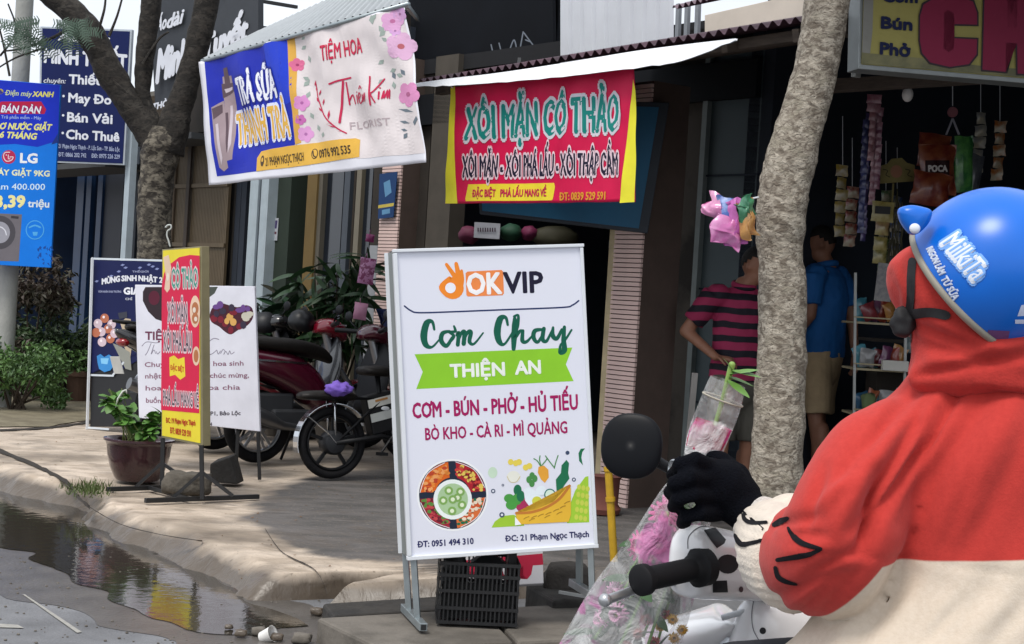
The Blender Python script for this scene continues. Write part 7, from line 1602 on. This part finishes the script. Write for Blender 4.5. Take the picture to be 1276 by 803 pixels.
# cuff: cream fleece with black claw strokes
creamf = M('cream_fleece', '#d6cabb', .95, var=.06, scale=60, bump=.3, bscale=220, sheen=.3)
k = MB(); cf = [(1016, 700, 2.57, 58), (994, 698, 2.61, 67), (978, 690, 2.65, 63), (964, 672, 2.69, 50), (956, 660, 2.73, 40)]
k.tube([at(a, b, c) for a, b, c, d in cf], [d / F_PX * c for a, b, c, d in cf], 36)
k.tube([at(1004, 646, 2.68), at(972, 646, 2.71), at(952, 652, 2.74)], [.042, .038, .03], 16, round_=True)
cu = fuse(k, .006, 4, lambda a, n_: .006 * noise.noise(V((a.x * 16, a.y * 10, a.z * 16))) + .0012 * math.sin(a.z * 420)); cuo = cu.build('cuff', creamf, rd_, smooth=True)
k = MB(); c0 = at(948, 654, 2.745); k.torus(c0, .040, .014, (at(900, 620, 2.8) - at(950, 668, 2.70)), 28, 10)
cr_o = fuse(k, .005, 1, lambda a, n_: .004 * noise.noise(a * 60)).build('cuff_trim', M('white_fur', '#dcd4cc', .95, bump=.8, bscale=300, sheen=.5), rd_, smooth=True)
zc = Z(800, 540, 3.054)
skS = Skin(sl); skC = Skin(cu); blk = '#17161a'
for a, wd in (((558, 362, 580, 395, 612, 420, 682, 440), (3, 7, 7, 4)), ((682, 440, 640, 460, 590, 470, 518, 482), (4, 6, 7, 5)), ((510, 512, 520, 545, 545, 562, 588, 574), (5, 6.5, 6, 3)), ((505, 350, 530, 336, 556, 324), (6, 8, 5))):
    Ink(skS, .003).stroke(zc(*a), list(wd), n=6).build(so_, blk, 'black_stroke', .9)
for a, wd in (((385, 300, 392, 328, 420, 342, 475, 340), (4, 5.5, 5, 4)), ((356, 388, 368, 412, 390, 424, 458, 408), (4, 6, 6, 4))):
    Ink(skC, .003).stroke(zc(*a), list(wd), n=6).build(cuo, blk, 'black_stroke', .9)
# hood
k = MB(); hs_ = [(300, 1150, 1290), (318, 1124, 1300), (340, 1110, 1306), (365, 1108, 1312), (390, 1116, 1318), (410, 1126, 1324), (432, 1133, 1330), (455, 1132, 1338), (470, 1129, 1346), (482, 1130, 1350)]
rs_ = []
for y, xl, xr in spline(hs_, 4):
    a, b = at(xl, y, 2.52), at(xr, y, 2.52); c = (a + b) / 2; hw = (b - a).length / 2; rs_.append([c + V((math.cos(t_) * hw, math.sin(t_) * .105, 0)) for t_ in [2 * math.pi * j / 40 for j in range(40)]])
k.rings(rs_)
k.tube([at(1152, 470, 2.50), at(1200, 458, 2.47), at(1260, 452, 2.46), at(1320, 454, 2.47)], [.03, .045, .05, .045], 16, round_=True)
HC_ = crease([(1140, 468, 1300, 440, 6, -.009), (1160, 452, 1300, 424, 9, .006), (1150, 455, 1290, 420, 9, .006), (1125, 330, 1135, 420, 7, -.006), (1180, 440, 1240, 440, 8, -.006), (1112, 345, 1120, 405, 6, -.006), (1135, 405, 1215, 432, 7, -.008), (1140, 428, 1240, 452, 6, -.006), (1165, 400, 1240, 430, 8, .006)])
hd_ = fuse(k, .006, 8, lambda a, n_: HC_(a, n_) + .012 * (.3 - abs(noise.noise(V((a.x * 7, a.y * 4, a.z * 4 + 5))))) + .008 * noise.noise(V((a.x * 12, 3, a.z * 9))) + .0015 * noise.noise(a * 45)); ho = hd_.build('hood', fleece_r, rd_, smooth=True)
# drawstrings and small cuff tie at the elbow
# glove with five fingers closed on the bouquet
gl_ = M('black_knit', '#080a11', .95, var=.2, scale=120, bump=.5, bscale=300, spec=.1)
k = MB(); A3 = lambda L_: [at(x, y, Y) for x, y, Y in L_]
k.tube(A3([(952, 662, 2.72), (935, 642, 2.75), (915, 622, 2.77)]), [.036, .038, .044], 16, round_=True)
k.tube(A3([(918, 622, 2.77), (900, 606, 2.765), (884, 598, 2.76)]), [.045, .048, .040], 16, round_=True)
k.ball(at(905, 600, 2.78), (.045, .035, .04), 14)
F5_ = [[(888, 582, 2.755), (866, 572, 2.715), (848, 578, 2.72), (838, 592, 2.775)], [(886, 600, 2.745), (860, 594, 2.70), (842, 602, 2.71), (834, 614, 2.77)], [(888, 620, 2.745), (864, 616, 2.70), (846, 622, 2.71), (838, 632, 2.77)], [(894, 640, 2.75), (872, 640, 2.71), (856, 644, 2.72), (850, 652, 2.77)]]
for i, f_ in enumerate(F5_): k.tube(A3(f_), [.0155, .0145, .0135, .0115], 10, round_=True)
k.tube(A3([(914, 590, 2.80), (898, 574, 2.83), (880, 566, 2.85), (866, 572, 2.86)]), [.02, .017, .014, .012], 10, round_=True)
fuse(k, .0045, 2, lambda a, n_: .003 * noise.noise(a * 30)).build('glove', gl_, rd_, smooth=True, label='black knitted glove closed round the bouquet')
# ---- helmet
hl = thing('helmet', 'glossy blue motorcycle helmet with white lettering worn by the rider', 'helmet', at(1228, 340, 2.5))
hax = (CR * .66 - FW * .52 + CU * .68).normalized(); HC = at(1232, 343, 2.50)
blueh = M('blue_helmet_paint', '#0566cc', .30, var=.05, scale=9, coat=0, spec=.5)
blueh.node_tree.nodes['Principled BSDF'].inputs['Coat Roughness'].default_value = .16
k = MB(); Rr = .1315; pr = []
for i in range(25): a = R(104 * (1 - i / 24)); pr.append((Rr * math.sin(a) * (1.0), Rr * 1.09 * math.cos(a)))
k.lathe(HC, pr[:-1] + [(.0005, Rr * 1.09)], 64, hax, caps=False); shell = k; hsh = k.build('shell', blueh, hl, smooth=True)
k = MB(); k.lathe(HC, [(pr[0][0] - .001, pr[0][1]), (pr[0][0] - .014, pr[0][1]), (pr[0][0] - .016, pr[0][1] + .03), (.05, .07)], 64, hax, caps=False); k.build('lining', M('black_lining', '#101114', .9), hl, smooth=True)
k = MB(); k.torus(HC + hax * pr[0][1], pr[0][0] + .0005, .0045, hax, 64, 8, 1.3); k.build('rim_trim', M('grey_rubber_trim', '#8a8578', .5, var=.15), hl, smooth=True)
k = MB(); vo = spline([(1119, 265), (1122, 259), (1134, 256), (1148, 258), (1160, 263), (1158, 276), (1148, 288), (1138, 293), (1130, 288), (1122, 276), (1119, 265)], 4)[:-1]
vc = at(1140, 272, 2.44)
k.rings([[vc + (at(x, y, 2.44) - vc) * s_ + V((0, d_, 0)) for x, y in vo] for s_, d_ in ((.6, .016), (.9, .013), (1, .006), (1, -.004), (.9, -.011), (.6, -.015), (.2, -.017))]); k.build('visor_ear', blueh, hl, smooth=True)
k = MB(); k.ball(at(1140, 285, 2.424), (.0085, .005, .008), 14); k.build('button', M('white_button', '#d9dde6', .3), hl, smooth=True)
sk = Skin(shell, 2.5); zh = Z(1080, 220, 3.49)
up_ = (.62, -.5)
i_ = Ink(sk, .0008); i_.text('MilkiTa', *zh(322, 300, 462, 462), 96 / 3.49, .13, 0, (.95, -.62)); i_.build(hsh, '#7fb0f0', 'lettering_outline', .2)
i_ = Ink(sk, .0016); i_.k = 0; i_.h = .003; i_.text('MilkiTa', *zh(322, 300, 462, 462), 96 / 3.49, .05, 0, (.95, -.62)); i_.build(hsh, '#e8eefa', 'lettering', .2)
Ink(sk, .0012).text('NGON LÀM', *zh(262, 318, 318, 430), 30 / 3.49, .05, 0, (.92, -.4)).build(hsh, '#dfe8fa', 'lettering', .2)
Ink(sk, .0012).text('TỪ SỮA', *zh(324, 446, 378, 540), 30 / 3.49, .05, 0, (.9, -.45)).build(hsh, '#dfe8fa', 'lettering', .2)
Ink(sk, .001).poly(zh(528, 668, 622, 672, 610, 728, 516, 712)).build(hsh, '#6a4a78', 'sticker', .3)
k = MB(); q = sk.pt(*zh(403, 612)[0], .001); k.ball(q, (.004, .003, .004), 10); k.build('rivet', blackm, hl)
Ink(sk, .001).poly(zh(672, 560, 690, 556, 690, 606, 655, 608)).poly(zh(645, 622, 690, 622, 690, 640, 645, 640)).build(hsh, '#c9d4ea', 'print', .2)
# straps lying on the hood
skH = Skin(hd_, 3); strapm = M('strap_black', '#141417', .7)
i_ = Ink(skH, .004); i_.stroke(zh(200, 372, 196, 440, 194, 520, 186, 600), 10).stroke(zh(186, 602, 240, 592, 290, 592, 345, 604), 12).stroke(zh(190, 610, 188, 670, 182, 760), 7); i_.mb.build('chin_strap', strapm, hl)
k = MB(); c = skH.pt(*zh(180, 612)[0], .012); k.ball(c, (.022, .014, .026), 12); fuse(k, .004, 1, lambda a, n_: .004 * noise.noise(a * 70)).build('buckle', strapm, hl, smooth=True)

# ---- the white scooter
ws = thing('motor_scooter', 'white scooter with black grips ridden in the foreground', 'scooter', SB)
wp = M('white_scooter_paint', '#e9e9ea', .18, var=.03, scale=3, coat=.7)
hb = [(848, 703, 2.80, 12, 20), (852, 702, 2.81, 30, 40), (866, 700, 2.83, 38, 46), (890, 702, 2.88, 42, 45), (925, 706, 2.95, 44, 42), (980, 706, 3.05, 46, 44), (1060, 704, 3.15, 44, 40), (1130, 706, 3.22, 30, 30)]
k = MB(); rs_ = []; hq = spline(hb, 4); cen = [at(a, b, c) for a, b, c, d, e in hq]
for i, (a, b, c, d, e) in enumerate(hq):
    dr = (cen[min(i + 1, len(cen) - 1)] - cen[max(0, i - 1)]).normalized(); y_ = dr.cross(UP).normalized(); z_ = y_.cross(dr) if False else UP
    rs_.append([cen[i] + y_ * (math.copysign(abs(math.cos(t_)) ** .6, math.cos(t_)) * d * .8 / F_PX * c) + UP * (math.copysign(abs(math.sin(t_)) ** .6, math.sin(t_)) * e / F_PX * c) for t_ in [2 * math.pi * j / 32 for j in range(32)]])
k.rings(rs_); hbm = fuse(k, .006, 4); hbo = hbm.build('handlebar_cover', wp, ws, smooth=True)
skB = Skin(hbm, 3)
for P4 in ((234, 370, 278, 360, 318, 405, 312, 420, 284, 438, 262, 410), (268, 562, 322, 560, 326, 605, 268, 606)):
    Ink(skB, .002).poly(zc(*P4)).build(hbo, '#1a1a1e', 'switch', .3)
i_ = Ink(skB, .002); i_.disc(*zc(325, 498)[0], 13.5, 12); i_.build(hbo, '#1c1c20', 'switch', .3)
Ink(skB, .002).disc(*zc(376, 594)[0], 2.6, 3.6).build(hbo, '#4a3038', 'screw', .4)
Ink(skB, .0015).stroke(zc(175, 440, 178, 395, 215, 360, 258, 354), 1.1).build(hbo, '#55555a', 'panel_gap')
gr0, gr1 = at(878, 706, 2.80), at(800, 723, 2.69)
k = MB(); gd_ = (gr1 - gr0).normalized(); pts = [gr0, gr0 + gd_ * .012, gr0 + gd_ * .016, gr0 + gd_ * .05, gr1 - gd_ * .01, gr1 - gd_ * .008, gr1 + gd_ * .004, gr1 + gd_ * .006]; Lg = (gr1 - gr0).length
prof = [(.034, 0), (.034, .022), (.027, .026), (.025, .032)]
for i in range(14): h_ = .036 + (Lg - .05) * i / 14; prof += [(.0205, h_), (.0195, h_ + .002)]
prof += [(.022, Lg - .010), (.027, Lg - .008), (.027, Lg + .004), (.022, Lg + .008), (.001, Lg + .009)]
k.lathe(gr0, prof, 28, gd_, caps=True); k.build('grip', M('grip_rubber', '#0f0f12', .65, var=.2, spec=.25), ws, smooth=50)
k = MB(); lv = [(862, 722, 2.86), (835, 726, 2.80), (800, 732, 2.73), (772, 742, 2.68), (756, 748, 2.66)]; k.tube([at(*q) for q in lv], [.007, .008, .0085, .0085, .009], 12, round_=True, flat=(1, .7)); k.ball(at(754, 748, 2.655), .0115, 12); k.build('brake_lever', M('silver_lever', '#b4b6b8', .3, metal=.8), ws, smooth=True)
mir = M('mirror_black', '#090b10', .45, var=.1, spec=.2); mc = at(787, 556, 2.93)
mnr = V((-.25, -.93, .1)).normalized(); mxx = UP.cross(mnr).normalized(); mzz = mnr.cross(mxx)
k = MB(); prf = []
for i in range(9): a = math.pi / 2 * i / 8; prf.append((math.cos(a), math.sin(a)))
rs_ = []
for c_, s_ in [(.9, -.25), (1, -.1)] + prf: rs_.append([mc + mxx * (.057 * c_ * math.copysign(abs(math.cos(t_)) ** .85, math.cos(t_))) + mzz * (.060 * c_ * math.copysign(abs(math.sin(t_)) ** .85, math.sin(t_))) + mnr * (.011 * s_) for t_ in [2 * math.pi * j / 40 for j in range(40)]])
k.rings(rs_); mo = k.build('mirror', mir, ws, smooth=True)
k = MB(); k.rings([[mc - mnr * .0062 + mxx * (.052 * q * math.cos(t_)) + mzz * (.055 * q * math.sin(t_)) for t_ in [2 * math.pi * j / 32 for j in range(32)]] for q in (1, .01)], caps=False); k.build('mirror_glass', M('mirror_glass', '#aab0b8', .03, metal=1, var=0), mo)
k = MB(); k.tube([at(*q) for q in ((818, 575, 2.93), (832, 583, 2.93), (848, 592, 2.94), (862, 630, 2.95), (868, 668, 2.93))], [.011, .010, .0085, .007, .007], 12, round_=True); k.build('mirror_stalk', plast, ws, smooth=True)
k = MB(); k.torus(at(838, 584, 2.905), .014, .0035, (-.9, -.3, .1), 24, 8); k.build('clamp_ring', M('silver_ring', '#b0b4b8', .3, metal=.8), ws, smooth=True)
# steering column, leg shield, front cowl
k = MB(); rs_ = []
for y, xl, xr, dp in spline([(745, 935, 1015, .03), (760, 925, 1020, .05), (785, 920, 1028, .06), (815, 912, 1045, .07), (880, 890, 1070, .08), (980, 880, 1085, .09), (1060, 900, 1070, .07)], 3):
    a, b = at(xl, y, 2.98), at(xr, y, 3.0); c = (a + b) / 2; rs_.append([c + (b - a) * .5 * math.copysign(abs(math.cos(t_)) ** .7, math.cos(t_)) + SH * dp * math.sin(t_) for t_ in [2 * math.pi * j / 36 for j in range(36)]])
k.rings(rs_); ls_ = fuse(k, .008, 3); lso = ls_.build('leg_shield', wp, ws, smooth=True)
skL = Skin(ls_, 4); Ink(skL, .002).disc(*zc(460, 752)[0], 4, 4.2).build(lso, '#2c2c30', 'screw_hole', .5); Ink(skL, .0015).stroke(zc(425, 640, 418, 690, 425, 750, 455, 803), 1).build(lso, '#6a6a70', 'panel_gap')
k = MB(); rs_ = []
for (x, y, Y, a_, b_) in spline([(905, 764, 3.08, 8, 6), (880, 782, 3.12, 30, 18), (860, 800, 3.17, 42, 34), (850, 840, 3.22, 50, 50), (850, 900, 3.28, 50, 50), (870, 960, 3.3, 30, 30)], 4):
    c = at(x, y, Y); rs_.append([c + V((math.cos(t_) * a_ * 1.6 / F_PX * Y, math.sin(t_) * .10, math.sin(t_) * b_ * .3 / F_PX * Y)) for t_ in [2 * math.pi * j / 28 for j in range(28)]])
k.rings(rs_); fuse(k, .008, 3).build('front_cowl', wp, ws, smooth=True)
k = MB(); k.tube([at(*q) for q in ((900, 770, 3.0), (945, 757, 2.97), (990, 762, 2.95))], .006, 10); k.build('cable', M('white_cable', '#c9ccd0', .4), ws, smooth=True)
for nm, (y_, z_) in {'rear': (-.45, .25), 'front': (.98, .25)}.items():
    c = S(0, y_, z_); k = MB(); k.torus(c, .205, .045, SR, 36, 10); wo_ = k.build('wheel', rubber, ws, smooth=True); k = MB(); k.torus(c, .16, .014, SR, 32, 8, 2); k.build('rim', alloy, wo_, smooth=True); k = MB(); k.lathe(c - SR * .05, [(.05, 0), (.05, .1)], 16, SR); k.build('hub', alloy, wo_)
    for i in range(5): a = 2 * math.pi * i / 5; d_ = SH * math.cos(a) + UP * math.sin(a); k = MB(); k.beam(c + d_ * .03, c + d_ * .155, .03, .02, SR); k.build('spoke', alloy, wo_)
k = MB(); k.tube([S(0, -.75, .70), S(0, -.5, .62), S(0, -.2, .55), S(0, .1, .5), S(0, .2, .36)], [.05, .12, .15, .15, .1], 20, round_=True, flat=(1, 1.1), up=SR); k.build('rear_body', wp, ws, smooth=True)
k = MB(); k.tube([S(0, -.65, .77), S(0, -.3, .76), S(0, 0, .73), S(0, .2, .68)], [.08, .14, .14, .08], 20, round_=True, flat=(1, .35), up=SR); k.build('seat', seatm, ws, smooth=True)
k = MB(); k.hexa([S(-.15, .15, .24), S(.15, .15, .24), S(.15, .62, .24), S(-.15, .62, .24)], [S(-.15, .15, .3), S(.15, .15, .3), S(.15, .62, .3), S(-.15, .62, .3)]); k.build('floorboard', plast, ws, bevel=.01)
k = MB(); k.tube([S(0, .62, .75), S(0, .9, .35), S(0, .98, .25)], [.035, .03, .02], 12); k.build('fork', alloy, ws, smooth=True)
k = MB(); g0 = S(.2, .55, .92); k.tube([g0, g0 + SR * .16 - SH * .05], .02, 14); k.build('grip', plast, ws, smooth=True)

# ---- bouquet in clear film
bq_ = thing('bouquet', 'flowers wrapped in pink printed clear film held upside down in the black glove', 'bouquet', at(760, 860, 2.98))
ax = [(908, 476, 2.83, 23), (898, 505, 2.835, 25), (882, 545, 2.84, 25), (868, 588, 2.845, 21), (858, 615, 2.86, 30), (842, 655, 2.89, 40), (820, 700, 2.92, 50), (798, 750, 2.95, 60), (777, 800, 2.98, 69), (760, 845, 3.0, 74)]
aq = spline(ax, 5); AC = [at(a, b, c) for a, b, c, d in aq]; AR = [d / F_PX * c for a, b, c, d in aq]
film = bpy.data.materials.new('printed_film'); film.use_nodes = True; n = film.node_tree; P = n.nodes['Principled BSDF']; lk = n.links.new
P.inputs['Roughness'].default_value = .12; P.inputs['Specular IOR Level'].default_value = .8
t = n.nodes.new('ShaderNodeTexCoord')
def fN(s, d, di=0):
    a = n.nodes.new('ShaderNodeTexNoise'); a.inputs['Scale'].default_value = s; a.inputs['Detail'].default_value = d; a.inputs['Distortion'].default_value = di; lk(t.outputs['Object'], a.inputs['Vector']); return a.outputs[0]
def fR(v, a, b, c=0, d=1):
    r = n.nodes.new('ShaderNodeMapRange'); r.inputs[1].default_value = a; r.inputs[2].default_value = b; r.inputs[3].default_value = c; r.inputs[4].default_value = d; lk(v, r.inputs[0]); return r.outputs[0]
pm = nmix(n, fR(fN(11, 3, .4), .54, .58), '#eceded', '#d690be'); lk(pm.outputs[2], P.inputs['Base Color'])
am = n.nodes.new('ShaderNodeMath'); am.operation = 'MAXIMUM'; lk(fR(fN(11, 3, .4), .52, .58, .14, .62), am.inputs[0]); lk(fR(fN(6, 6, .8), .46, .70, .16, .68), am.inputs[1]); lk(am.outputs[0], P.inputs['Alpha'])
bp = n.nodes.new('ShaderNodeBump'); bp.inputs['Strength'].default_value = 1; bp.inputs['Distance'].default_value = .02; lk(fN(14, 6, 2), bp.inputs['Height']); lk(bp.outputs[0], P.inputs['Normal'])
k = MB(); rs_ = []; N = 64; adir = (AC[-1] - AC[0]).normalized(); ex = adir.cross(V((0, 1, 0))).normalized(); ey = ex.cross(adir)
for i, (c, r) in enumerate(zip(AC, AR)):
    ring = []
    for j in range(N):
        a = 2 * math.pi * j / N; kk = 1 + .07 * math.sin(a * 7 + i * .12) * min(1, i / 12) + .13 * noise.noise(V((math.cos(a) * 1.7, math.sin(a) * 1.7, i * .12))); ring.append(c + (ex * math.cos(a) + ey * math.sin(a) * (.3 + .5 * smooth((i - 12) / 10))) * r * kk)
    rs_.append(ring)
k.rings(rs_[13:], caps=False); k.build('printed_wrap', film, bq_, smooth=True)
clear = film.copy(); clear.name = 'clear_film'; cn = clear.node_tree
for nd in cn.nodes:
    if nd.type == 'MIX': nd.inputs[7].default_value = nd.inputs[6].default_value
    if nd.type == 'MAP_RANGE' and abs(nd.inputs[4].default_value - .55) < .01: nd.inputs[4].default_value = .2
k = MB(); k.rings(rs_[:14], caps=False); k.build('clear_wrap', clear, bq_, smooth=True)
k = MB(); ring_ = MB(); 
k.rings([[AC[12] .lerp(AC[17], q) + (ex * math.cos(a) + ey * math.sin(a) * .8) * (AR[14] * 1.03) * (1 + .08 * math.sin(a * 6 + q)) for a in [2 * math.pi * j / 40 for j in range(40)]] for q in (0, .33, .66, 1)], caps=False)
pinkc = M('pink_paper', '#c8468a', .5, col2='#b01c50', scale=18, lo=.48, hi=.52)
k = MB(); k.rings([[AC[i] + (ex * math.cos(a) + ey * math.sin(a) * .26) * AR[i] * .93 * (1 + .06 * math.sin(a * 5 + i)) for a in [2 * math.pi * j / 40 for j in range(40)]] for i in range(8, 13)], caps=False); k.build('pink_paper_band', pinkc, bq_, smooth=True)
k = MB(); k.tube([AC[4] + (ex * math.cos(a) + ey * math.sin(a) * .32) * AR[4] * 1.06 for a in [2 * math.pi * j / 24 for j in range(25)]], .0018, 5); k.build('rubber_band', M('rubber_band', '#a8a294', .6), bq_)
stg = M('flower_stem', '#6b8f48', .5, var=.2); stl = M('pale_stem_green', '#7fa04c', .5)
k = MB(); k.tube([at(*q) for q in ((868, 590, 2.845), (888, 540, 2.84), (903, 490, 2.83), (912, 455, 2.82))], [.0035, .004, .0048, .0062], 10, round_=True); k.build('thick_stem', stl, bq_, smooth=True)
lmb = mesh_of(leaf_mesh(.05, .024, .006, .006), 'leaf', M('fresh_leaf', '#5f8a3c', .45, var=.25, scale=20))
for (x, y), d in (((910, 468), (.9, -.1, .35)), ((912, 464), (1, -.2, .0)), ((908, 472), (.8, .2, -.1)), ((912, 462), (-.3, .2, .5)), ((906, 476), (.6, -.4, -.3))): leaf_part(lmb, bq_, at(x, y, 2.815), d, 1.0 if d[0] > .5 else .6, .3)
rnd = random.Random(77)
lmd = mesh_of(leaf_mesh(.06, .028, .008, .012), 'leaf', M('inner_leaf', '#35552e', .5, var=.3, scale=20))
for _ in range(70):
    i = rnd.randint(18, 44); a = rnd.uniform(0, 6.28); q = AC[i] + (ex * math.cos(a) + ey * math.sin(a) * .8) * AR[i] * rnd.uniform(.1, .75); leaf_part(lmd, bq_, q, (rnd.uniform(-1, 1), rnd.uniform(-1, 1), rnd.uniform(-1, 1)), rnd.uniform(.6, 1.2), rnd.uniform(-1, 1))
for j in range(7):
    a = j * .9; k = MB(); k.tube([AC[12] + ex * .004 * j, AC[24] + (ex * math.cos(a) + ey * math.sin(a)) * AR[24] * .4, AC[40] + (ex * math.cos(a) + ey * math.sin(a)) * AR[40] * .6], .0028, 6); k.build('stem', stg, bq_)
def daisy(x, y, Y, r, nrm, col, cc, nm='pink_flower'):
    c = at(x, y, Y); nrm = V(nrm).normalized(); u = nrm.cross(UP).normalized(); v = nrm.cross(u); f = MB(); f.lathe(c, [(r * .2, -.004), (r * .22, .003), (r * .12, .008), (0, .009)], 12, nrm); fo = f.build(nm, cc, bq_, smooth=True)
    g = MB()
    for L_ in (0, 1):
        for i in range(17):
            a = 2 * math.pi * (i + .5 * L_) / 17 + rnd.uniform(-.08, .08); d = u * math.cos(a) + v * math.sin(a); s_ = u * -math.sin(a) + v * math.cos(a); rr = r * (1 - .25 * L_) * rnd.uniform(.85, 1.08); lift = nrm * (.004 + .010 * L_)
            g.add([c + d * r * .15 + lift * .5, c + d * rr * .55 - s_ * r * .13 + lift, c + d * rr * .55 + lift * 1.3, c + d * rr * .55 + s_ * r * .13 + lift, c + d * rr * .95 - s_ * r * .06 + lift * .4, c + d * rr * .95 + s_ * r * .06 + lift * .4], [(0, 1, 2), (0, 2, 3), (1, 4, 2), (4, 5, 2), (5, 3, 2)])
    g.build('petals', col, fo)
pinkf = M('pink_petal', '#c85c94', .6, var=.2, scale=20); magf = M('magenta_petal', '#a81c58', .6, var=.25, scale=20); palef = M('pale_pink_petal', '#dca0c4', .6, var=.15, scale=20); yel = M('flower_eye', '#8a8a3a', .7); yfl = M('yellow_petal', '#d8a83a', .6); redf = M('red_petal', '#a82c24', .6)
for x, y, Y, r, nn_, c in ((832, 642, 2.85, .042, (-.5, -.8, .3), pinkf), (800, 680, 2.88, .036, (-.6, -.8, 0), pinkf), (822, 680, 2.86, .040, (-.2, -.95, .1), pinkf), (846, 668, 2.9, .044, (.3, -.9, .2), magf), (850, 706, 2.92, .044, (.2, -.9, -.2), magf), (812, 715, 2.88, .036, (-.3, -.9, -.2), pinkf),
                         (768, 738, 2.92, .026, (-.6, -.7, 0), palef), (770, 765, 2.9, .028, (-.5, -.8, -.2), palef), (750, 772, 2.93, .022, (-.6, -.7, 0), palef), (842, 632, 2.9, .03, (.2, -.9, .4), magf)):
    daisy(x, y, Y + .022, r * .9, nn_, c, yel)
for i, (x, y) in enumerate([(805, 772), (822, 780), (795, 790), (838, 772), (815, 800), (840, 795), (780, 805), (850, 785), (828, 765)]): daisy(x, y, 2.93 + .01 * (i % 3), .012, (-.1, -1, .1), yfl if i % 2 else redf, yel, 'small_flower')
